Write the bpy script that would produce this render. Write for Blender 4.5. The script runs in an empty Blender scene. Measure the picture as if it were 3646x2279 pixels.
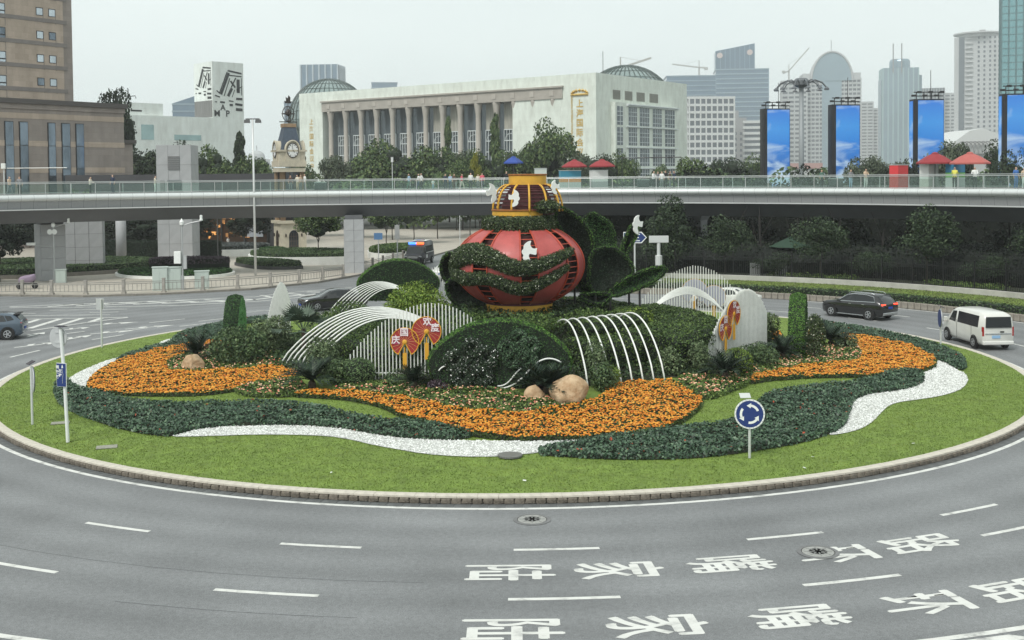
import bpy, bmesh, math, random
import numpy as np
from mathutils import Vector, Matrix, geometry as mgeo

S = bpy.context.scene
COL = S.collection
R_ = math.radians
PI = math.pi
random.seed(7)
RNG = np.random.default_rng(11)

# ------------------------------------------------------------------ camera
cam_d = bpy.data.cameras.new('camera')
cam_d.sensor_width = 36.0
cam_d.lens = 39.99
cam_d.shift_y = -0.10177
cam_d.clip_start = 0.3
cam_d.clip_end = 9000
cam = bpy.data.objects.new('camera', cam_d)
COL.objects.link(cam)
cam.matrix_world = Matrix.Translation((0, 0, 9.3)) @ Matrix.Rotation(R_(88.0), 4, 'X') @ Matrix.Rotation(-0.009, 4, 'Z')
S.camera = cam

# ------------------------------------------------------------------ sky and light (overcast)
W = bpy.data.worlds.new('World')
S.world = W
W.use_nodes = True
nt = W.node_tree
bg = nt.nodes['Background']
sky = nt.nodes.new('ShaderNodeTexSky')
sky.sky_type = 'NISHITA'
sky.sun_disc = False
SUN_EL, SUN_AZ = 52.0, 215.0            # high soft sun behind the camera's left shoulder
sky.sun_elevation = R_(SUN_EL)
sky.sun_rotation = R_(SUN_AZ)
sky.air_density = 1.0
sky.dust_density = 4.0
sky.ozone_density = 1.0
hsv = nt.nodes.new('ShaderNodeHueSaturation')
hsv.inputs['Saturation'].default_value = 0.10
hsv.inputs['Value'].default_value = 1.0
mixs = nt.nodes.new('ShaderNodeMix')
mixs.data_type = 'RGBA'
mixs.inputs[0].default_value = 0.80     # an even cloud deck hides most of the blue sky
mixs.inputs[7].default_value = (6.55, 7.28, 7.18, 1)
nt.links.new(sky.outputs[0], hsv.inputs['Color'])
nt.links.new(hsv.outputs[0], mixs.inputs[6])
wtc = nt.nodes.new('ShaderNodeTexCoord'); wnz = nt.nodes.new('ShaderNodeTexNoise'); wmp = nt.nodes.new('ShaderNodeMapping'); wmp.inputs['Scale'].default_value = (1, 1, 3.0)
wnz.inputs['Scale'].default_value = 2.0; wnz.inputs['Detail'].default_value = 5; wrp = nt.nodes.new('ShaderNodeValToRGB')      # soft unevenness of the cloud deck
wrp.color_ramp.elements[0].position = .3; wrp.color_ramp.elements[0].color = (.93, .945, .95, 1); wrp.color_ramp.elements[1].position = .7; wrp.color_ramp.elements[1].color = (1.05, 1.05, 1.045, 1)
nt.links.new(wtc.outputs['Generated'], wmp.inputs[0]); nt.links.new(wmp.outputs[0], wnz.inputs['Vector']); nt.links.new(wnz.outputs[0], wrp.inputs[0])
wmx = nt.nodes.new('ShaderNodeMix'); wmx.data_type = 'RGBA'; wmx.blend_type = 'MULTIPLY'; wmx.inputs[0].default_value = 1.0
nt.links.new(mixs.outputs[2], wmx.inputs[6]); nt.links.new(wrp.outputs[0], wmx.inputs[7]); nt.links.new(wmx.outputs[2], bg.inputs[0])
bg.inputs[1].default_value = 0.10
sl = bpy.data.lights.new('sun', 'SUN')
sl.energy = 1.5
sl.angle = R_(14)
sl.color = (1.0, 0.97, 0.92)
sun = bpy.data.objects.new('sun', sl)
COL.objects.link(sun)
sd = Vector((math.sin(R_(SUN_AZ)) * math.cos(R_(SUN_EL)), math.cos(R_(SUN_AZ)) * math.cos(R_(SUN_EL)), math.sin(R_(SUN_EL))))
sun.rotation_euler = sd.to_track_quat('Z', 'Y').to_euler()
sun.location = (0, -20, 60)
S.view_settings.view_transform = 'Standard'
S.view_settings.look = 'None'
S.view_settings.exposure = 0.56
S.view_settings.gamma = 1.0
S.view_settings.use_curve_mapping = False
try:
    S.cycles.use_denoising = True
    S.cycles.max_bounces = 6
    S.cycles.diffuse_bounces = 3
    S.cycles.glossy_bounces = 3
    S.cycles.transparent_max_bounces = 24
    S.cycles.volume_bounces = 1
    S.cycles.use_fast_gi = False
except Exception:
    pass

# ------------------------------------------------------------------ helpers
def link(o, parent=None):
    COL.objects.link(o)
    if parent is not None:
        o.parent = parent
    return o

def tag(o, label=None, cat=None, group=None, kind=None):
    if label: o['label'] = label
    if cat: o['category'] = cat
    if group: o['group'] = group
    if kind: o['kind'] = kind
    return o

def thing(name, label, cat, loc=(0, 0, 0), rz=0.0, group=None):
    o = bpy.data.objects.new(name, None)
    o.empty_display_size = 0.3
    link(o)
    o.location = loc
    o.rotation_euler = (0, 0, rz)
    return tag(o, label, cat, group)

def inst(name, mesh, parent=None, loc=(0, 0, 0), rot=(0, 0, 0), scale=(1, 1, 1)):
    o = bpy.data.objects.new(name, mesh)
    link(o, parent)
    o.location = loc
    o.rotation_euler = rot
    o.scale = scale if hasattr(scale, '__len__') else (scale,) * 3
    return o

def copy_tree(o, parent=None):
    c = o.copy()
    link(c, parent)
    for ch in list(o.children):
        copy_tree(ch, c)
    return c

def mesh_np(name, V, Fq, mats=(), midx=None, smooth=False):
    """fast mesh from arrays; Fq is an (n,3) or (n,4) index array"""
    me = bpy.data.meshes.new(name)
    V = np.asarray(V, dtype=np.float32); Fq = np.asarray(Fq, dtype=np.int32)
    n, k = Fq.shape
    me.vertices.add(len(V)); me.vertices.foreach_set('co', V.ravel())
    me.loops.add(n * k); me.loops.foreach_set('vertex_index', Fq.ravel())
    me.polygons.add(n)
    me.polygons.foreach_set('loop_start', np.arange(0, n * k, k, dtype=np.int32))
    me.polygons.foreach_set('loop_total', np.full(n, k, dtype=np.int32))
    for m in mats: me.materials.append(m)
    if midx is not None: me.polygons.foreach_set('material_index', np.asarray(midx, dtype=np.int32))
    if smooth: me.polygons.foreach_set('use_smooth', np.ones(n, dtype=bool))
    me.update(calc_edges=True)
    return me

class MB:
    """collects shapes that belong to ONE part and builds one mesh"""
    def __init__(s): s.v = []; s.f = []; s.m = []; s.cur = 0
    def add(s, vs, fs):
        b = len(s.v); s.v += [tuple(v) for v in vs]
        for f in fs: s.f.append([b + i for i in f]); s.m.append(s.cur)
        return s
    def box(s, c, d, rz=0.0, taper=1.0):
        x, y, z = d[0] / 2, d[1] / 2, d[2] / 2
        ca, sa = math.cos(rz), math.sin(rz)
        vs = []
        for k, (i, j) in ((0, (-1, -1)), (0, (1, -1)), (0, (1, 1)), (0, (-1, 1)), (1, (-1, -1)), (1, (1, -1)), (1, (1, 1)), (1, (-1, 1))):
            t = taper if k else 1.0
            px, py = i * x * t, j * y * t
            vs.append((c[0] + px * ca - py * sa, c[1] + px * sa + py * ca, c[2] + (z if k else -z)))
        return s.add(vs, [(3, 2, 1, 0), (4, 5, 6, 7), (0, 1, 5, 4), (1, 2, 6, 5), (2, 3, 7, 6), (3, 0, 4, 7)])
    def bar(s, p, q, w, h=None):
        h = h or w
        p = Vector(p); q = Vector(q); d = (q - p)
        if d.length < 1e-6: return s
        d.normalize()
        up = Vector((0, 0, 1)) if abs(d.z) < .95 else Vector((0, 1, 0))
        a = d.cross(up).normalized() * (w / 2); b = a.cross(d).normalized() * (h / 2)
        vs = [p - a - b, p + a - b, p + a + b, p - a + b, q - a - b, q + a - b, q + a + b, q - a + b]
        return s.add(vs, [(0, 1, 2, 3), (7, 6, 5, 4), (4, 5, 1, 0), (5, 6, 2, 1), (6, 7, 3, 2), (7, 4, 0, 3)])
    def tube(s, pts, r, n=6, cap=True):
        pts = [Vector(p) for p in pts]
        rs = r if hasattr(r, '__len__') else [r] * len(pts)
        rings = []; up0 = None
        for i, p in enumerate(pts):
            t = (pts[min(i + 1, len(pts) - 1)] - pts[max(i - 1, 0)])
            t = t.normalized() if t.length > 1e-9 else Vector((0, 0, 1))
            if up0 is None: up0 = Vector((0, 0, 1)) if abs(t.z) < .9 else Vector((1, 0, 0))
            a = t.cross(up0)
            if a.length < 1e-4: a = t.cross(Vector((0, 1, 0)))
            a.normalize(); b = a.cross(t).normalized(); up0 = b
            rings.append([p + (a * math.cos(2 * PI * k / n) + b * math.sin(2 * PI * k / n)) * rs[i] for k in range(n)])
        vs = [v for r2 in rings for v in r2]; fs = []
        for i in range(len(pts) - 1):
            for k in range(n):
                k2 = (k + 1) % n
                fs.append((i * n + k, (i + 1) * n + k, (i + 1) * n + k2, i * n + k2))
        if cap: fs.append(tuple(range(n))); fs.append(tuple(reversed(range((len(pts) - 1) * n, len(pts) * n))))
        return s.add(vs, fs)
    def lathe(s, prof, n=16, c=(0, 0, 0), a0=0.0, a1=2 * PI):
        full = abs(a1 - a0 - 2 * PI) < 1e-6
        m = n if full else n + 1
        vs = [(c[0] + r * math.cos(a0 + (a1 - a0) * k / n), c[1] + r * math.sin(a0 + (a1 - a0) * k / n), c[2] + z) for r, z in prof for k in range(m)]
        fs = []
        for i in range(len(prof) - 1):
            for k in range(n):
                k2 = (k + 1) % m
                fs.append((i * m + k, i * m + k2, (i + 1) * m + k2, (i + 1) * m + k))
        if full and prof[-1][0] > 1e-4: fs.append(tuple(range((len(prof) - 1) * m, len(prof) * m)))
        if full and prof[0][0] > 1e-4: fs.append(tuple(reversed(range(m))))
        return s.add(vs, fs)
    def prism(s, poly, z0, z1):
        n = len(poly)
        vs = [(x, y, z0) for x, y in poly] + [(x, y, z1) for x, y in poly]
        fs = [tuple(reversed(range(n))), tuple(range(n, 2 * n))] + [(i, (i + 1) % n, n + (i + 1) % n, n + i) for i in range(n)]
        return s.add(vs, fs)
    def quad(s, a, b, c, d): return s.add([a, b, c, d], [(0, 1, 2, 3)])
    def mesh(s, name, mat, smooth=False):
        me = bpy.data.meshes.new(name)
        me.from_pydata(s.v, [], s.f)
        for m in (mat if isinstance(mat, (list, tuple)) else [mat]): me.materials.append(m)
        if any(s.m): me.polygons.foreach_set('material_index', s.m)
        if smooth: me.polygons.foreach_set('use_smooth', [True] * len(s.f))
        me.update()
        return me
    def build(s, name, mat, parent=None, smooth=False, bevel=0.0):
        me = s.mesh(name, mat, smooth)
        if bevel:
            bm = bmesh.new(); bm.from_mesh(me)
            bmesh.ops.bevel(bm, geom=list(bm.edges), offset=bevel, segments=1, affect='EDGES', clamp_overlap=True)
            bm.to_mesh(me); bm.free()
        o = bpy.data.objects.new(name, me)
        return link(o, parent)

# ------------------------------------------------------------------ materials
MATS = {}
def mat(name, col, rough=0.7, metal=0.0, var=0.0, vscale=3.0, bump=0.0, bscale=20.0, spec=0.5, emit=None, estr=0.0, stretch=None, col2=None, alpha=None, coat=0.0):
    if name in MATS: return MATS[name]
    m = bpy.data.materials.new(name); m.use_nodes = True
    t = m.node_tree; p = t.nodes['Principled BSDF']
    p.inputs['Base Color'].default_value = (*col, 1)
    p.inputs['Roughness'].default_value = rough
    p.inputs['Metallic'].default_value = metal
    p.inputs['Specular IOR Level'].default_value = spec
    p.inputs['Coat Weight'].default_value = coat
    if emit:
        p.inputs['Emission Color'].default_value = (*emit, 1); p.inputs['Emission Strength'].default_value = estr
    vec = None
    if var or bump:
        tc = t.nodes.new('ShaderNodeTexCoord'); vec = tc.outputs['Object']
        if stretch:
            mp = t.nodes.new('ShaderNodeMapping'); mp.inputs['Scale'].default_value = stretch
            t.links.new(vec, mp.inputs[0]); vec = mp.outputs[0]
    if var:
        nz = t.nodes.new('ShaderNodeTexNoise'); nz.inputs['Scale'].default_value = vscale; nz.inputs['Detail'].default_value = 6; nz.inputs['Roughness'].default_value = .65
        t.links.new(vec, nz.inputs['Vector'])
        rp = t.nodes.new('ShaderNodeValToRGB')
        c2 = col2 or tuple(min(1, c * (1 + var)) for c in col); c1 = tuple(c * (1 - var) for c in col) if not col2 else col
        rp.color_ramp.elements[0].position = .3; rp.color_ramp.elements[1].position = .7
        rp.color_ramp.elements[0].color = (*c1, 1); rp.color_ramp.elements[1].color = (*c2, 1)
        t.links.new(nz.outputs[0], rp.inputs[0]); t.links.new(rp.outputs[0], p.inputs['Base Color'])
    if bump:
        nb = t.nodes.new('ShaderNodeTexNoise'); nb.inputs['Scale'].default_value = bscale; nb.inputs['Detail'].default_value = 4
        t.links.new(vec, nb.inputs['Vector'])
        b = t.nodes.new('ShaderNodeBump'); b.inputs['Strength'].default_value = bump; b.inputs['Distance'].default_value = .05
        t.links.new(nb.outputs[0], b.inputs['Height']); t.links.new(b.outputs[0], p.inputs['Normal'])
    MATS[name] = m
    return m

def leafmat(name, stops, rough=0.6, spec=0.25):
    """leaf or petal colour that differs from leaf to leaf"""
    if name in MATS: return MATS[name]
    m = bpy.data.materials.new(name); m.use_nodes = True
    t = m.node_tree; p = t.nodes['Principled BSDF']
    g = t.nodes.new('ShaderNodeNewGeometry'); rp = t.nodes.new('ShaderNodeValToRGB')
    e = rp.color_ramp.elements
    while len(e) < len(stops): e.new(0.5)
    for k, (pos, c) in enumerate(stops): e[k].position = pos; e[k].color = (*c, 1)
    t.links.new(g.outputs['Random Per Island'], rp.inputs[0]); t.links.new(rp.outputs[0], p.inputs['Base Color'])
    p.inputs['Roughness'].default_value = rough; p.inputs['Specular IOR Level'].default_value = spec
    MATS[name] = m
    return m

def glassmat(name, col, rough=0.08, metal=0.0, spec=0.8):
    return mat(name, col, rough, metal, spec=spec)

def clear_glass(name, col, mixv):
    if name in MATS: return MATS[name]
    m = bpy.data.materials.new(name); m.use_nodes = True
    t = m.node_tree; t.nodes.clear()
    o = t.nodes.new('ShaderNodeOutputMaterial'); tr = t.nodes.new('ShaderNodeBsdfTransparent'); gl = t.nodes.new('ShaderNodeBsdfPrincipled'); mx = t.nodes.new('ShaderNodeMixShader')
    tr.inputs[0].default_value = (*col, 1)
    gl.inputs['Base Color'].default_value = (.45, .55, .52, 1); gl.inputs['Roughness'].default_value = .12
    mx.inputs[0].default_value = mixv
    t.links.new(tr.outputs[0], mx.inputs[1]); t.links.new(gl.outputs[0], mx.inputs[2]); t.links.new(mx.outputs[0], o.inputs[0])
    MATS[name] = m
    return m

# ------------------------------------------------------------------ foliage tools
def leaf_mesh(name, P, N, size, aspect=0.5, jitter=0.8, mats=(), mfrac=None, rng=RNG, bend=0.25):
    """one small kite-shaped leaf per point; N are the mean directions the leaves face"""
    n = len(P)
    P = np.asarray(P, float); N = np.asarray(N, float)
    nn = N + rng.normal(0, jitter, (n, 3)); nn /= np.linalg.norm(nn, axis=1)[:, None] + 1e-9
    a = rng.normal(0, 1, (n, 3)); t = np.cross(nn, a); t /= np.linalg.norm(t, axis=1)[:, None] + 1e-9
    b = np.cross(nn, t)
    L = (np.asarray(size) * rng.uniform(.65, 1.35, n))[:, None]; Wd = L * aspect
    V = np.stack([P - t * L * .5, P + b * Wd * .5 + nn * L * bend * .3, P + t * L * .5 - nn * L * bend * .4, P - b * Wd * .5 + nn * L * bend * .3], 1).reshape(-1, 3)
    Fq = np.arange(4 * n).reshape(-1, 4)
    mi = None
    if mfrac:
        cum = np.cumsum(mfrac); mi = np.minimum(np.searchsorted(cum, rng.random(n) * cum[-1]), len(mfrac) - 1)
    return mesh_np(name, V, Fq, mats, mi)

def tri_arrays(me):
    me.calc_loop_triangles()
    V = np.empty(len(me.vertices) * 3, np.float32); me.vertices.foreach_get('co', V); V = V.reshape(-1, 3)
    T = np.empty(len(me.loop_triangles) * 3, np.int32); me.loop_triangles.foreach_get('vertices', T)
    return V, T.reshape(-1, 3)

def surf_points(me, density, rng=RNG, zmin=None):
    V, T = tri_arrays(me)
    A = V[T[:, 0]]; B = V[T[:, 1]]; C = V[T[:, 2]]
    cr = np.cross(B - A, C - A); ar = np.linalg.norm(cr, axis=1) / 2
    n = int(ar.sum() * density)
    k = rng.choice(len(T), n, p=ar / ar.sum())
    u, v = rng.random(n), rng.random(n); f = u + v > 1; u[f] = 1 - u[f]; v[f] = 1 - v[f]
    P = A[k] + (B - A)[k] * u[:, None] + (C - A)[k] * v[:, None]
    N = cr[k] / (2 * ar[k][:, None] + 1e-12)
    if zmin is not None:
        s = P[:, 2] > zmin; P, N = P[s], N[s]
    return P, N

def shell(name, core_mesh, density, size, mats, parent=None, mfrac=None, jitter=.7, lift=.03, aspect=.55, kind=None, loc=None):
    P, N = surf_points(core_mesh, density)
    P = P + N * RNG.uniform(-.4, 1, len(P))[:, None] * lift
    me = leaf_mesh(name, P, N, size, aspect, jitter, mats, mfrac)
    o = inst(name, me, parent)
    if kind: o['kind'] = kind
    return o

def in_poly(x, y, poly):
    px = np.array([p[0] for p in poly]); py = np.array([p[1] for p in poly]); r = np.zeros(len(x), bool)
    j = len(px) - 1
    for i in range(len(px)):
        c = ((py[i] > y) != (py[j] > y)) & (x < (px[j] - px[i]) * (y - py[i]) / (py[j] - py[i] + 1e-12) + px[i])
        r ^= c; j = i
    return r

def poly_points(poly, density, rng=RNG):
    xs = [p[0] for p in poly]; ys = [p[1] for p in poly]
    n = int((max(xs) - min(xs)) * (max(ys) - min(ys)) * density)
    x = rng.uniform(min(xs), max(xs), n); y = rng.uniform(min(ys), max(ys), n)
    k = in_poly(x, y, poly)
    return x[k], y[k]

def smooth_poly(poly, it=2):
    for _ in range(it):
        q = []
        for i in range(len(poly)):
            a, b = poly[i], poly[(i + 1) % len(poly)]
            q += [(a[0] * .75 + b[0] * .25, a[1] * .75 + b[1] * .25), (a[0] * .25 + b[0] * .75, a[1] * .25 + b[1] * .75)]
        poly = q
    return poly

def sheet(name, poly, zf, material, parent=None, step=0.8, dz=0.0):
    """triangulated flat-lying sheet with an exact outline, draped on zf(x, y)"""
    n = len(poly)
    xs = [p[0] for p in poly]; ys = [p[1] for p in poly]
    gx, gy = np.meshgrid(np.arange(min(xs), max(xs), step), np.arange(min(ys), max(ys), step))
    gx, gy = gx.ravel(), gy.ravel(); k = in_poly(gx, gy, poly)
    pts = [Vector(p) for p in poly] + [Vector((float(a), float(b))) for a, b in zip(gx[k], gy[k])]
    vs, es, fs, *_ = mgeo.delaunay_2d_cdt(pts, [(i, (i + 1) % n) for i in range(n)], [list(range(n))], 1, 1e-4)
    V = [(v.x, v.y, float(zf(v.x, v.y)) + dz) for v in vs]
    fs = [f if (vs[f[1]] - vs[f[0]]).cross(vs[f[2]] - vs[f[0]]) > 0 else list(reversed(f)) for f in fs]
    me = bpy.data.meshes.new(name); me.from_pydata(V, [], fs); me.materials.append(material); me.update()
    o = bpy.data.objects.new(name, me)
    return link(o, parent)

def text_mesh(body, size=1.0, offset=0.0, extrude=0.0):
    c = bpy.data.curves.new('glyph', 'FONT'); c.body = body; c.size = size; c.align_x = 'CENTER'; c.align_y = 'CENTER'
    c.offset = offset; c.extrude = extrude; c.resolution_u = 3
    o = bpy.data.objects.new('glyph', c); COL.objects.link(o)
    dg = bpy.context.evaluated_depsgraph_get(); dg.update()
    me = bpy.data.meshes.new_from_object(o.evaluated_get(dg))
    bpy.data.objects.remove(o); bpy.data.curves.remove(c)
    V = np.empty(len(me.vertices) * 3, np.float32); me.vertices.foreach_get('co', V); V = V.reshape(-1, 3)
    V[:, 0] -= (V[:, 0].min() + V[:, 0].max()) / 2; V[:, 1] -= (V[:, 1].min() + V[:, 1].max()) / 2
    me.vertices.foreach_set('co', V.ravel()); me.materials.clear(); me.update()
    return me

def pillow_mesh(name, outline, thick, material, origin, U, Vv, N, rings=6, bendf=None, cup=False):
    """rounded solid from a star-shaped outline in the plane (U, V), thickness along N on both sides"""
    o = Vector(origin); U = Vector(U).normalized(); Vv = Vector(Vv).normalized(); N = Vector(N).normalized()
    pl = smooth_poly(outline, 1); n = len(pl)
    cx = sum(p[0] for p in pl) / n; cy = sum(p[1] for p in pl) / n
    vs = []; fs = []
    def pt(x, y, h):
        b = bendf(x, y) if bendf else 0.0
        return o + U * x + Vv * y + N * (h + b)
    for side in (1, -1):
        base = len(vs); vs.append(pt(cx, cy, side * thick if not (cup and side > 0) else -thick * .55))
        for r in range(1, rings + 1):
            s = r / rings; h = side * thick * (1 - s ** 3) ** .5 if r < rings else side * thick * .12
            if cup and side > 0: h = thick * (-.55 + 1.35 * s * s) if r < rings else thick * .75   # hollow front like a scoop
            for p in pl: vs.append(pt(cx + (p[0] - cx) * s, cy + (p[1] - cy) * s, h))
        for i in range(n):
            j = (i + 1) % n
            f = (base, base + 1 + i, base + 1 + j); fs.append(f if side > 0 else f[::-1])
            for r in range(rings - 1):
                a, b = base + 1 + r * n, base + 1 + (r + 1) * n
                f = (a + i, b + i, b + j, a + j); fs.append(f if side > 0 else f[::-1])
    f0 = 1 + (rings - 1) * n; b0 = (1 + rings * n) + f0
    for i in range(n):
        j = (i + 1) % n; fs.append((f0 + i, b0 + i, b0 + j, f0 + j))
    me = bpy.data.meshes.new(name); me.from_pydata([tuple(v) for v in vs], [], fs); me.materials.append(material)
    me.polygons.foreach_set('use_smooth', [True] * len(fs)); me.update()
    bm = bmesh.new(); bm.from_mesh(me); bmesh.ops.recalc_face_normals(bm, faces=bm.faces); bm.to_mesh(me); bm.free()
    return me
# ================================================================== GROUND, ROAD, KERB, ISLAND
CX, CY, RK = 0.0, 55.6, 23.6           # centre and kerb radius of the roundabout
HR = [0, 3.5, 5, 7, 10, 14, 18, 23.7]; HZ = [2.7, 2.6, 2.1, 1.3, .8, .45, .3, .22]
def zf(x, y): return float(np.interp(math.hypot(x - CX, y - CY), HR, HZ))
def zfa(x, y): return np.interp(np.hypot(x - CX, y - CY), HR, HZ)

def asphalt():
    m = bpy.data.materials.new('asphalt'); m.use_nodes = True
    t = m.node_tree; p = t.nodes['Principled BSDF']; tc = t.nodes.new('ShaderNodeTexCoord')
    n1 = t.nodes.new('ShaderNodeTexNoise'); n1.inputs['Scale'].default_value = 32; n1.inputs['Detail'].default_value = 5; n1.inputs['Roughness'].default_value = .75
    n2 = t.nodes.new('ShaderNodeTexNoise'); n2.inputs['Scale'].default_value = .22; n2.inputs['Detail'].default_value = 5
    # tyre-worn bands that follow the lanes
    sp = t.nodes.new('ShaderNodeVectorMath'); sp.operation = 'DISTANCE'; sp.inputs[1].default_value = (CX, CY, 0)
    t.links.new(tc.outputs['Object'], sp.inputs[0]); t.links.new(tc.outputs['Object'], n1.inputs['Vector']); t.links.new(tc.outputs['Object'], n2.inputs['Vector'])
    w = t.nodes.new('ShaderNodeMath'); w.operation = 'MULTIPLY_ADD'; w.inputs[1].default_value = 2 * PI / 1.67; w.inputs[2].default_value = .6
    s = t.nodes.new('ShaderNodeMath'); s.operation = 'SINE'
    t.links.new(sp.outputs['Value'], w.inputs[0]); t.links.new(w.outputs[0], s.inputs[0])
    r1 = t.nodes.new('ShaderNodeValToRGB'); e = r1.color_ramp.elements
    e[0].position = .28; e[0].color = (.085, .088, .090, 1); e[1].position = .72; e[1].color = (.285, .292, .296, 1)
    r2 = t.nodes.new('ShaderNodeValToRGB'); e = r2.color_ramp.elements
    e[0].position = .3; e[0].color = (.78, .78, .78, 1); e[1].position = .7; e[1].color = (1.12, 1.12, 1.12, 1)
    mx = t.nodes.new('ShaderNodeMix'); mx.data_type = 'RGBA'; mx.blend_type = 'MULTIPLY'; mx.inputs[0].default_value = 1
    t.links.new(n1.outputs[0], r1.inputs[0]); t.links.new(n2.outputs[0], r2.inputs[0]); t.links.new(r1.outputs[0], mx.inputs[6]); t.links.new(r2.outputs[0], mx.inputs[7])
    n3 = t.nodes.new('ShaderNodeTexNoise'); n3.inputs['Scale'].default_value = 7; n3.inputs['Detail'].default_value = 3; n3.inputs['Roughness'].default_value = .8; t.links.new(tc.outputs['Object'], n3.inputs['Vector'])
    r3 = t.nodes.new('ShaderNodeValToRGB'); r3.color_ramp.elements[0].position = .3; r3.color_ramp.elements[0].color = (.80, .80, .80, 1); r3.color_ramp.elements[1].position = .7; r3.color_ramp.elements[1].color = (1.16, 1.16, 1.16, 1); t.links.new(n3.outputs[0], r3.inputs[0])
    mx0 = mx; mx = t.nodes.new('ShaderNodeMix'); mx.data_type = 'RGBA'; mx.blend_type = 'MULTIPLY'; mx.inputs[0].default_value = 1; t.links.new(mx0.outputs[2], mx.inputs[6]); t.links.new(r3.outputs[0], mx.inputs[7])
    wk = t.nodes.new('ShaderNodeMath'); wk.operation = 'MULTIPLY_ADD'; wk.inputs[1].default_value = .085; wk.inputs[2].default_value = 1.0
    t.links.new(s.outputs[0], wk.inputs[0])
    m2 = t.nodes.new('ShaderNodeVectorMath'); m2.operation = 'SCALE'
    t.links.new(mx.outputs[2], m2.inputs[0]); t.links.new(wk.outputs[0], m2.inputs['Scale'])
    t.links.new(m2.outputs[0], p.inputs['Base Color'])
    p.inputs['Roughness'].default_value = .62
    b = t.nodes.new('ShaderNodeBump'); b.inputs['Strength'].default_value = .5; b.inputs['Distance'].default_value = .012
    t.links.new(n1.outputs[0], b.inputs['Height']); t.links.new(b.outputs[0], p.inputs['Normal'])
    return m
M_ASPH = asphalt()
M_PAINT = mat('road_paint', (.62, .62, .58), .6, var=.16, vscale=9, bump=.2, bscale=40)
_r = [n for n in M_PAINT.node_tree.nodes if n.type == 'VALTORGB'][0].color_ramp        # tyre wear breaks the paint up in places
_r.elements[0].position = .30; _r.elements[0].color = (.27, .27, .265, 1); _r.elements[1].position = .47; _r.elements[1].color = (.60, .60, .565, 1); _e = _r.elements.new(.75); _e.color = (.70, .70, .67, 1)
[n for n in M_PAINT.node_tree.nodes if n.type == 'TEX_NOISE'][0].inputs['Scale'].default_value = 2.2
M_STONE = mat('kerb_stone_face', (.145, .125, .10), .85, var=.4, vscale=5, bump=.8, bscale=14)
M_CAP = mat('kerb_cap', (.52, .48, .41), .75, var=.18, vscale=4, bump=.25, bscale=30)
M_SLAB = mat('gutter_stone', (.10, .105, .105), .75, var=.3, vscale=2.5, bump=.35, bscale=20)
M_GRASS = mat('lawn_ground', (.145, .215, .035), .9, var=.3, vscale=2.2, bump=.5, bscale=40)
M_SOIL = mat('bed_soil', (.030, .034, .018), .95, var=.3, vscale=6, bump=.5)
M_GROUND = mat('far_ground', (.10, .105, .09), .9, var=.2, vscale=.05)

g = MB(); g.quad((-4000, -300, -.02), (4000, -300, -.02), (4000, 6000, -.02), (-4000, 6000, -.02))
tag(g.build('ground', M_GROUND), kind='structure')
ROAD = sheet('road', [(-95, -8), (95, -8), (95, 190), (-95, 190)], lambda x, y: 0.0, M_ASPH, step=40)
tag(ROAD, kind='structure')

def ring_strip(name, r0, r1, a0, a1, z, m, parent, n=None, c=(CX, CY)):
    n = n or max(2, int(abs(a1 - a0) / 2.0)); mb = MB(); vs = []; fs = []
    for k in range(n + 1):
        a = R_(a0 + (a1 - a0) * k / n)
        for r in (r0, r1): vs.append((c[0] + r * math.cos(a), c[1] + r * math.sin(a), z))
    for k in range(n): fs.append((2 * k, 2 * k + 1, 2 * k + 3, 2 * k + 2))
    return mb.add(vs, fs).build(name, m, parent)

ring_strip('edge_line', 24.02, 24.19, 0, 360, .004, M_PAINT, ROAD, 180)
ring_strip('edge_line', 34.22, 34.40, -150, 52, .004, M_PAINT, ROAD, 90)
for k in range(-5, 22):
    a = -114.93 + 12.43 * k
    ring_strip('lane_dash', 27.52, 27.67, a, a + 4.45, .004, M_PAINT, ROAD, 4)
for k in range(-3, 16):
    if 3 < k < 6: continue
    a = -115.2 + 12.45 * k
    ring_strip('lane_dash', 30.83, 30.98, a, a + 4.6, .004, M_PAINT, ROAD, 4)
ring_strip('lane_dash', 29.28, 29.43, -66.0, -61.9, .004, M_PAINT, ROAD, 4)

# painted road name, read by drivers going anticlockwise
def road_char(ch, r, th, w, l):
    src = text_mesh(ch, 1.0); V, T = tri_arrays(src); sh = [(0, 0), (.016, 0), (-.016, 0), (0, .016), (0, -.016)]   # brushed on a little bold
    me = mesh_np('painted_character', np.concatenate([V + [a, b, .0003 * i] for i, (a, b) in enumerate(sh)]), np.concatenate([T + len(V) * i for i in range(5)]), [M_PAINT])
    a = R_(th); o = inst('painted_character', me, ROAD, (CX + r * math.cos(a), CY + r * math.sin(a), .005), (0, 0, a), (w, l, 1))
    return o
for ch, t1, t2 in zip('陆家嘴环路', (-90.24, -85.16, -79.87, -74.51, -69.6), (-90.1, -84.82, -79.48, -74.32, -69.8)):
    road_char(ch, 29.22, t1, 1.16, 2.25); road_char(ch, 32.58, t2, 1.22, 2.25)
def line(pts, w, name='painted_line'):
    mb = MB()
    for (x0, y0), (x1, y1) in zip(pts[:-1], pts[1:]):
        d = Vector((x1 - x0, y1 - y0)).normalized(); nx, ny = -d.y * w / 2, d.x * w / 2
        mb.quad((x0 - nx, y0 - ny, .0045), (x1 - nx, y1 - ny, .0045), (x1 + nx, y1 + ny, .0045), (x0 + nx, y0 + ny, .0045))
    return mb.build(name, M_PAINT, ROAD)
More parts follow.
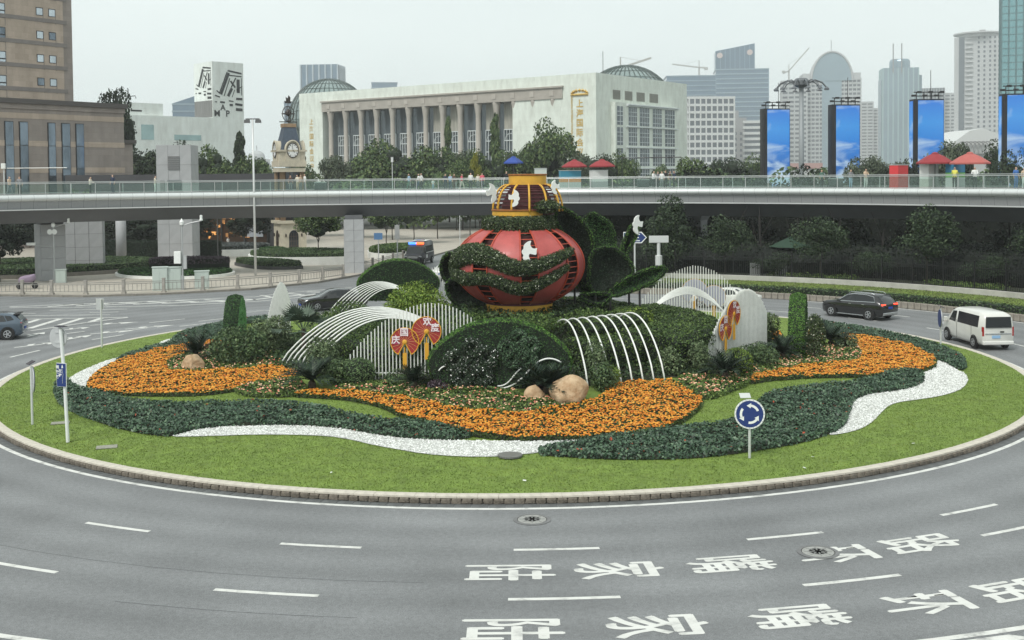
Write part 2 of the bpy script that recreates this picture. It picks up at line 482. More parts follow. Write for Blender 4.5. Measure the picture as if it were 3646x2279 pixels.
for w_, pts in [
    (0.2,[(-37.13,83.65),(-30.9,85.58),(-25.7,87.12),(-20.19,89.24),(-17.73,92.51),(-13.64,95.9)]),
    (0.2,[(-36.96,83.25),(-31.41,82.89),(-24.61,83.43),(-19.41,85.78),(-17.1,87.77),(-13.04,91.63)]),
    (0.35,[(-33.69,84.69),(-32.1,84.96),(-34.23,83.42)]),(0.35,[(-31.74,85.2),(-30.05,85.21),(-32.27,83.78)]),
    (0.35,[(-29.78,85.71),(-27.99,85.47),(-30.29,84.14)]),(0.35,[(-27.79,86.24),(-25.92,85.73),(-28.3,84.51)]),
    (0.35,[(-25.77,86.76),(-23.83,85.99),(-26.28,84.88)]),(0.35,[(-23.73,87.3),(-21.73,86.25),(-24.25,85.25)]),
    (0.35,[(-21.67,87.84),(-19.62,86.91),(-22.21,85.63)]),(0.35,[(-20.01,90.2),(-18.73,88.5),(-19.86,87.0)]),
    (0.35,[(-18.38,91.5),(-16.68,90.5),(-18.29,88.4)]),(0.35,[(-16.81,92.6),(-15.08,92.1),(-16.77,89.3)]),
    (0.35,[(-15.29,93.65),(-13.9,93.27),(-15.31,90.26)]),
    (0.2,[(-34.46,76.13),(-32.56,76.0),(-26.03,76.62)]),(0.2,[(-29.84,70.13),(-27.95,73.7),(-25.99,76.48)]),
    (0.4,[(-30.4,71.26),(-30.34,76.0)]),(0.4,[(-29.11,72.72),(-28.96,76.2)]),(0.4,[(-27.71,74.3),(-27.66,76.2)]),(0.4,[(-31.73,73.96),(-31.71,75.9)]),
    (0.16,[(-33.16,81.11),(-27.7,81.42)]),(0.16,[(-35.34,79.58),(-33.38,79.3)]),(0.16,[(-29.68,79.5),(-27.74,79.71)]),
    (0.16,[(-33.95,77.92),(-27.77,78.13)]),(0.16,[(-23.6,73.52),(-21.83,75.42)]),(0.16,[(-21.07,71.59),(-19.44,73.23)]),
    (0.16,[(-24.51,65.95),(-23.37,67.97)]),(0.16,[(-27.17,68.47),(-26.34,69.63)]),(0.16,[(-18.51,78.8),(-17.91,79.1)]),
    (0.16,[(-26.5,59.61),(-25.92,61.99)]),(0.16,[(-17.99,79.46),(-16.42,79.91)]),(0.16,[(-16.91,83.59),(-15.51,84.1)])]:
    line(pts, w_)
def arrow(x0, y0, x1, y1):
    a = Vector((x0, y0)); d = Vector((x1 - x0, y1 - y0)); L = d.length * 1.5; d.normalize(); n = Vector((-d.y, d.x)); mb = MB()
    def P(u, v): q = a + d * u + n * v; return (q.x, q.y, .0045)
    mb.quad(P(0, -.09), P(L * .66, -.09), P(L * .66, .09), P(0, .09))
    mb.add([P(L * .6, -.42), P(L, 0), P(L * .6, .42)], [(0, 1, 2)])
    mb.quad(P(L * .25, .09), P(L * .38, .09), P(L * .5, .5), P(L * .36, .5))
    mb.build('painted_arrow', M_PAINT, ROAD)
for q in [(-27.03,72.46,-25.3,73.51),(-24.1,70.45,-22.41,71.68),(-27.91,70.27,-27.1,71.15),(-25.51,68.36,-24.06,69.37),(-26.16,65.82,-25.56,67.25),(-27.79,63.07,-26.51,64.57),(-28.93,67.46,-28.75,68.73)]: arrow(*q)

mb = MB(); mb.quad((8.6, 22.2, .0045), (9.4, 22.15, .0045), (10.4, 22.35, .0045), (9.9, 22.55, .0045)); mb.build('painted_arrow', M_PAINT, ROAD)

def manhole(name, label, x, y, z, r):
    t = thing(name, label, 'manhole cover', (x, y, z))
    M_MH = mat('manhole_iron', (.34, .34, .32), .6, .3, var=.2, vscale=12, bump=.3)
    MB().lathe([(r * 1.22, 0), (r * 1.22, .008), (r * .97, .012), (r * .97, 0)], 28).build('frame', mat('manhole_frame', (.17, .17, .17), .7, .2, var=.2), t)
    mb = MB().lathe([(r * .93, 0), (r * .93, .010), (r * .9, .016), (0, .016)], 28)
    mb.build('cover', M_MH, t)
    mb = MB()
    for k in range(8):
        a = k * PI / 4; mb.bar((math.cos(a) * r * .2, math.sin(a) * r * .2, .018), (math.cos(a) * r * .8, math.sin(a) * r * .8, .018), .035, .01)
    mb.lathe([(r * .55, .016), (r * .55, .023), (r * .5, .023), (r * .5, .016)], 24)
    mb.build('tread_pattern', mat('manhole_tread', (.27, .27, .26), .6, .3), t)
M_SEAM = mat('tar_seam', (.085, .087, .09), .7)
for r_, a0_, a1_ in ((29.9, -121, -94), (32.05, -106, -96)):   # faint paving joints and sealed cracks
    q_ = [(CX + (r_ + .008 * math.sin(k * 1.3)) * math.cos(R_(a0_ + (a1_ - a0_) * k / 40)), CY + (r_ + .008 * math.sin(k * 1.3)) * math.sin(R_(a0_ + (a1_ - a0_) * k / 40))) for k in range(41)]
    o_ = line(q_, .022, 'tar_seam'); o_.data.materials[0] = M_SEAM; o_.location.z = -.002
manhole('manhole_cover', 'round manhole cover in the near lane beside the edge line', .47, 30.47, .006, .42)
manhole('manhole_cover', 'round manhole cover inside the painted character on the right', 7.44, 27.62, .008, .42)

# ---- kerb ring: stone blocks, cap stones and gutter slabs
KERB = tag(MB().lathe([(RK - .34, 0), (RK - .02, 0), (RK - .02, .15), (RK - .34, .15)], 120, (CX, CY, 0)).build('kerb', M_STONE), kind='structure')
def block_mesh(w, d, h, m, bev, seed, rough=.012):
    rnd = random.Random(seed)
    bm = bmesh.new(); bmesh.ops.create_cube(bm, size=1)
    for v in bm.verts: v.co = Vector((v.co.x * d, v.co.y * w, v.co.z * h))
    bmesh.ops.bevel(bm, geom=list(bm.edges), offset=bev, segments=1, affect='EDGES')
    for v in bm.verts: v.co += Vector([rnd.uniform(-rough, rough) for _ in range(3)])
    me = bpy.data.meshes.new('block'); bm.to_mesh(me); bm.free(); me.materials.append(m); return me
stones = [block_mesh(.285, .13, .155, M_STONE, .03, k, .014) for k in range(6)]
caps = [block_mesh(.595, .33, .065, M_CAP, .008, 40 + k, .003) for k in range(3)]
slabs = [block_mesh(.47, .34, .04, M_SLAB, .008, 80 + k, .004) for k in range(4)]
n_s = int(2 * PI * RK / .30)
cnt = 0
for k in range(n_s):
    a = 2 * PI * k / n_s
    if -math.sin(a) * 1.0 > -.12 and cnt < 300:
        inst('kerb_stone', stones[(k * 7) % 6], KERB, (CX + (RK + .03) * math.cos(a), CY + (RK + .03) * math.sin(a), .082), (0, 0, a)); cnt += 1
n_c = int(2 * PI * RK / .60)
for k in range(n_c):
    a = 2 * PI * k / n_c
    inst('cap_stone', caps[(k * 5) % 3], KERB, (CX + (RK - .12) * math.cos(a), CY + (RK - .12) * math.sin(a), .192), (0, 0, a))
n_g = int(2 * PI * RK / .48)
for k in range(n_g):
    a = 2 * PI * k / n_g
    if -math.sin(a) > -.1:
        inst('gutter_slab', slabs[(k * 7) % 4], KERB, (CX + (RK + .25) * math.cos(a), CY + (RK + .25) * math.sin(a), -.008), (0, 0, a))

# ---- lawn mound
vs = []; fs = []; nr, na = 40, 120
for i in range(nr + 1):
    r = (RK - .27) * i / nr
    for k in range(na):
        a = 2 * PI * k / na; vs.append((CX + r * math.cos(a), CY + r * math.sin(a), float(np.interp(r, HR, HZ)) - .01))
for i in range(nr):
    for k in range(na):
        k2 = (k + 1) % na; fs.append((i * na + k, (i + 1) * na + k, (i + 1) * na + k2, i * na + k2))
LAWN = MB().add(vs, fs).build('lawn', M_GRASS, smooth=True); tag(LAWN, kind='structure')
M_BLADE = leafmat('grass_blade', [(0, (.110, .172, .028)), (.4, (.138, .208, .036)), (.8, (.166, .236, .044)), (1, (.215, .265, .075))], .7)
_t = M_BLADE.node_tree; _p = _t.nodes['Principled BSDF']; _l = _p.inputs['Base Color'].links[0].from_socket        # worn and greener patches of turf
_c = _t.nodes.new('ShaderNodeTexCoord'); _n = _t.nodes.new('ShaderNodeTexNoise'); _n.inputs['Scale'].default_value = .45; _n.inputs['Detail'].default_value = 5; _q = _t.nodes.new('ShaderNodeValToRGB')
_q.color_ramp.elements[0].position = .32; _q.color_ramp.elements[0].color = (.80, .86, .82, 1); _q.color_ramp.elements[1].position = .70; _q.color_ramp.elements[1].color = (1.18, 1.08, 1.05, 1)
_m = _t.nodes.new('ShaderNodeMix'); _m.data_type = 'RGBA'; _m.blend_type = 'MULTIPLY'; _m.inputs[0].default_value = 1
_t.links.new(_c.outputs['Object'], _n.inputs['Vector']); _t.links.new(_n.outputs[0], _q.inputs[0]); _t.links.new(_l, _m.inputs[6]); _t.links.new(_q.outputs[0], _m.inputs[7]); _t.links.new(_m.outputs[2], _p.inputs['Base Color'])
def grass(n_total):
    out = []
    r = np.sqrt(RNG.uniform(13.0 ** 2, (RK - .28) ** 2, n_total)); a = RNG.uniform(0, 2 * PI, n_total)
    x = CX + r * np.cos(a); y = CY + r * np.sin(a)
    keep = RNG.random(n_total) < np.clip((70 - y) / 24, .25, 1)
    x, y = x[keep], y[keep]
    n = len(x); z = zfa(x, y) - .012
    base = np.stack([x, y, z], 1)
    ang = RNG.uniform(0, 2 * PI, n); h = RNG.uniform(.02, .05, n); w = RNG.uniform(.010, .02, n)
    lean = RNG.normal(0, .03, (n, 2))
    dx = np.stack([np.cos(ang) * w, np.sin(ang) * w, np.zeros(n)], 1)
    tip = base + np.stack([lean[:, 0], lean[:, 1], h], 1)
    V = np.stack([base - dx, base + dx, tip], 1).reshape(-1, 3)
    me = mesh_np('grass', V, np.arange(3 * n).reshape(-1, 3), [M_BLADE])
    return tag(inst('grass', me), 'short mown green grass covering the roundabout lawn', 'grass', kind='stuff')
grass(330000)

# ---- planted beds
BEDS = {
 'gravel_left': [(-19.23,64.49),(-19.59,63.57),(-19.39,61.02),(-19.49,59.55),(-19.9,58.0),(-20.3,56.54),(-20.42,54.62),(-20.42,52.97),(-20.23,51.41),(-20.04,50.79),(-19.39,49.58),(-18.79,48.7),(-18.26,48.25),(-18.23,48.37),(-18.76,49.79),(-19.06,50.97),(-19.36,52.36),(-19.49,53.49),(-19.57,54.5),(-19.5,55.71),(-19.61,56.26),(-19.77,57.79),(-19.54,58.94),(-19.31,60.36),(-18.92,60.95),(-18.81,62.28),(-18.93,63.47)],
 'gravel_front': [(-12.05,39.69),(-11.85,39.85),(-11.43,40.63),(-10.46,41.01),(-9.35,40.97),(-8.48,40.96),(-7.14,40.65),(-6.23,40.31),(-5.3,39.66),(-4.39,39.04),(-3.54,38.68),(-2.3,38.41),(-0.06,38.25),(0.74,38.16),(2.36,38.3),(3.39,38.52),(2.75,38.07),(1.93,37.72),(1.11,37.04),(0.71,36.68),(0.21,36.54),(-0.5,36.27),(-1.8,36.32),(-2.98,36.74),(-3.81,37.31),(-4.67,37.9),(-5.59,38.74),(-6.49,39.28),(-7.78,39.56),(-9.06,39.69),(-10.52,39.58),(-11.75,39.53)],
 'gravel_right': [(20.29,54.47),(20.49,53.78),(20.36,52.44),(20.26,51.49),(20.29,50.87),(19.86,49.39),(19.22,48.0),(18.38,46.69),(17.22,45.56),(16.0,44.84),(15.14,44.38),(14.49,43.71),(13.84,42.53),(13.02,40.95),(12.39,40.02),(11.78,39.39),(11.08,38.96),(10.83,38.96),(11.54,39.84),(11.97,40.76),(12.4,41.92),(12.98,43.55),(13.44,44.63),(13.93,45.32),(14.75,46.08),(15.91,46.64),(16.92,47.56),(17.54,48.51),(18.13,49.93),(18.35,50.82),(19.3,52.09),(19.96,53.42)],
 'green_left_back': [(-19.5,55.71),(-19.61,56.26),(-19.77,57.79),(-19.54,58.94),(-19.31,60.36),(-18.92,60.95),(-18.81,62.28),(-19.23,64.49),(-19.33,66.83),(-19.06,67.88),(-18.64,69.53),(-18.02,71.11),(-17.19,72.34),(-16.63,73.39),(-15.98,73.96),(-15.48,71.46),(-16.1,71.05),(-16.81,70.43),(-16.14,65.26),(-16.08,63.12),(-17.03,62.0),(-18.05,61.03),(-18.77,59.23),(-19.31,57.15)],
 'green_left_front': [(-20.21,49.96),(-19.59,48.26),(-18.5,45.92),(-17.55,44.46),(-16.42,43.08),(-14.97,41.57),(-13.72,40.44),(-12.68,39.83),(-12.11,39.61),(-11.85,39.85),(-11.43,40.63),(-10.46,41.01),(-9.35,40.97),(-8.48,40.96),(-7.14,40.65),(-6.23,40.31),(-5.3,39.66),(-4.39,39.04),(-3.54,38.68),(-2.3,38.38),(-1.38,38.71),(-1.74,39.35),(-2.61,40.12),(-3.5,40.68),(-3.94,40.79),(-4.84,41.12),(-5.78,41.73),(-6.82,42.74),(-7.88,43.63),(-9.16,44.3),(-10.15,44.55),(-11.83,44.6),(-13.77,44.82),(-14.88,45.32),(-16.12,46.15),(-17.04,47.09),(-18.15,48.23),(-18.79,48.7),(-19.39,49.58),(-20.04,50.79),(-20.06,50.51)],
 'green_right_front': [(0.67,36.45),(1.11,37.12),(1.93,37.72),(3.17,38.37),(4.01,38.67),(4.9,39.21),(6.22,39.79),(7.6,40.4),(8.4,41.21),(9.24,43.1),(10.17,45.1),(11.11,46.06),(12.54,46.9),(14.26,47.7),(16.01,49.21),(16.77,50.57),(17.75,51.27),(18.29,50.82),(17.97,49.64),(17.54,48.51),(16.92,47.56),(15.91,46.64),(14.75,46.08),(13.93,45.32),(13.44,44.63),(12.98,43.55),(12.4,41.92),(11.97,40.76),(11.54,39.84),(10.83,38.96),(9.74,37.89),(8.35,37.04),(7.8,36.74),(6.4,36.09),(5.22,35.82),(4.08,35.75),(2.59,35.89),(1.47,36.21)],
 'green_right_back': [(17.99,69.15),(18.98,68.27),(20.35,65.78),(21.39,62.75),(21.96,59.79),(22.03,57.52),(21.85,55.23),(21.38,53.47),(20.45,51.34),(20.36,52.28),(20.49,53.78),(20.36,54.65),(20.64,57.87),(20.28,60.4),(19.65,62.45),(18.55,63.4),(17.83,64.65),(16.95,65.15)],
 'orange_left': [(-18.23,48.37),(-18.73,49.78),(-19.01,50.96),(-19.43,53.32),(-19.44,55.52),(-19.25,56.95),(-18.7,59.02),(-18.01,60.9),(-17.0,61.9),(-15.89,62.4),(-15.63,61.09),(-16.48,59.99),(-16.54,57.11),(-16.84,55.71),(-16.63,54.26),(-16.15,52.83),(-15.71,52.11),(-15.01,51.78),(-13.14,51.69),(-11.69,51.43),(-10.86,51.32),(-9.59,50.03),(-9.37,49.12),(-9.34,48.44),(-10.95,48.12),(-11.56,46.97),(-12.78,46.39),(-14.3,46.56),(-15.91,46.97),(-17.07,47.47),(-17.74,47.93)],
 'orange_front': [(-8.96,45.43),(-8.52,45.87),(-7.56,45.91),(-6.02,45.21),(-5.0,44.59),(-4.01,44.02),(-3.02,43.02),(-1.63,42.21),(-0.06,41.61),(1.05,41.96),(2.66,43.05),(3.55,43.9),(3.68,45.45),(3.99,45.74),(4.8,46.1),(6.34,46.8),(6.75,46.19),(7.06,45.13),(7.35,44.03),(7.14,43.0),(6.68,41.86),(6.1,40.62),(5.28,39.61),(4.46,39.05),(3.4,38.59),(2.36,38.3),(0.75,38.19),(-0.06,38.28),(-1.3,38.71),(-1.95,39.44),(-2.85,40.55),(-3.75,41.03),(-4.26,41.86),(-4.91,42.93),(-5.85,43.89),(-6.88,44.59),(-7.88,44.98)],
 'orange_right': [(18.2,62.65),(19.5,61.97),(20.13,59.95),(20.57,57.67),(20.44,55.19),(19.99,53.42),(19.29,51.93),(18.35,50.82),(17.75,51.27),(16.72,50.42),(16.15,49.64),(14.74,49.31),(12.57,48.9),(11.66,48.34),(10.77,47.87),(9.83,47.0),(9.8,47.84),(11.15,49.47),(13.23,51.48),(15.27,52.94),(15.99,52.73),(17.12,55.32),(17.63,58.15),(17.65,60.31),(17.79,61.69)],
 'begonia_boulder': [(-16.63,54.26),(-16.84,55.71),(-16.54,57.11),(-16.48,59.99),(-15.56,61.07),(-13.72,60.47),(-11.28,54.72),(-10.59,51.34),(-10.86,51.32),(-11.69,51.43),(-13.14,51.69),(-15.01,51.78),(-15.71,52.11),(-16.15,52.83)],
 'begonia_left': [(-11.56,46.97),(-10.95,48.12),(-9.34,48.44),(-8.45,46.33),(-8.6,45.8),(-8.96,45.43),(-10.42,45.76),(-10.82,45.93),(-11.42,46.6)],
 'begonia_front': [(-7.56,45.91),(-6.44,46.59),(-5.45,46.47),(-4.19,46.05),(-3.17,45.27),(-2.53,45.9),(-2.21,45.16),(-0.05,44.85),(0.4,43.51),(1.32,43.67),(2.76,43.21),(2.66,43.05),(1.05,41.96),(-0.06,41.61),(-1.63,42.21),(-3.02,43.02),(-4.01,44.02),(-5.0,44.59),(-6.02,45.21)],
 'begonia_right': [(14.8,57.61),(16.59,58.37),(17.65,60.31),(17.63,58.15),(17.12,55.32),(15.99,52.73),(15.27,52.94),(13.23,51.48),(11.15,49.47),(9.8,47.84),(9.83,47.0),(8.5,45.18),(7.43,43.95),(7.08,45.22),(6.75,46.19),(6.89,47.19),(7.82,48.0),(8.44,47.51),(9.67,48.68),(10.95,51.05),(11.73,52.04),(12.53,53.12)],
 'orange_right_back': [(16.41,63.34),(17.15,64.12),(17.28,62.62),(16.59,60.38),(15.72,60.21)],
 'orange_right_inner': [(14.38,63.79),(14.94,64.47),(14.88,62.79),(14.2,59.91),(13.35,59.22)],
}

M_WHITEGRAVEL = leafmat('white_pebble', [(0, (.30, .30, .28)), (.25, (.58, .59, .56)), (1, (.84, .85, .82))], .8)
M_GRAVBASE = mat('gravel_base', (.50, .51, .48), .9, var=.2, vscale=30)
M_DG = leafmat('dark_leaf', [(0, (.014, .032, .018)), (.5, (.035, .075, .040)), (.85, (.080, .145, .080)), (1, (.14, .21, .125))], .45, .4)
M_REDLEAF = leafmat('red_leaf', [(0, (.30, .05, .02)), (1, (.45, .10, .05))])
M_OR = leafmat('orange_flower', [(0, (.34, .075, .006)), (.3, (.52, .16, .012)), (.7, (.64, .26, .03)), (1, (.72, .38, .07))], .7)
M_OL = leafmat('marigold_leaf', [(0, (.02, .04, .01)), (1, (.075, .11, .025))])
M_BG = leafmat('begonia_leaf', [(0, (.03, .06, .014)), (.5, (.085, .14, .03)), (1, (.17, .23, .06))], .5)
M_BF = leafmat('begonia_flower', [(0, (.62, .16, .12)), (.5, (.72, .36, .22)), (1, (.85, .62, .42))])

def gravel(key, label):
    poly = smooth_poly(BEDS[key], 1)
    t = thing('gravel_bed', label, 'gravel')
    sheet('gravel_base', poly, zf, M_GRAVBASE, t, .8, .012)
    x, y = poly_points(poly, 330); n = len(x); z = zfa(x, y) + .012
    s = RNG.uniform(.018, .038, n)
    c = np.stack([x, y, z + s * .3], 1)
    off = np.array([(1, 0, 0), (0, 1, 0), (-1, 0, 0), (0, -1, 0), (0, 0, .8)], float)
    V = c[:, None, :] + off[None] * s[:, None, None] * RNG.uniform(.7, 1.3, (n, 5, 1))
    T = np.array([(0, 1, 4), (1, 2, 4), (2, 3, 4), (3, 0, 4)])
    Fq = (np.arange(n)[:, None, None] * 5 + T[None]).reshape(-1, 3)
    tag(inst('pebbles', mesh_np('pebbles', V.reshape(-1, 3), Fq, [M_WHITEGRAVEL]), t), kind='stuff')
gravel('gravel_left', 'white pebble band curving along the left rim of the planting')
gravel('gravel_front', 'white pebble band winding across the front lawn')
gravel('gravel_right', 'white pebble band sweeping round the right end of the marigolds')

def bed(name, key, label, cat, hgt, dens, size, mats, frac, jit=.7, flower=None, drop=.5):
    poly = BEDS[key]
    t = thing(name, label, cat)
    sheet('soil', smooth_poly(poly, 1), zf, M_SOIL, t, .8, .02)
    x, y = poly_points(smooth_poly(poly, 1), dens); n = len(x)
    lump = .75 + .25 * np.sin(x * 3.1 + 1.3 * np.sin(y * 2.3)) * np.sin(y * 3.7)
    z = zfa(x, y) + hgt * lump * (1 - drop * RNG.random(n) ** 2)
    N = np.tile((0, -.15, 1.0), (n, 1)); sp_ = np.array(smooth_poly(poly, 1)); nx_ = np.roll(sp_, -1, 0); ln_ = np.hypot(*(nx_ - sp_).T); m_ = int(ln_.sum() * 55)
    kk_ = RNG.choice(len(sp_), m_, p=ln_ / ln_.sum()); e_ = sp_[kk_] + (nx_ - sp_)[kk_] * RNG.random((m_, 1)) + RNG.normal(0, .03, (m_, 2)); ctr = sp_.mean(0)
    x = np.concatenate([x, e_[:, 0]]); y = np.concatenate([y, e_[:, 1]]); z = np.concatenate([z, zfa(e_[:, 0], e_[:, 1]) + RNG.uniform(.02, hgt * .8, m_)]); N = np.concatenate([N, np.tile((0, -.7, .6), (m_, 1))])
    o = inst('foliage', leaf_mesh('foliage', np.stack([x, y, z], 1), N, size, .62, jit, mats, frac), t); o['kind'] = 'stuff'
    if flower:
        fd, fs_, fm = flower
        x, y = poly_points(smooth_poly(poly, 1), fd); n = len(x)
        lump = .75 + .25 * np.sin(x * 3.1 + 1.3 * np.sin(y * 2.3)) * np.sin(y * 3.7)
        z = zfa(x, y) + hgt * lump * RNG.uniform(.92, 1.22, n)
        s = fs_ * RNG.uniform(.7, 1.25, n); c = np.stack([x, y, z], 1); k6 = 5
        ang = np.arange(k6) * 2 * PI / k6
        off = np.concatenate([np.stack([np.cos(ang), np.sin(ang), np.full(k6, -.15)], 1), [(0, 0, .55)]])
        V = c[:, None, :] + off[None] * s[:, None, None] + RNG.normal(0, .12, (n, k6 + 1, 3)) * s[:, None, None]
        T = np.array([(i, (i + 1) % k6, k6) for i in range(k6)])
        Fq = (np.arange(n)[:, None, None] * (k6 + 1) + T[None]).reshape(-1, 3)
        o = inst('blossoms', mesh_np('blossoms', V.reshape(-1, 3), Fq, [fm]), t); o['kind'] = 'stuff'
    return t
M_UNDER = leafmat('understorey_leaf', [(0, (.012, .028, .010)), (.5, (.03, .06, .02)), (1, (.08, .12, .04))], .55)
for lab, pl in (('dark mixed underplanting around the lantern and terraces', [(CX + 10.3 * math.cos(k * PI / 18), CY + 10.3 * math.sin(k * PI / 18)) for k in range(36)]),
                ('dark mixed underplanting around the right pole screen', [(6.5, 47.6), (9.5, 48.0), (12.5, 52.5), (14.8, 55), (14.8, 60), (11, 62), (8, 58), (8, 50)]),
                ('dark mixed underplanting around the left pole screen', [(-9.5, 49.5), (-12, 53.2), (-14.6, 57), (-15.2, 61), (-11, 64), (-8.5, 58), (-8, 50)])):
    BEDS['under'] = pl; UND = (lab,)
    t = thing('underplanting', lab, 'plants'); sheet('soil', pl, zf, M_SOIL, t, .9, .015)
    x, y = poly_points(pl, 95); z = zfa(x, y) + RNG.uniform(.04, .34, len(x))
    inst('foliage', leaf_mesh('foliage', np.stack([x, y, z], 1), np.tile((0, -.2, 1.), (len(x), 1)), .17, .55, .7, [M_UNDER]), t)['kind'] = 'stuff'
GC = [M_DG, M_REDLEAF]
for key, lab in (('green_left_back', 'dark green leafy ground cover band at the back left of the island'),
                 ('green_left_front', 'long dark green leafy ground cover band winding across the left lawn'),
                 ('green_right_front', 'dark green leafy ground cover band around the roundabout arrow sign'),
                 ('green_right_back', 'dark green leafy ground cover band at the back right beside the white van')):
    bed('ground_cover_bed', key, lab, 'ground cover', .26, 330, .115, GC, [.995, .005], .55)
for key, lab in (('orange_left', 'orange marigold bed curling round the boulder at left'),
                 ('orange_front', 'orange marigold bed flowing across the front centre'),
                 ('orange_right', 'orange marigold bed spreading over the right end of the island'),
                 ('orange_right_back', 'small orange marigold patch behind the back right cycad'),
                 ('orange_right_inner', 'small orange marigold patch beside the right edge-on topiary')):
    bed('marigold_bed', key, lab, 'flower bed', .22, 210, .10, [M_OL], None, .7, (125, .048, M_OR))
for key, lab in (('begonia_boulder', 'mixed low planting around the boulder at left'),
                 ('begonia_left', 'pale green begonia bed below the left white arches'),
                 ('begonia_front', 'begonia bed with pink blossoms in front of the round topiary screen'),
                 ('begonia_right', 'begonia bed with peach blossoms at the right between marigolds')):
    bed('begonia_bed', key, lab, 'flower bed', .26, 230, .12, [M_BG], None, .7, (20, .045, M_BF))
# ================================================================== ISLAND FEATURES
M_HEDGE = leafmat('hedge_leaf', [(0, (0.016, 0.034, 0.009)), (.5, (0.052, 0.098, 0.023)), (.85, (0.109, 0.172, 0.041)), (1, (0.172, 0.241, 0.069))], .55)
M_TURF = leafmat('topiary_turf', [(0, (0.012, 0.033, 0.012)), (.5, (0.027, 0.075, 0.021)), (.85, (0.053, 0.128, 0.033)), (1, (0.090, 0.180, 0.045))], .6)
M_TURFDARK = leafmat('topiary_dark', [(0, (.004, .010, .005)), (.6, (.011, .024, .012)), (1, (.028, .052, .026))], .6)
M_TURFLIGHT = leafmat('topiary_light', [(0, (0.037, 0.106, 0.015)), (.6, (0.075, 0.175, 0.027)), (1, (0.138, 0.263, 0.050))], .6)
M_BOX = leafmat('boxwood', [(0, (.020, .034, .012)), (.5, (.05, .08, .028)), (.87, (.085, .12, .042)), (.93, (.16, .19, .11)), (1, (.55, .56, .45))], .5)
M_PINKW = leafmat('pale_flower', [(0, (.5, .46, .48)), (1, (.8, .78, .78))])
M_YG = leafmat('yellow_green_shrub', [(0, (0.058, 0.111, 0.013)), (.5, (0.130, 0.208, 0.029)), (1, (0.247, 0.325, 0.058))], .55)
M_SHRUB = leafmat('shrub_leaf', [(0, (0.024, 0.048, 0.020)), (.5, (0.060, 0.105, 0.041)), (1, (0.145, 0.204, 0.085))], .5)
M_PURPLE = leafmat('purple_leaf', [(0, (0.025, 0.014, 0.022)), (.6, (0.070, 0.048, 0.063)), (1, (0.154, 0.119, 0.140))], .5)
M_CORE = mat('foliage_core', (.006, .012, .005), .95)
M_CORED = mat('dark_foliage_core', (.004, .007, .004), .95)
M_WHITE = mat('white_paint', (.78, .79, .76), .45, var=.06, vscale=3)
M_WHITEPIPE = mat('white_pipe', (.76, .77, .73), .45, var=.1, vscale=4)
M_RED = mat('lantern_red', (.40, .075, .068), .5, var=.2, vscale=1.2, coat=.06)
M_REDFRAME = mat('lantern_frame', (.42, .06, .03), .5, var=.15, vscale=5)
M_DARKRED = mat('lantern_inner', (.045, .008, .008), .8)
M_YEL = mat('lantern_yellow', (.62, .34, .035), .5, var=.14, vscale=2)
M_MAROON = mat('lantern_louvre', (.075, .012, .016), .7)

# ---- terraced hedges round the lantern
def hedge_ring(label, r0, r1, z1, a0, a1, dens=300):
    t = thing('terrace_hedge', label, 'hedge', group=None)
    n = max(6, int((a1 - a0) / 5)); vs = []; fs = []
    for k in range(n + 1):
        a = R_(a0 + (a1 - a0) * k / n); w = .12 * math.sin(k * 1.7)
        for r, z in ((r1 + w, float(np.interp(r1, HR, HZ)) - .05), (r1 + .1 + w, z1 - .25), (r1 - .15 + w, z1), (r0 + .1, z1 + .03), (r0, float(np.interp(r0, HR, HZ)) - .1)):
            vs.append((CX + r * math.cos(a), CY + r * math.sin(a), z))
    for k in range(n):
        for j in range(4): fs.append((k * 5 + j, k * 5 + 5 + j, k * 5 + 6 + j, k * 5 + 1 + j))
    fs.append((0, 1, 2, 3, 4)); fs.append(tuple(n * 5 + j for j in (4, 3, 2, 1, 0)))
    core = MB().add(vs, fs).build('core', M_CORE, t)
    shell('leaves', core.data, dens, .10, [M_HEDGE], t, jitter=.6, lift=.06, kind='stuff')
hedge_ring('clipped hedge terrace behind the right white arches', 6.6, 8.5, 2.2, -70, -47)
hedge_ring('long clipped hedge terrace between right arches and right pole screen', 6.5, 9.9, 2.3, -46, 38)
hedge_ring('clipped hedge terrace under the back right white arches', 6.4, 8.8, 2.0, 41, 100)
hedge_ring('clipped hedge terrace behind the left white arches', 6.6, 9.0, 2.05, 152, 238)
hedge_ring('clipped hedge terrace under the back left white arches', 6.4, 8.8, 2.0, 101, 151, 220)
hedge_ring('inner clipped hedge tier on the right side of the lantern', 4.9, 6.5, 2.75, -60, 70)
hedge_ring('inner clipped hedge tier on the left side of the lantern', 4.9, 6.5, 2.6, 140, 250)

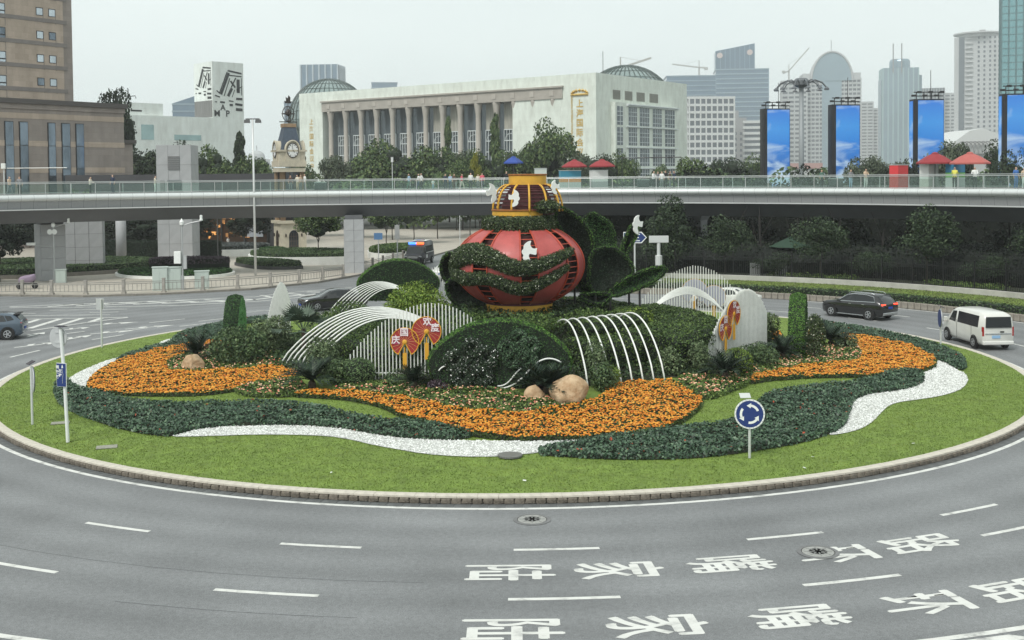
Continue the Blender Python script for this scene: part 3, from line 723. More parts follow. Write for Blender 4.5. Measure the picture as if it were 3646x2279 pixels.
# ---- generic shrubs
def shrub(label, x, y, rx, rz, m, dens=260, leaf=.12, name='shrub', jit=.9, lumps=9, seed=1, zoff=0, loose=.0, grp=None):
    rnd = np.random.default_rng(seed)
    t = thing(name, label, name.replace('_', ' '), (x, y, zf(x, y) if math.hypot(x - CX, y - CY) < 24 else zoff), grp and 0 or 0, grp)
    mb = MB()
    for k in range(5):
        a = rnd.uniform(0, 2 * PI); mb.tube([(0, 0, 0), (math.cos(a) * rx * .3, math.sin(a) * rx * .3, rz * .5), (math.cos(a) * rx * .5, math.sin(a) * rx * .5, rz * .9)], [.035, .025, .012], 5)
    mb.build('stem', mat('shrub_stem', (.05, .04, .03), .9), t)
    P = []; N = []
    for k in range(lumps):
        d = rnd.normal(0, 1, 3); d /= np.linalg.norm(d); c = np.array([d[0] * rx * .5, d[1] * rx * .5, rz * (.55 + .32 * d[2])]); rr = rnd.uniform(.42, .6)
        n = int(dens * rx * rz * 12 / lumps); q = rnd.normal(0, 1, (n, 3)); q /= np.linalg.norm(q, axis=1)[:, None]
        s = rnd.uniform(.75 - loose, 1.05 + loose * .6, (n, 1)); p = c + q * s * np.array([rx, rx, rz * .85]) * rr
        P.append(p); N.append(q + [0, 0, .5])
    P = np.concatenate(P); N = np.concatenate(N); k = P[:, 2] > .02
    o = inst('foliage', leaf_mesh('foliage', P[k], N[k], leaf, .5, jit, [m]), t); o['kind'] = 'stuff'
    return t
def ball_shrub(label, x, y, r, m, seed=3, flat=.9):
    t = thing('ball_shrub', label, 'shrub', (x, y, zf(x, y)))
    bm = bmesh.new(); bmesh.ops.create_icosphere(bm, subdivisions=3, radius=r)
    for v in bm.verts: v.co.z = v.co.z * flat + r * flat * .85
    me = bpy.data.meshes.new('core'); bm.to_mesh(me); bm.free(); me.materials.append(M_CORE); inst('core', me, t)
    P, N = surf_points(me, 700); P = P + N * RNG.uniform(-.02, .07, len(P))[:, None]; k = P[:, 2] > 0
    o = inst('foliage', leaf_mesh('foliage', P[k], N[k], .075, .5, .8, [m]), t); o['kind'] = 'stuff'
ball_shrub('pale green clipped ball shrub in front of the white pole screen', -6.4, 47.0, .62, leafmat('ball_leaf', [(0, (.05, .10, .035)), (.6, (.11, .18, .07)), (1, (.20, .27, .12))]))
ball_shrub('yellow green clipped ball shrub at the foot of the right pole screen', 9.65, 48.9, .66, M_YG)
M_PALE = leafmat('pale_shrub', [(0, (0.054, 0.088, 0.041)), (.5, (0.108, 0.155, 0.068)), (1, (0.203, 0.257, 0.135))], .55)
for args in [
    ('dark bushy shrub beside the left edge-on topiary', -12.9, 53.5, 1.5, 1.5, M_SHRUB, 300, .13, 'shrub', .9, 11, 2),
    ('olive leafy shrub between the left topiary and grey pole screen', -12.0, 56.2, 1.3, 1.7, M_PALE, 260, .13, 'shrub', .9, 11, 3),
    ('leafy shrub at the foot of the left white arches', -8.2, 48.9, .8, 1.35, M_PALE, 300, .12, 'shrub', .9, 10, 4),
    ('dark low shrub beside the front left cycad', -7.3, 47.3, .9, .9, M_SHRUB, 300, .11, 'shrub', .9, 9, 5),
    ('low dark shrub under the white pole screen', -4.4, 46.6, 1.2, .45, M_SHRUB, 320, .10, 'shrub', .9, 12, 6),
    ('tall leafy shrub at the right edge of the round topiary screen', 3.45, 46.6, .55, 1.35, M_PALE, 320, .11, 'shrub', .9, 10, 7),
    ('dark shrub behind the large boulder', 3.6, 45.3, .7, .9, M_SHRUB, 320, .11, 'shrub', .9, 10, 8),
    ('yellow green shrub by the feet of the right white arches', 3.95, 45.6, .5, .75, M_YG, 320, .10, 'shrub', .9, 8, 9),
    ('loose pale shrub right of the right white arches', 6.7, 48.2, .6, .95, M_PALE, 260, .11, 'shrub', 1, 8, 10),
    ('loose pale shrub beside the left edge of the right pole screen', 7.95, 48.7, .65, 1.05, M_PALE, 260, .11, 'shrub', 1, 8, 11),
    ('dark shrub behind the ball shrub at right', 10.9, 51.0, 1.1, 1.0, M_SHRUB, 300, .11, 'shrub', .9, 9, 12),
    ('shrub beside the right edge-on topiary', 12.7, 57.6, 1.1, 1.5, M_PALE, 280, .12, 'shrub', .9, 9, 13),
    ('white flowering climber on the right edge-on topiary', 14.3, 53.7, .55, 1.7, M_BOX, 420, .10, 'shrub', .9, 8, 14),
    ('pale shrub beside the back right cycad', 16.9, 57.6, .8, .65, M_PALE, 260, .1, 'shrub', .9, 8, 15),
    ('bright yellow green shrub behind the left white arches', -5.2, 60.5, 2.0, 1.5, M_YG, 220, .13, 'shrub', .9, 13, 16),
    ('yellow green shrub left of the lantern foot', -4.6, 55.5, 1.7, 1.5, M_YG, 260, .13, 'shrub', .9, 12, 17),
    ('orange tinged shrub behind the left arch tops', -8.8, 59.8, 2.0, 1.5, M_HEDGE, 240, .13, 'shrub', .9, 12, 18),
    ('dark shrub in front of the lantern foot at left', -2.3, 51.9, 1.3, .62, M_HEDGE, 300, .12, 'shrub', .9, 11, 19),
    ('bushy shrub in front of the lantern foot', .6, 51.0, 1.7, .72, M_HEDGE, 300, .12, 'shrub', .9, 11, 20),
    ('bushy shrub right of the lantern foot', 3.4, 52.4, 1.4, .75, M_HEDGE, 300, .12, 'shrub', .9, 11, 21),
    ('green shrub under the dark topiary petals', 5.6, 54.4, 1.3, .95, M_YG, 260, .12, 'shrub', .9, 11, 22),
    ('low shrub on the terrace right of the dark petals', 7.4, 57.4, 1.2, 1.2, M_HEDGE, 260, .12, 'shrub', .9, 10, 23),
    ('purple leaved plants at the foot of the round topiary screen', 1.5, 45.1, .8, .42, M_PURPLE, 420, .10, 'shrub', .9, 10, 24),
    ('purple leaved plants left of the white speckled topiary flower', -3.0, 45.3, .5, .4, M_PURPLE, 420, .10, 'shrub', .9, 9, 25)]:
    shrub(*args)

# ---- cycads and the fan palm
M_FROND = leafmat('cycad_frond', [(0, (.006, .014, .008)), (.6, (.015, .032, .018)), (1, (.04, .065, .035))], .5)
def cycad(label, x, y, L, seed, n=26):
    rnd = np.random.default_rng(seed)
    t = thing('cycad', label, 'cycad', (x, y, zf(x, y)))
    MB().lathe([(.14, 0), (.17, .12), (.15, .3), (.08, .38)], 9).build('trunk', mat('cycad_trunk', (.06, .045, .03), .95, bump=.8, bscale=25), t)
    for k in range(n):
        a = k * 2.399 + rnd.uniform(-.2, .2); el = rnd.uniform(.45, 1.25); l = L * rnd.uniform(.8, 1.1); V = []; Fq = []
        d = np.array([math.cos(a), math.sin(a), 0]); sd_ = np.array([-math.sin(a), math.cos(a), 0])
        m = 11; pts = []
        for i in range(m + 1):
            u = i / m; pts.append(d * (l * u * math.cos(el) + .15 * l * u * u) + np.array([0, 0, .33 + l * math.sin(el) * u - .55 * l * u * u * math.cos(el)]))
        for i in range(1, m + 1):
            w = l * .20 * math.sin(PI * min(1, .15 + .85 * (i / m))) + .03; p = pts[i]; q = pts[i - 1]; f = (p - q)
            for s in (-1, 1):
                b = len(V); tip = p + sd_ * s * w + f * .9 + np.array([0, 0, w * .35]); V += [q, q + f * .95, tip]; Fq.append((b, b + 1, b + 2))
        b = len(V)
        for i in range(m):
            s0 = .012
            V += [pts[i] - sd_ * s0, pts[i] + sd_ * s0, pts[i + 1]]; Fq.append((b, b + 1, b + 2)); b += 3
        inst('frond', mesh_np('frond', np.array(V), np.array(Fq), [M_FROND]), t)
cycad('cycad in front of the left white arches', -8.3, 46.6, 1.5, 1)
cycad('cycad at the foot of the front white pole screen', -4.0, 45.4, 1.15, 2)
cycad('dark cycad between the two tan boulders', 1.3, 44.3, 1.7, 3, 38)
cycad('cycad in front of the yellow green ball shrub', 8.9, 47.5, 1.4, 4)
cycad('cycad at the foot of the right edge-on topiary', 12.6, 53.0, 1.35, 5)
cycad('cycad among the marigolds at the back right', 16.3, 58.1, 1.6, 6)
cycad('cycad beside the left boulder', -15.5, 55.4, 1.5, 7)
def fan_palm(x, y):
    t = thing('fan_palm', 'grey green fan palm behind the left white arches', 'palm', (x, y, zf(x, y)))
    MB().tube([(0, 0, 0), (.05, 0, .6), (0, 0, 1.2)], [.13, .1, .09], 8).build('trunk', mat('cycad_trunk', (.06, .045, .03)), t)
    m = leafmat('fan_palm_leaf', [(0, (.03, .055, .035)), (1, (.085, .125, .085))], .5)
    rnd = np.random.default_rng(5)
    for k in range(16):
        a = k * 2.399; el = rnd.uniform(.0, 1.2); L = rnd.uniform(.7, 1.0)
        c = np.array([math.cos(a) * math.cos(el), math.sin(a) * math.cos(el), math.sin(el)]) * L + [0, 0, 1.15]
        ax = c - [0, 0, 1.15]; ax = ax / np.linalg.norm(ax); sv = np.cross(ax, [0, 0, 1]); sv /= np.linalg.norm(sv) + 1e-6; up = np.cross(sv, ax); V = []; Fq = []
        for j in range(13):
            b = (j - 6) / 6 * 1.35; tip = c + (ax * math.cos(b) + sv * math.sin(b)) * .75 - [0, 0, .15 * abs(math.sin(b))]; s = (ax * -math.sin(b) + sv * math.cos(b)) * .05
            i0 = len(V); mid = (c + tip) / 2; V += [c, mid + s, tip, mid - s]; Fq.append((i0, i0 + 1, i0 + 2, i0 + 3))
        V2 = np.array(V); inst('fan_leaf', mesh_np('fan_leaf', V2, np.array(Fq), [m]), t)
        MB().tube([(0, 0, 1.1), tuple(c)], .015, 4).build('leaf_stalk', m, t)
fan_palm(-10.2, 55.0)

# ---- boulders
M_ROCK = mat('tan_rock', (.33, .20, .10), .85, var=.3, vscale=3.2, bump=1.0, bscale=7, col2=(.56, .42, .27))
def boulder(label, x, y, w, h, d, seed):
    rnd = random.Random(seed); t = bmesh.new(); bmesh.ops.create_icosphere(t, subdivisions=4, radius=1)
    offs = [(Vector([rnd.uniform(-1, 1) for _ in range(3)]).normalized(), rnd.uniform(.66, .9)) for _ in range(20)]
    for v in t.verts:
        p = v.co.copy()
        for nrm, dd in offs:
            k = p.dot(nrm)
            if k > dd: p -= nrm * (k - dd) * .97
        p += Vector([math.sin(p.y * 7 + seed) * .02, math.sin(p.z * 9) * .02, math.sin(p.x * 8 + p.y * 5) * .02])
        v.co = Vector((p.x * w / 2, p.y * d / 2, p.z * h * .62 + h * .32))
    me = bpy.data.meshes.new('boulder'); t.to_mesh(me); t.free(); me.materials.append(M_ROCK)
    me.polygons.foreach_set('use_smooth', [True] * len(me.polygons))
    o = inst('boulder', me, None, (x, y, zf(x, y) - .08)); tag(o, label, 'boulder')
boulder('tan boulder lying among the marigolds at left', -14.85, 52.4, 1.15, 1.05, 1.0, 11)
boulder('small tan boulder left of the dark front cycad', .85, 43.7, .95, .72, .8, 5)
boulder('largest tan boulder right of the dark front cycad', 2.1, 43.4, 1.65, 1.3, 1.2, 8)

# ---- the great lantern
LX, LY = .33, 55.6
LAN = thing('lantern_topiary', 'giant red lantern with yellow rings wrapped in white speckled topiary clouds', 'lantern', (LX, LY, 0))
LA, LC, LZ = 3.15, 2.1, 4.97          # body half width, half height and centre height
def lp(az, z, rad=1.0):
    """point of the lantern body; az 0 looks at the photographer, positive to the right"""
    k = max(0.0, 1 - ((z - LZ) / LC) ** 2) ** .5
    return Vector((LA * k * rad * math.sin(az), -LA * k * rad * math.cos(az), z))
MB().lathe([(LA * .9 * max(0, 1 - (t / 12) ** 2) ** .5, LZ + LC * .9 * t / 12) for t in range(-10, 11)], 32).build('inner_drum', M_DARKRED, LAN, smooth=True)
MB().lathe([(1.62, 2.3), (1.62, 3.1), (1.55, 3.14), (1.2, 3.14)], 40).build('base_ring', M_YEL, LAN, smooth=False)
MB().lathe([(1.66, 3.10), (1.70, 3.12), (1.70, 3.2), (1.6, 3.24)], 40).build('base_rim', M_MAROON, LAN)
zs = [LZ - 1.76 + 3.54 * k / 18 for k in range(19)]
gapw = R_(15.5)
for k in range(8):
    c = R_(8.7 + 45 * k); a0, a1 = c + gapw / 2, c + R_(45) - gapw / 2
    mb = MB(); vs = []; fs = []; nn = 8
    for z in zs:
        for j in range(nn + 1): vs.append(lp(a0 + (a1 - a0) * j / nn, z, 1.0))
    for i in range(len(zs) - 1):
        for j in range(nn): b = i * (nn + 1) + j; fs.append((b, b + 1, b + nn + 2, b + nn + 1))
    mb.add(vs, fs).build('red_panel', M_RED, LAN, smooth=True)
    for a in (a0, a1):
        MB().tube([lp(a, z, 1.012) for z in zs], .045, 5).build('panel_edge', M_REDFRAME, LAN, smooth=True)
    for i in range(13):
        z = LZ - 1.62 + 3.24 * i / 12
        MB().tube([lp(c - gapw / 2 + gapw * j / 3, z, 1.0) for j in range(4)], .024, 4).build('rung', M_REDFRAME, LAN)
# topiary cloud bands: (across in m from the axis, height, half thickness)
def cloud_band(name, st):
    pts = []
    for i in range(len(st) - 1):
        for s in range(4):
            u = s / 4; a, b = st[i], st[i + 1]; u2 = u * u * (3 - 2 * u) * .5 + u * .5
            pts.append([a[k] + (b[k] - a[k]) * u2 for k in range(3)])
    pts.append(list(st[-1])); vs = []; fs = []; m = 9
    for x, z, h in pts:
        for j in range(m):
            t = -1 + 2 * j / (m - 1); zz = z + h * t
            k = LA * max(.05, 1 - ((zz - LZ) / LC) ** 2) ** .5; az = math.asin(max(-.985, min(.985, x / max(k, abs(x) * 1.02))))
            p = lp(az, zz); n = Vector((math.sin(az), -math.cos(az), (zz - LZ) / LC * .7)).normalized()
            vs.append(p + n * (-.05 + .36 * max(0, 1 - t * t) ** .5 * min(1, h / .25)))
    for i in range(len(pts) - 1):
        for j in range(m - 1): b = i * m + j; fs.append((b, b + m, b + m + 1, b + 1))
    core = MB().add(vs, fs).build(name, M_CORE, LAN)
    bm = bmesh.new(); bm.from_mesh(core.data); bmesh.ops.recalc_face_normals(bm, faces=bm.faces)
    if sum(f.normal.y for f in bm.faces) > 0: bmesh.ops.reverse_faces(bm, faces=bm.faces)
    bm.to_mesh(core.data); bm.free()
    o = shell('leaves', core.data, 900, .085, [M_BOX], core, jitter=.8, lift=.08); o['kind'] = 'stuff'
def zz(y): return 9.3 - (580 + y / 2.7 - 627) / 75.0
def xx(x): return (x - 945) / 204.0
cloud_band('upper_cloud', [(xx(x), zz(y), h / 204) for x, y, h in [(318, 1000, 60), (345, 930, 90), (420, 885, 95), (510, 865, 95), (620, 870, 95), (720, 915, 90), (830, 965, 80), (950, 995, 70), (1080, 980, 66), (1200, 945, 60), (1320, 900, 50), (1450, 850, 28)]])
cloud_band('lower_cloud', [(xx(x), zz(y), h / 204) for x, y, h in [(318, 1000, 60), (345, 1075, 55), (430, 1112, 62), (540, 1095, 58), (640, 1088, 54), (750, 1120, 58), (850, 1165, 62), (950, 1185, 60), (1060, 1165, 56), (1180, 1115, 50), (1290, 1060, 42), (1400, 995, 28)]])
col = MB().lathe([(1.5, 6.5), (1.74, 6.62), (1.76, 7.12), (1.6, 7.3), (1.1, 7.32)], 36).build('collar', M_CORE, LAN)
shell('leaves', col.data, 900, .085, [M_BOX], col, jitter=.8, lift=.08)['kind'] = 'stuff'
MB().lathe([(1.30, 7.28), (1.30, 7.62), (1.24, 7.66), (1.0, 7.66)], 36).build('lower_ring', M_YEL, LAN)
MB().lathe([(1.32, 7.60), (1.35, 7.63), (1.35, 7.68), (1.2, 7.69)], 36).build('ring_rim', mat('rust_rim', (.30, .11, .02), .7, var=.3, vscale=6), LAN)
DX, DY = .45, .5                        # the cage crown sits a little right of and behind the lower ring
def dome(az, u, rad=1.0):
    r = (.88 + (1.72 - .88) * math.cos(u * PI / 2) ** .8) * rad
    return Vector((DX + r * math.sin(az), DY - r * math.cos(az), 7.55 + 1.33 * math.sin(u * PI / 2)))
for k in range(12):
    az = R_(2 + 30 * k); MB().tube([dome(az, u / 8) for u in range(9)], .055, 6).build('cage_rib', M_YEL, LAN, smooth=True)
for i in range(9):
    u = .06 + .1 * i; MB().tube([dome(R_(10 * j), u, .97) for j in range(37)], .026, 4, cap=False).build('cage_hoop', M_MAROON, LAN)
MB().lathe([(1.32, 7.4), (1.28, 7.9), (1.0, 8.5), (.75, 8.85)], 24, (DX, DY, 0)).build('inner_cage', M_DARKRED, LAN)
MB().lathe([(.93, 8.86), (.93, 9.34), (.88, 9.37), (.1, 9.37)], 36, (DX, DY, 0)).build('top_ring', M_YEL, LAN)
MB().lathe([(.95, 9.31), (.97, 9.34), (.97, 9.39), (.9, 9.4)], 36, (DX, DY, 0)).build('ring_rim', mat('rust_rim', (.3, .11, .02)), LAN)
tuft = MB().lathe([(.2, 7.6), (.55, 7.7), (.5, 7.95), (.1, 8.05)], 12, (1.35, -.9, 0)).build('leaf_tuft', M_CORE, LAN)
shell('leaves', tuft.data, 700, .1, [M_BOX], tuft, jitter=.9, lift=.12)['kind'] = 'stuff'

# white doves: flat cut-out panels with real thickness
DOVE = [(.12,.52),(-.12,.43),(-.24,.29),(-.24,.14),(-.32,.07),(-.32,-.05),(-.24,-.14),(-.29,-.24),(-.22,-.38),(-.10,-.47),(.05,-.54),(.06,-.34),(-.02,-.19),(.02,-.07),(.14,-.10),(.33,-.14),(.33,.07),(.38,.18),(.19,.14),(.10,.22),(.05,.34)]
def dove(label, x, y, z, s, az=0.0, mir=1, tilt=0.0):
    mb = MB(); pl = smooth_poly([(px * s * mir, pz * s) for px, pz in DOVE], 1); n = len(pl)
    vs = [(px, -.03, pz) for px, pz in pl] + [(px, .03, pz) for px, pz in pl]
    fs = [tuple(range(n)), tuple(reversed(range(n, 2 * n)))] + [(i, n + i, n + (i + 1) % n, (i + 1) % n) for i in range(n)]
    o = mb.add(vs, fs).build('dove_panel', M_WHITE); o.location = (x, y, z); o.rotation_euler = (0, tilt, az)
    tag(o, label, 'dove')
p = lp(R_(8.7), 5.75)
dove('white dove cut-out over the front gap of the lantern body', LX + p.x, LY + p.y - .14, 5.78, 1.05)
dove('white dove cut-out at the left foot of the lantern crown', LX - 1.3, LY - 1.0, 8.5, .95, .7, -1, -.1)
dove('white dove cut-out on the front of the lantern crown', LX - .22, LY - 1.45, 8.25, .82, .1, -1, .15)
dove('white dove cut-out at the upper right of the lantern crown', LX + 1.75, LY - .9, 8.75, .7, .5, 1, -.15)
dove('white dove cut-out on the slim dark petal beside the road sign', 6.2, 56.2, 6.85, .95, .6, 1, .05)

# ---- dark topiary petals beside and behind the lantern (outlines in m: across, height)
def petal(label, pts, y, th, m=M_TURFDARK, core=M_CORED, yaw=0.0, bend=0.0, name='topiary_petal', dens=520):
    cx = sum(p[0] for p in pts) / len(pts); zb = min(p[1] for p in pts)
    t = thing(name, label, 'topiary', (cx, y, 0), yaw)
    ol = [(p[0] - cx, p[1]) for p in pts]; hh = max(p[1] for p in ol) - zb
    me = pillow_mesh('core', ol, th, core, (0, 0, 0), (1, 0, 0), (0, 0, 1), (0, -1, 0), 7, (lambda a, b: bend * ((b - zb) / hh) ** 2) if bend else None, cup=True)
    c = inst('core', me, t)
    shell('leaves', me, dens, .085, [m], t, jitter=.55, lift=.05, kind='stuff')
    cxx, czz = sum(q[0] for q in ol) / len(ol), sum(q[1] for q in ol) / len(ol)
    ring = MB().tube([(cxx + (a - cxx) * 1.02, -th * .55 - (bend * ((b - zb) / hh) ** 2 if bend else 0), czz + (b - czz) * 1.02) for a, b in smooth_poly(ol, 1) + smooth_poly(ol, 1)[:1]], .075, 5, False).build('rim', core, t)
    shell('rim_leaves', ring.data, 420, .075, [M_TURFLIGHT], t, jitter=.6, lift=.05, kind='stuff')
    if zb > 2.9: MB().tube([(0, 0, 2.2), (0, 0, zb + .5)], .06, 6).build('support', mat('dark_steel', (.05, .05, .05), .5, .6), t)
    return t
petal('tall dark curled topiary petal rising at the lantern right shoulder', [(2.39,7.76),(2.21,7.58),(2.15,7.23),(2.33,6.69),(2.86,6.0),(3.2,5.2),(3.35,4.3),(3.6,3.6),(3.95,4.6),(4.0,5.84),(3.87,6.44),(3.63,6.86),(3.22,7.28),(2.69,7.58)], 56.8, .3, bend=.5)
petal('pointed dark topiary petal standing behind the others', [(3.6,7.04),(4.09,7.4),(4.52,7.15),(4.94,6.91),(5.18,6.48),(5.24,5.99),(5.18,5.5),(5.05,4.89),(4.6,3.9),(4.14,4.84),(3.96,5.45),(3.75,6.25)], 58.2, .3, M_TURF)
petal('big round dark topiary petal facing the road', [(3.88,5.41),(4.24,5.7),(4.71,5.75),(5.18,5.63),(5.53,5.33),(5.82,4.98),(5.97,4.62),(5.88,4.33),(5.52,3.98),(5.11,3.74),(4.81,3.51),(4.34,3.45),(3.99,3.52),(3.75,4.05),(3.82,4.64)], 56.2, .34)
petal('long leaf shaped topiary petal reaching out to the right', [(4.79,3.59),(5.27,4.03),(5.97,4.4),(6.56,4.63),(7.15,4.77),(7.53,4.74),(7.47,4.45),(7.03,4.1),(6.44,3.81),(5.85,3.58),(4.91,3.29)], 56.0, .3, M_TURF)
petal('small curled dark topiary petal lying low beside the lantern foot', [(3.12,3.47),(3.67,3.61),(4.71,3.58),(4.74,3.34),(4.24,3.03),(3.67,3.18)], 55.0, .3)
petal('slim dark topiary petal carrying a dove', [(5.93,6.84),(6.17,6.78),(6.22,6.31),(5.93,5.84),(5.69,5.36),(5.55,4.6),(5.48,5.36),(5.48,5.84)], 56.6, .22)
petal('dark topiary petal between lantern and round petal', [(3.2,5.3),(3.8,4.52),(4.1,3.62),(3.8,3.3),(3.3,3.6),(3.1,4.41)], 56.9, .3)
petal('upper dark topiary clump behind the lantern left side', [(-3.1,5.51),(-3.52,5.21),(-3.65,4.61),(-3.41,4.06),(-2.9,3.84),(-2.3,4.3),(-2.4,5.14)], 57.4, .5)
petal('lower dark topiary clump behind the lantern left side', [(-3.33,4.1),(-3.28,3.44),(-2.86,2.9),(-2.21,2.5),(-1.4,2.6),(-1.4,3.61),(-2.3,4.25)], 57.0, .5)

M_WIRE = mat('guy_wire', (.45, .46, .45), .5, .5)
# ---- round-backed topiary screens (lens shaped)
LENS = [(-2.3, -.1), (-2.78, .55), (-2.85, 1.15), (-2.3, 1.8), (-1.5, 2.32), (-.75, 2.56), (0, 2.64), (.75, 2.56), (1.5, 2.32), (2.3, 1.8), (2.85, 1.15), (2.78, .55), (2.3, -.1), (1.3, -.15), (0, -.15), (-1.3, -.15)]
def lens(label, x, y, yaw, s=1.0, net=False, th=.38, face=M_TURF, zadd=0.0, rimm=None):
    t = thing('topiary_screen', label, 'topiary', (x, y, zf(x, y) + zadd), yaw)
    pl = smooth_poly([(a * s, b * s) for a, b in LENS], 1); n = len(pl)
    vs = [(a, -th, b) for a, b in pl] + [(a, th, b) for a, b in pl]
    f = MB().add(vs[:n], [tuple(range(n))]).build('front_face', M_CORE, t)
    shell('turf', f.data, 800, .07, [face], f, jitter=.5, lift=.04)['kind'] = 'stuff'
    vs3 = vs[:n] + [(a * 1.03, 0, b * 1.035 + .03) for a, b in pl] + vs[n:]
    f = MB().add(vs3, [(k * n + i, k * n + n + i, k * n + n + (i + 1) % n, k * n + (i + 1) % n) for k in (0, 1) for i in range(n)]).build('rim', M_CORE, t)
    bm = bmesh.new(); bm.from_mesh(f.data); bmesh.ops.reverse_faces(bm, faces=bm.faces); bm.to_mesh(f.data); bm.free()
    shell('turf', f.data, 700, .075, [rimm or M_TURFLIGHT], f, jitter=.5, lift=.05)['kind'] = 'stuff'
    f = MB().add(vs[n:], [tuple(reversed(range(n)))]).build('back_face', mat('green_net', (.10, .30, .09), .8, var=.3, vscale=6) if net else M_CORE, t)
    shell('turf', f.data, 420, .08, [leafmat('net_turf', [(0, (.04, .14, .035)), (.6, (.10, .28, .08)), (1, (.20, .42, .15))]) if net else face], f, jitter=.5, lift=.04)['kind'] = 'stuff'
    return t
front = lens('large round-topped topiary screen with two flowers at the front', -.55, 45.75, 0.02)
lens('topiary screen with a bright green net side, seen edge-on at left', -15.1, 61.6, R_(-81.5), .95, True, rimm=M_TURF)
lens('topiary screen seen edge-on with a climber at right', 14.25, 56.6, R_(-106), 1.05)  # lighter rim turf stands for the sunlit top edge
lens('topiary screen behind the back left arches', -6.5, 64.5, R_(8), .80, zadd=1.75)
# flowers on the front screen: petal lobes around a centre, white speckled
M_PEONY = leafmat('speckled_flower', [(0, (0.013, 0.029, 0.016)), (.6, (0.039, 0.072, 0.036)), (.88, (0.078, 0.117, 0.065)), (.93, (0.650, 0.650, 0.624)), (1, (1.040, 1.040, 1.014))], .5)
M_PEONY2 = leafmat('plain_flower', [(0, (.03, .07, .035)), (.6, (.09, .17, .085)), (.97, (.16, .25, .14)), (1, (.5, .5, .48))], .5)
def flower(cx, cz, r, m, seed, lobes=5):
    rnd = random.Random(seed)
    def roll(px, pz, rr, tr):
        c = MB().tube([(px + rr * math.cos(u), -.46 + .05 * math.sin(2 * u), pz + rr * math.sin(u)) for u in [2 * PI * k / 16 for k in range(17)]], tr, 8, False).build('flower_roll', M_CORE, front)
        bm = bmesh.new(); bm.from_mesh(c.data); bmesh.ops.recalc_face_normals(bm, faces=bm.faces); bm.to_mesh(c.data); bm.free()
        shell('leaves', c.data, 850, .07, [m], c, jitter=.8, lift=.05)['kind'] = 'stuff'
    for k in range(lobes):
        a = 2 * PI * k / lobes + .35 + rnd.uniform(-.1, .1)
        roll(cx + math.cos(a) * r * .60, cz + math.sin(a) * r * .56, r * rnd.uniform(.24, .28), r * .145)
    roll(cx, cz, r * .12, r * .13)
flower(-1.15, .98, 1.12, M_PEONY, 2, 5); flower(.80, 1.52, .85, M_PEONY2, 5)
def scroll(pts, w): MB().tube([(x, -.46, z) for x, z in pts], w, 6).build('white_scroll', M_WHITE, front, smooth=True)
def bez(p0, p1, p2, p3, n=12): return [tuple(p0[k] * (1 - t) ** 3 + 3 * p1[k] * t * (1 - t) ** 2 + 3 * p2[k] * t * t * (1 - t) + p3[k] * t ** 3 for k in (0, 1)) for t in [i / n for i in range(n + 1)]]
scroll(bez((-.72, .22), (-.2, -.1), (.45, -.25), (1.25, .8)) + bez((1.25, .8), (1.6, 1.15), (2.0, 1.3), (2.45, 1.0)), .035)
scroll(bez((-.1, .08), (.4, .05), (.5, .55), (.85, .78)), .03)
scroll(bez((-2.45, .72), (-2.3, .95), (-2.05, .95), (-1.9, .9)), .03)
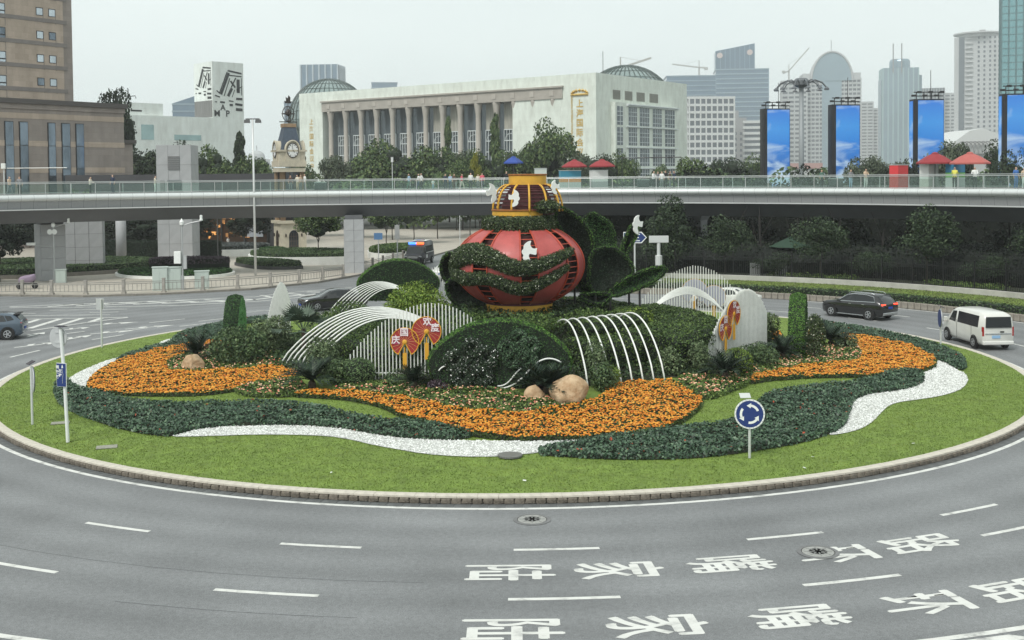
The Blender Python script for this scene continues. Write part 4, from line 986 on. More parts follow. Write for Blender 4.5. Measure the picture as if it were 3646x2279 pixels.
# ---- white pole screens with lucky fans
M_FANRED = mat('fan_red', (.34, .026, .024), .5, var=.1, vscale=5)
M_FANYEL = mat('fan_yellow', (.70, .36, .03), .5)
M_FANRIB = mat('fan_rib', (.72, .42, .18), .5)
M_CHAR = mat('character_white', (.85, .74, .76), .5)
M_CHARED = mat('character_edge', (.38, .05, .12), .5)
M_FANBACK = mat('fan_back', (.42, .42, .52), .6)
def fan(t, u, z, r, chars, flip=1):
    """a wide open folding fan hung on the screen at local (u, z); faces local -y"""
    f = MB(); n = 30; a0, a1 = R_(-62), R_(242); y = -.14 * flip
    arc = [(u + r * math.cos(a0 + (a1 - a0) * k / n), z + r * math.sin(a0 + (a1 - a0) * k / n)) for k in range(n + 1)]
    vs = [(u, y, z)] + [(a, y, b) for a, b in arc] + [(u, y + .05 * flip, z)] + [(a, y + .05 * flip, b) for a, b in arc]
    m = n + 2
    f.add(vs, [(0, k, k + 1) for k in range(1, n + 1)]); f.cur = 1; f.add(vs, [(m, m + k + 1, m + k) for k in range(1, n + 1)])
    fo = f.build('lucky_fan', [M_FANRED, M_FANBACK], t)
    MB().tube([(a, y - .01 * flip, b) for a, b in arc], .02, 5).build('fan_rim', M_FANYEL, fo)
    MB().tube([(u, y - .01 * flip, z), (arc[0][0], y - .01 * flip, arc[0][1])], .025, 5).build('fan_rim', M_FANYEL, fo)
    MB().tube([(u, y - .01 * flip, z), (arc[-1][0], y - .01 * flip, arc[-1][1])], .025, 5).build('fan_rim', M_FANYEL, fo)
    for k in range(1, 15):
        a = a0 + (a1 - a0) * k / 15
        MB().tube([(u + r * .12 * math.cos(a), y - .012 * flip, z + r * .12 * math.sin(a)), (u + r * .55 * math.cos(a + .08), y - .012 * flip, z + r * .55 * math.sin(a + .08)), (u + r * .95 * math.cos(a), y - .012 * flip, z + r * .95 * math.sin(a))], .0055, 4).build('fan_fold', M_FANRIB, fo)
    h = MB().lathe([(.10, 0), (.10, .03), (.05, .05), (0, .05)], 12).build('fan_hub', M_FANYEL, fo); h.rotation_euler = (R_(90) * flip, 0, 0); h.location = (u, y - .01 * flip, z)
    MB().box((u, y - .02 * flip, z - r * .62), (.035, .03, r * .5)).box((u, y - .02 * flip, z - r * 1.35), (.17, .04, r * 1.15)).build('tassel', M_FANYEL, fo)
    for ch, ca, cr in chars:
        a = R_(ca)
        for mm, off, dy in ((M_CHARED, .05, .022), (M_CHAR, .018, .032)):
            me = text_mesh(ch, .37, offset=off * .4); me.materials.append(mm)
            c = inst('fan_character', me, fo, (u + r * cr * math.cos(a), y - dy * flip, z + r * cr * math.sin(a)), (R_(90), 0, 0 if flip > 0 else PI))
PROF = [(0, 1.05), (.08, 1.55), (.16, 2.0), (.25, 2.42), (.36, 2.8), (.48, 3.08), (.58, 3.2), (.68, 3.16), (.78, 2.98), (.86, 2.72), (.93, 2.4), (1, 1.95)]
def pole_screen(label, x, y, yaw, L=5.7, mir=False, fans=None, scale=1.0, flip=1, gap=.15, rad=.025):
    t = thing('pole_screen', label, 'screen', (x, y, zf(x, y) - .05), yaw)
    n = int(L / gap) + 1; rnd = random.Random(int(x * 10))
    base = {}
    for k in range(n):
        u = k / (n - 1); uu = 1 - u if mir else u
        h = float(np.interp(uu, [p[0] for p in PROF], [p[1] for p in PROF])) * scale + rnd.uniform(-.02, .02)
        MB().tube([(u * L - L / 2, 0, 0), (u * L - L / 2, 0, h)], rad, 6).build('pole', M_WHITEPIPE, t)
    MB().box((0, .05, .25), (L, .04, .04)).build('ground_rail', M_WHITEPIPE, t)
    for (u, z, r, chars) in fans or []: fan(t, u, z, r, chars, flip)
    return t
FA = [(1.75, 1.95, .60, [('欢', 85, .70), ('度', 25, .66)]), (.85, 1.48, .58, [('国', 92, .70), ('庆', 165, .66)])]
pole_screen('white pole screen with two red fans at front left of the lantern', -3.98, 47.2, R_(-4), fans=[(.40, 2.02, .61, FA[0][3]), (-.52, 1.58, .59, FA[1][3])])
pole_screen('dense white pole screen with two red fans at right', 10.6, 53.2, R_(51), mir=False, fans=[(-.75, 2.15, .62, FA[0][3]), (-1.55, 1.55, .60, FA[1][3])], gap=.13, rad=.034)
pole_screen('grey white pole screen seen almost edge-on at left', -12.75, 61.6, R_(88.3), mir=False, scale=1.0)
pole_screen('white pole screen at the back right with pale fan backs', 9.9, 65.2, R_(-8), mir=False, flip=-1, fans=[(.55, 2.15, .72, []), (1.65, 1.85, .66, [])], gap=.15, scale=1.14)
pole_screen('white pole screen behind the lantern at back left', -4.3, 65.0, R_(10), mir=False, scale=1.12)

# ---- white arches made of bent pipes
def arch_set(label, starts, ends, peak, skew, rad=.045):
    x0 = sum(s[0] for s in starts) / len(starts); y0 = sum(s[1] for s in starts) / len(starts)
    t = thing('pipe_arches', label, 'arch', (x0, y0, 0))
    for s, e, pk in zip(starts, ends, peak):
        pts = []
        for k in range(19):
            u = k / 18; hu = u ** skew
            b = math.sin(PI * hu) ** .8
            lo = s[2] * (1 - u) + e[2] * u
            pts.append((s[0] + (e[0] - s[0]) * u - x0, s[1] + (e[1] - s[1]) * u - y0, lo + (pk - max(s[2], e[2]) * .5 - min(s[2], e[2]) * .5) * b))
        MB().tube(pts, rad, 6).build('arch_pipe', M_WHITEPIPE, t, smooth=True)
def lerp3(a, b, n): return [tuple(a[j] + (b[j] - a[j]) * k / (n - 1) for j in range(3)) for k in range(n)]
arch_set('row of white pipe arches at the left of the lantern', lerp3((-10.8, 52.0, .6), (-8.9, 50.2, .7), 8), lerp3((-3.3, 53.4, 2.0), (-3.0, 51.2, 1.9), 8), [3.22 - .035 * k for k in range(8)], .92, .04)
arch_set('row of white pipe arches coming down at the right front', lerp3((6.3, 47.0, .7), (3.0, 45.4, .7), 8), lerp3((4.6, 53.4, 2.0), (1.8, 52.4, 2.0), 8), [3.15 - .02 * k for k in range(8)], .85, .038)
arch_set('row of white pipe arches at the back left', lerp3((-10.4, 63.0, 1.5), (-8.6, 61.6, 1.7), 8), lerp3((-4.9, 64.2, 1.9), (-4.7, 62.2, 1.9), 8), [3.45 - .03 * k for k in range(8)], .95, .03)
arch_set('row of white pipe arches at the back right', lerp3((7.3, 62.4, 1.5), (7.1, 60.6, 1.7), 8), lerp3((12.0, 63.8, 1.3), (11.9, 62.0, 1.3), 8), [3.05 - .03 * k for k in range(8)], 1.05, .028)

# ---- signs on the island
M_SIGNPOST = mat('sign_post', (.60, .62, .60), .45, .3, var=.08)
M_SIGNBACK = mat('sign_back', (.52, .53, .53), .5, .4, var=.1)
M_BLUE = mat('sign_blue', (.012, .035, .16), .45)
M_SOLAR = mat('solar_panel', (.02, .022, .04), .2)
def flat_poly(pts, y, m, name, parent):
    mb = MB(); mb.add([(a, y, b) for a, b in pts], [tuple(range(len(pts)))]); return mb.build(name, m, parent)
def disc(name, m, parent, r, y, z, n=36, th=.02):
    o = MB().lathe([(r, 0), (r, th), (0, th)], n).build(name, m, parent); o.rotation_euler = (R_(90), 0, 0); o.location = (0, y, z); return o
def roundabout_sign():
    x, y = 7.5, 35.95
    t = thing('roundabout_sign', 'blue round sign with three circling arrows on a grey post', 'traffic sign', (x, y, zf(x, y)), R_(-6))
    MB().lathe([(.045, 0), (.045, 1.55), (0, 1.56)], 10).build('post', M_SIGNPOST, t)
    z = 1.42; R = .475
    d = disc('sign_plate', M_WHITE, t, R, -.05, z)
    disc('blue_face', M_BLUE, t, R * .9, -.066, z, th=.008)
    for k in range(24):
        a = 2 * PI * k / 24; MB().box((R * .945 * math.cos(a), -.074, z + R * .945 * math.sin(a)), (.016, .006, .016)).build('stud', M_BLUE, t)
    for k in range(3):
        mb = MB(); c0 = R_(60 + 120 * k); n = 9; vs = []; fs = []
        for i in range(n + 1):
            a = c0 - R_(38) + R_(62) * i / n
            for rr in (R * .50, R * .66): vs.append((rr * math.cos(a), -.0765, z + rr * math.sin(a)))
        for i in range(n): fs.append((2 * i, 2 * i + 1, 2 * i + 3, 2 * i + 2))
        mb.add(vs, fs); a = c0 + R_(22); a2 = c0 + R_(50)
        mb.add([(R * .40 * math.cos(a), -.0765, z + R * .40 * math.sin(a)), (R * .76 * math.cos(a), -.0765, z + R * .76 * math.sin(a)), (R * .60 * math.cos(a2), -.0765, z + R * .60 * math.sin(a2))], [(0, 1, 2)])
        mb.build('arrow', M_WHITE, t)
    s = MB().box((0, 0, 0), (.34, .24, .02)).build('solar_panel', mat('solar_back', (.5, .52, .5), .5), t); s.location = (-.14, 0, z + R + .1); s.rotation_euler = (.5, 0, .15)
roundabout_sign()
def round_sign_back(label, x, y, h, rot, r=.30, side=-.22, zsign=None):
    t = thing('round_sign', label, 'traffic sign', (x, y, zf(x, y)), rot)
    MB().lathe([(.045, 0), (.045, h), (0, h + .01)], 10).build('post', M_SIGNPOST, t)
    z = zsign or h - r * .6
    d = disc('sign_plate', M_SIGNBACK, t, r, .06, z, th=.03); d.location.x = side
    d = disc('sign_face', M_BLUE, t, r * .97, .075, z, th=.01); d.location.x = side; d.rotation_euler = (R_(-90), 0, 0)
    MB().box((side / 2, .04, z + r * .5), (abs(side) + .1, .03, .04)).box((side / 2, .04, z - r * .5), (abs(side) + .1, .03, .04)).build('clamp', M_SIGNBACK, t)
    s = MB().box((0, 0, 0), (.36, .26, .02)).build('solar_panel', M_SOLAR, t); s.location = (side, 0, z + r + .14); s.rotation_euler = (.45, 0, .2)
    return t
round_sign_back('short grey post with a round sign turned away at far left', -17.9, 42.0, 2.15, R_(-60), .50, -.12, 1.65)
round_sign_back('white round sign turned edge-on beside the white van', 22.05, 58.4, 2.05, R_(80), .46, -.1, 1.55)
x, y = -15.5, 39.1
t = thing('direction_sign', 'blue rectangular direction sign with a round sign back on a pale post at left', 'traffic sign', (x, y, zf(x, y)), R_(-18))
MB().tube([(.06, 0, 0), (-.02, 0, 2.2), (-.14, 0, 3.95)], .06, 12).build('post', mat('pale_post', (.70, .72, .70), .5, var=.06), t)
d_ = disc('round_sign_back', M_SIGNBACK, t, .36, .09, 3.62, th=.03); d_.location.x = -.30; MB().box((-.22, .05, 3.8), (.4, .03, .05)).box((-.22, .05, 3.44), (.4, .03, .05)).build('clamp', M_SIGNBACK, t); MB().box((-.12, 0, 4.02), (.36, .26, .02)).build('solar_panel', M_SOLAR, t)
MB().box((-.06, -.09, 2.35), (.40, .03, .82)).build('sign_frame', M_WHITE, t)
MB().box((-.06, -.108, 2.35), (.375, .012, .795)).build('sign_board', M_BLUE, t)
for i, (ch, cx_, cz_) in enumerate([('明', -.21, 2.62), ('珠', -.21, 2.45), ('路', -.21, 2.28), ('左', -.1, 2.5), ('转', -.1, 2.34)]):
    me = text_mesh(ch, .13, offset=.004); me.materials.append(M_WHITE); inst('sign_character', me, t, (cx_, -.1165, cz_), (R_(90), 0, 0))
mb = MB(); pts = [(-.01, 2.06), (.0, 2.22), (.025, 2.36), (.0, 2.5), (-.01, 2.6)]
for a, b in zip(pts[:-1], pts[1:]): mb.bar((a[0], -.118, a[1]), (b[0], -.118, b[1]), .004, .025)
mb.add([(-.05, -.1165, 2.6), (.03, -.1165, 2.6), (-.01, -.1165, 2.72)], [(0, 1, 2)]); mb.build('sign_arrow', M_WHITE, t)
x, y = -22.3, 61.4
t = thing('marker_sign', 'slim post with a small square sign back at the far left kerb', 'traffic sign', (x, y, zf(x, y)))
MB().lathe([(.05, 0), (.05, 2.6), (0, 2.61)], 10).build('post', M_SIGNPOST, t)
MB().box((-.08, .06, 2.35), (.42, .025, .6)).build('sign_plate', M_SIGNBACK, t)
# small plates in the lawn
M_PATCH = mat('concrete_patch', (.26, .26, .21), .9, var=.25, vscale=8)
for lab, px, py, w, d in (('pale square access cover in the lawn beside the blue sign', -13.8, 38.25, .85, .6), ('worn brown patch cover in the lawn behind the blue sign post', -16.9, 42.1, .8, .55)):
    o = MB().box((0, 0, 0), (w * .8, d * .75, .03), .3).build('access_cover', M_PATCH, bevel=.005); o.location = (px, py, zf(px, py) + .012); tag(o, lab, 'cover')
o = thing('manhole_grate', 'dark round grate at the edge of the front white pebbles', 'grate', (-.13, 36.3, zf(-.13, 36.3) + .02))
MB().lathe([(.40, 0), (.40, .05), (.36, .06), (.0, .04)], 24).build('rim', mat('grate_iron', (.16, .16, .15), .7, .3, var=.3, vscale=20), o)
for k in range(7): MB().box((0, -.27 + .09 * k, .055), (2 * math.sqrt(max(.01, .13 - (-.27 + .09 * k) ** 2)), .03, .02)).build('grate_bar', mat('grate_bar', (.22, .22, .20), .7, .2), o)
for k, (px, py) in enumerate([(.3, 33.4), (8.9, 34.6), (9.5, 35.9), (13.3, 37.6), (-5.6, 34.5)]):
    o = MB().box((0, 0, 0), (.10, .06, .012), k).build('litter', M_WHITE, bevel=.003); o.location = (px, py, zf(px, py) + .05); o.rotation_euler = (.2, .15, k)
    tag(o, ('white paper scrap on the front lawn above the manhole', 'largest white paper scrap on the right front lawn', 'white paper scrap on the lawn below the arrow sign', 'white paper scrap on the lawn at far right', 'tiny white paper scrap on the left front lawn')[k], 'litter')

# ================================================================== FOOTBRIDGE RING
BX, BY, BR = -9.85, 54.8, 54.1
def bp(a, r, z=0.0): return (BX + r * math.cos(a), BY + r * math.sin(a), z)
M_TUBE = mat('bridge_tube', (.62, .64, .63), .35, .25, var=.05, vscale=1)
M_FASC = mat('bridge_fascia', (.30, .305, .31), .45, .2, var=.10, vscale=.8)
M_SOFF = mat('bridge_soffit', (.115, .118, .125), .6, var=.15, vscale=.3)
M_STEEL = mat('rail_steel', (.55, .57, .56), .35, .6)
M_GLASS = clear_glass('rail_glass', (.86, .94, .91), .10)
M_DECK = mat('bridge_deck', (.28, .27, .26), .8, var=.15)
BR_T = thing('footbridge', 'grey ring footbridge with white rounded edge and glass rail spanning the scene', 'bridge')
A0, A1 = R_(14), R_(146)
dA = 1.045 / BR
nP = int((A1 - A0) / dA)
def sweep(name, prof, m, n=66, smooth=False):
    vs = []; fs = []; k = len(prof)
    for i in range(n + 1):
        a = A0 + (A1 - A0) * i / n
        for r, z in prof: vs.append(bp(a, r, z))
    for i in range(n):
        for j in range(k - 1): fs.append((i * k + j, i * k + j + 1, (i + 1) * k + j + 1, (i + 1) * k + j))
    o = MB().add(vs, fs).build(name, m, BR_T, smooth=smooth)
    bm = bmesh.new(); bm.from_mesh(o.data); bmesh.ops.recalc_face_normals(bm, faces=bm.faces); bm.to_mesh(o.data); bm.free()
    return o
sweep('deck', [(BR + .05, 7.98), (BR + 6.0, 7.98), (BR + 6.0, 7.6), (BR + .05, 7.6), (BR + .05, 7.98)], M_DECK)
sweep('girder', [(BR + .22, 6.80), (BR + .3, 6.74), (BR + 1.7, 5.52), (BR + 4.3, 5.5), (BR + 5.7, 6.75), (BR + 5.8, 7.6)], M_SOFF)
sweep('edge_strip', [(BR + .02, 6.80), (BR - .04, 6.80), (BR - .04, 6.70), (BR + .25, 6.70)], mat('edge_strip', (.6, .61, .6), .4, .3))
sweep('far_edge', [(BR + 6.0, 8.05), (BR + 6.25, 7.95), (BR + 6.3, 7.6), (BR + 6.0, 7.3), (BR + 5.8, 6.7)], M_TUBE)
# one tube panel and one fascia panel, repeated round the ring
L_ = 1.045 * .985
mb = MB(); vs = []; fs = []
for i in range(10):
    t = PI / 2 + PI * i / 9
    for s in (-1, 1): vs.append((.12 + .36 * math.cos(t), s * L_ / 2, 7.75 + .30 * math.sin(t)))
for i in range(9): fs.append((2 * i, 2 * i + 1, 2 * i + 3, 2 * i + 2))
tube_me = mb.add(vs, fs).mesh('edge_panel', M_TUBE, True)
fasc_me = MB().quad((.06, -L_ / 2, 7.46), (.06, L_ / 2, 7.46), (.16, L_ / 2, 6.80), (.16, -L_ / 2, 6.80)).mesh('fascia_panel', M_FASC)
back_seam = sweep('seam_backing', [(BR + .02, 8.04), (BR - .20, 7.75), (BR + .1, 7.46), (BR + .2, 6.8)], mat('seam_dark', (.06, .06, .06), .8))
for k in range(nP):
    a = A0 + dA * (k + .5)
    inst('edge_panel', tube_me, BR_T, bp(a, BR), (0, 0, a))
    inst('fascia_panel', fasc_me, BR_T, bp(a, BR), (0, 0, a))
glass_me = MB().box((0, 0, 8.56), (.016, 2 * 1.045 * .965, .78)).mesh('glass_panel', M_GLASS)
post_me = MB().box((0, 0, 8.5), (.05, .05, 1.0)).box((0, 0, 8.03), (.14, .12, .06)).mesh('rail_post', M_STEEL)
for k in range(nP // 2):
    a = A0 + 2 * dA * (k + .5)
    inst('glass_panel', glass_me, BR_T, bp(a, BR + .3), (0, 0, a))
    inst('rail_post', post_me, BR_T, bp(a - dA, BR + .3), (0, 0, a - dA))
    if k % 2 == 0:
        inst('rail_post', post_me, BR_T, bp(a, BR + 5.8), (0, 0, a))
def hoop(name, r, z, rad, m):
    MB().tube([bp(A0 + (A1 - A0) * i / 110, r, z) for i in range(111)], rad, 6).build(name, m, BR_T, smooth=True)
hoop('handrail', BR + .3, 9.02, .035, M_STEEL); hoop('handrail', BR + .42, 9.13, .03, M_STEEL); hoop('foot_rail', BR + .3, 8.1, .03, M_STEEL)
hoop('handrail', BR + 5.8, 9.0, .04, M_STEEL); hoop('foot_rail', BR + 5.8, 8.15, .025, M_STEEL)
M_PIER = mat('pier_panel', (.36, .365, .37), .6, var=.10, vscale=.7)
M_PIERD = mat('pier_core', (.07, .07, .07), .8)
def pier(label, x, y, w, d, z1, yaw, rows=5, cols=2, flare=1.0):
    t = thing('bridge_pier', label, 'pier', (x, y, .1), yaw)
    MB().box((0, 0, z1 / 2), (w - .06, d - .06, z1)).build('core', M_PIERD, t)
    ph = z1 / rows; pw = w / cols; pm = block_mesh(pw * .975, .06, ph * .985, M_PIER, .008, 3, 0)
    for i in range(rows):
        for j in range(cols):
            inst('clad_panel', pm, t, (-w / 2 + pw * (j + .5), -d / 2, ph * (i + .5)), (0, 0, R_(90)))
        sm = block_mesh(d * .97, .06, ph * .985, M_PIER, .008, 4, 0) if i == 0 else sm
        for s in (-1, 1): inst('clad_panel', sm, t, (s * w / 2, 0, ph * (i + .5)))
    if flare > 1:
        MB().box((0, 0, z1 - .35), (w * .9, d, .9), 0, flare).build('flared_head', M_PIER, t)
    MB().box((0, 0, z1 + .15), (w * .9, d * .9, .5)).build('bearing', M_SOFF, t)
pier('clad square bridge pier standing by the roadside railing behind the police van', -15.3, 109.8, 1.85, 2.2, 5.2, R_(8))
pier('clad bridge pier at the far left with camera pole in front', -42.4, 104.2, 2.15, 2.0, 5.2, R_(38), 5, 1)
pier('wide clad bridge wall behind the far left pier', -43.0, 112.0, 5.2, 1.2, 5.2, R_(12), 4, 4)
pier('flared bridge pier under the right span among dark trees', 17.4, 109.6, 2.3, 2.0, 5.3, R_(-28), 3, 2, 1.4)
for lab, x, y in (('round grey column under the left span, nearer one', -44.0, 118.0), ('round grey column under the left span, farther one', -42.9, 124.6)):
    t = thing('round_column', lab, 'column', (x, y, .1)); MB().lathe([(.55, 0), (.55, 5.9)], 20).build('shaft', M_PIER, t, smooth=True); MB().lathe([(.7, 0), (.7, .25), (.58, .3)], 20).build('footing', M_PIERD, t)
# lift tower that serves the bridge
t = thing('lift_tower', 'grey clad lift tower with louvre rising behind the footbridge', 'lift tower', (-36.8, 125.5, .1), R_(3))
MB().box((0, 0, 6.45), (3.66, 3.4, 12.9)).build('core', M_PIERD, t)
pm = block_mesh(1.22, .06, 2.13, M_PIER, .01, 3, 0)
for i in range(6):
    for j in range(3):
        inst('clad_panel', pm, t, (-1.24 + 1.24 * j, -1.72, 1.08 + 2.15 * i), (0, 0, R_(90)))
    sm = block_mesh(3.4, .06, 2.13, M_PIER, .01, 4, 0)
    for s in (-1, 1): inst('clad_panel', sm, t, (s * 1.86, 0, 1.08 + 2.15 * i))
for k in range(7): MB().box((0, -1.80, 10.3 + .22 * k), (1.25, .08, .12)).build('louvre_blade', mat('louvre', (.18, .18, .18), .6), t)
MB().box((.05, -1.80, 8.55), (1.5, .1, 1.1)).build('window', glassmat('dark_glass', (.045, .055, .06)), t)
MB().box((-1.25, -1.79, 8.1), (.45, .08, 2.0)).build('side_panel', mat('louvre', (.18, .18, .18)), t)
for ch, cx_ in (('上', -1.2), ('下', 0.05), ('梯', 1.25)): pass
MB().tube([(.0, 0, 12.9), (0, 0, 13.4)], .03, 5).tube([(-.4, 0, 13.2), (.4, 0, 13.3)], .03, 5).build('roof_sensor', mat('dark_steel', (.05, .05, .05)), t)

# ================================================================== LEFT PLAZA
M_PAVE = mat('plaza_paving', (.40, .365, .31), .8, var=.14, vscale=.9, bump=.15, bscale=4)
M_KERB2 = mat('pavement_kerb', (.20, .185, .16), .8, var=.2, vscale=2)
M_WALL = mat('planter_wall', (.74, .74, .70), .6, var=.10, vscale=1)
EDGE = [(-75, 96), (-50, 92.6), (-41.2, 91.3), (-34, 90.0), (-28.3, 91.2), (-21.8, 94.6), (-17.2, 100.2), (-14.6, 107), (-11.7, 121), (-8.3, 138), (-3.5, 165), (2, 200)]
plaza = MB().prism(EDGE + [(-130, 200), (-130, 96)], -.02, .15).build('pavement', M_PAVE); tag(plaza, kind='structure')
for i in range(1, len(EDGE) - 1):
    (x0, y0), (x1, y1) = EDGE[i], EDGE[i + 1]; L = math.hypot(x1 - x0, y1 - y0); n = max(1, int(L / 1.5))
    for k in range(n):
        u = (k + .5) / n; MB
        km = block_mesh(.14, L / n * .985, .19, M_KERB2, .015, 5, .002) if k == 0 else km
        inst('kerb_stone', km, plaza, (x0 + (x1 - x0) * u, y0 + (y1 - y0) * u, .07), (0, 0, math.atan2(y1 - y0, x1 - x0)))
far_side = MB().prism([(.5, 112), (2.5, 104), (6, 101.5), (8, 110), (12, 140), (22, 200), (10, 200), (6, 150)], -.02, .14).build('pavement', M_PAVE); tag(far_side, kind='structure')
# railing along the kerb
M_POST = mat('railing_post', (.30, .28, .25), .7, var=.2, vscale=3)
M_RAIL = mat('railing_bar', (.27, .26, .24), .6, .3)
def railing(label, pts, h=1.0, gap=.34):
    t = thing('railing', label, 'railing', (pts[0][0], pts[0][1], .15)); ox, oy = pts[0]
    pm = MB().box((0, 0, .55), (.22, .22, 1.1)).box((0, 0, .07), (.34, .34, .14)).box((0, 0, 1.13), (.26, .26, .07)).mesh('post', M_POST)
    for (x, y) in pts: inst('post', pm, t, (x - ox, y - oy, 0))
    for (x0, y0), (x1, y1) in zip(pts[:-1], pts[1:]):
        a = (x0 - ox, y0 - oy); b = (x1 - ox, y1 - oy)
        for z in (.22, .78, .92): MB().bar((*a, z), (*b, z), .05, .05).build('rail', M_RAIL, t)
        L = math.hypot(x1 - x0, y1 - y0); n = max(2, int(L / gap)); bm_ = MB().box((0, 0, .5), (.03, .03, .58)).mesh('baluster', M_RAIL) if 'bm_' not in dir() else bm_
        for k in range(1, n): u = k / n; inst('baluster', bm_, t, (a[0] + (b[0] - a[0]) * u, a[1] + (b[1] - a[1]) * u, 0))
railing('stone and metal roadside railing in front of the left plaza', [(-49, 93.2), (-44.5, 92.0), (-39.47, 91.3), (-36.9, 90.8), (-34.1, 90.6), (-31.2, 91.0), (-28.27, 91.9), (-25.4, 93.0), (-22.9, 94.5), (-20.6, 96.5), (-18.6, 99.0), (-17.0, 101.5), (-15.6, 104.6)])
railing('stone and metal roadside railing beside the police van', [(-14.5, 110.1), (-13.9, 112.9), (-13.25, 116.2), (-12.6, 119.8), (-11.9, 123.6)])
railing('pale roadside railing on the far side of the back road', [(-.6, 118.0), (.6, 124), (1.8, 130), (3.0, 136), (4.2, 142), (5.4, 148)], gap=.5)
# planters
def planter(label, poly, hw, hh, m, walls=M_WALL, inset=.35, dens=160, leaf=.16, z0=.15):
    t = thing('planter', label, 'planter', (poly[0][0], poly[0][1], z0)); ox, oy = poly[0]
    P = [(x - ox, y - oy) for x, y in smooth_poly(poly, 2)]
    cx_ = sum(p[0] for p in P) / len(P); cy_ = sum(p[1] for p in P) / len(P)
    MB().prism(P, 0, hw).build('planter_wall', walls, t)
    I = []
    for x, y in P:
        d = math.hypot(x - cx_, y - cy_); k = max(.1, (d - inset) / d); I.append((cx_ + (x - cx_) * k, cy_ + (y - cy_) * k))
    c = MB().prism(I, hw - .05, hw + hh).build('hedge_core', M_CORE, t)
    shell('hedge_leaves', c.data, dens, leaf, [m], t, jitter=.6, lift=.1, kind='stuff')
    return t
M_LAV = leafmat('lavender_leaf', [(0, (.05, .06, .05)), (.5, (.10, .115, .11)), (1, (.17, .18, .18))], .7)
planter('white walled planter with dark hedge in front of the clock tower', [(-28.5, 121.5), (-24.5, 118.6), (-17.2, 119.0), (-15.6, 121.5), (-17.0, 127), (-24, 131), (-29.5, 128)], .85, .3, M_SHRUB)
planter('round lawn bed with white rim on the left plaza', [(-38.5, 109), (-36, 105), (-31, 103.2), (-27, 105), (-26.2, 109), (-29, 113), (-34, 114.3), (-38, 112.5)], .25, .18, M_TURF)
planter('purple leaved hedge on the round lawn bed', [(-36.4, 111.6), (-33, 109.8), (-28.6, 110.2), (-27.6, 112.5), (-30, 114.2), (-34.5, 114.2)], .9, .45, M_PURPLE, M_CORE, .05)
planter('low dark hedge box left of the tall lamp post', [(-30.6, 121.5), (-25.5, 113.5), (-21.6, 113.2), (-20.8, 115.2), (-26.5, 121.8)], .3, .4, M_SHRUB, mat('dark_planter', (.05, .05, .05), .6))
planter('white walled flower planter near the shopfront', [(-42, 137), (-37, 133), (-31, 133.5), (-28.6, 137.5), (-31, 142), (-39, 143)], .8, .35, M_LAV)
planter('small white walled planter behind the low hedge box', [(-30.5, 134), (-27.6, 131.5), (-26.2, 134), (-27.5, 137.5), (-30.2, 137.5)], .5, .35, M_TURF)
planter('curved white bench planter near the second plaza tree', [(-16.5, 128), (-13.8, 124.5), (-10.6, 131.5), (-11.5, 139), (-14.5, 140), (-17, 135)], .7, .35, M_HEDGE)
planter('dark ground hedge under the left span of the bridge', [(-56, 109), (-48, 104.5), (-43, 107), (-36, 113), (-37, 121), (-46, 124), (-56, 121)], .35, .5, M_SHRUB, M_KERB2)
planter('dark clipped hedge at the far left roadside', [(-62, 106), (-52, 98.6), (-45.5, 99.5), (-46.5, 104), (-55, 110)], .35, .9, M_SHRUB, M_KERB2)
planter('tall dark hedge behind the round columns', [(-50, 131), (-40, 128.5), (-33, 128.5), (-33, 131), (-42, 133), (-50, 135)], .3, 1.7, M_TURFDARK, M_KERB2)
# ================================================================== RIGHT VERGE
VER = thing('verge_wall', 'stone block wall of the planted verge on the right side of the road', 'wall', (CX, CY, 0))
M_BLOCK = mat('verge_block', (.25, .225, .19), .85, var=.3, vscale=2, bump=.5, bscale=8)
vb = [block_mesh(.47, .30, .46, M_BLOCK, .04, 60 + k, .012) for k in range(4)]
for k in range(104):
    a = R_(-6) + .49 / 34.05 * k
    inst('wall_block', vb[(k * 3) % 4], VER, (34.75 * math.cos(a), 34.75 * math.sin(a), .22), (0, 0, a))
def ring_solid(name, prof, m, a0, a1, n=40, parent=None):
    vs = []; fs = []; k = len(prof)
    for i in range(n + 1):
        a = R_(a0 + (a1 - a0) * i / n)
        for r, z in prof: vs.append((CX + r * math.cos(a), CY + r * math.sin(a), z))
    for i in range(n):
        for j in range(k - 1): fs.append((i * k + j, (i + 1) * k + j, (i + 1) * k + j + 1, i * k + j + 1))
    return MB().add(vs, fs).build(name, m, parent)
verge = ring_solid('verge', [(34.8, .40), (35.9, .52), (38.55, .92)], M_GRASS, -6, 84); tag(verge, kind='structure')
a_ = RNG.uniform(R_(-4), R_(82), 26000); r_ = RNG.uniform(35.9, 38.5, 26000)
Pg = np.stack([CX + r_ * np.cos(a_), CY + r_ * np.sin(a_), np.interp(r_, [35.9, 38.55], [.53, .94])], 1)
tag(inst('verge_grass', leaf_mesh('verge_grass', Pg, np.tile((0, -.5, 1.), (26000, 1)), .11, .3, .6, [leafmat('verge_blade', [(0, (.06, .085, .025)), (1, (.15, .17, .06))])])), 'rough grass strip on the right verge', 'grass', kind='stuff')
t = thing('verge_hedge', 'low ragged hedge along the top of the right verge wall', 'hedge')
c = ring_solid('core', [(34.95, .35), (34.95, .75), (35.3, .85), (35.85, .75), (35.95, .4)], M_CORE, -6, 84, 50, t)
shell('leaves', c.data, 240, .15, [M_SHRUB], t, jitter=.9, lift=.22, kind='stuff')
t = thing('low_wall', 'pale low wall at the foot of the black fence', 'wall')
ring_solid('coping', [(38.5, .85), (38.5, 1.28), (38.9, 1.28), (38.9, .85)], mat('low_wall', (.42, .41, .37), .8, var=.2, vscale=1), -6, 84, 60, t)
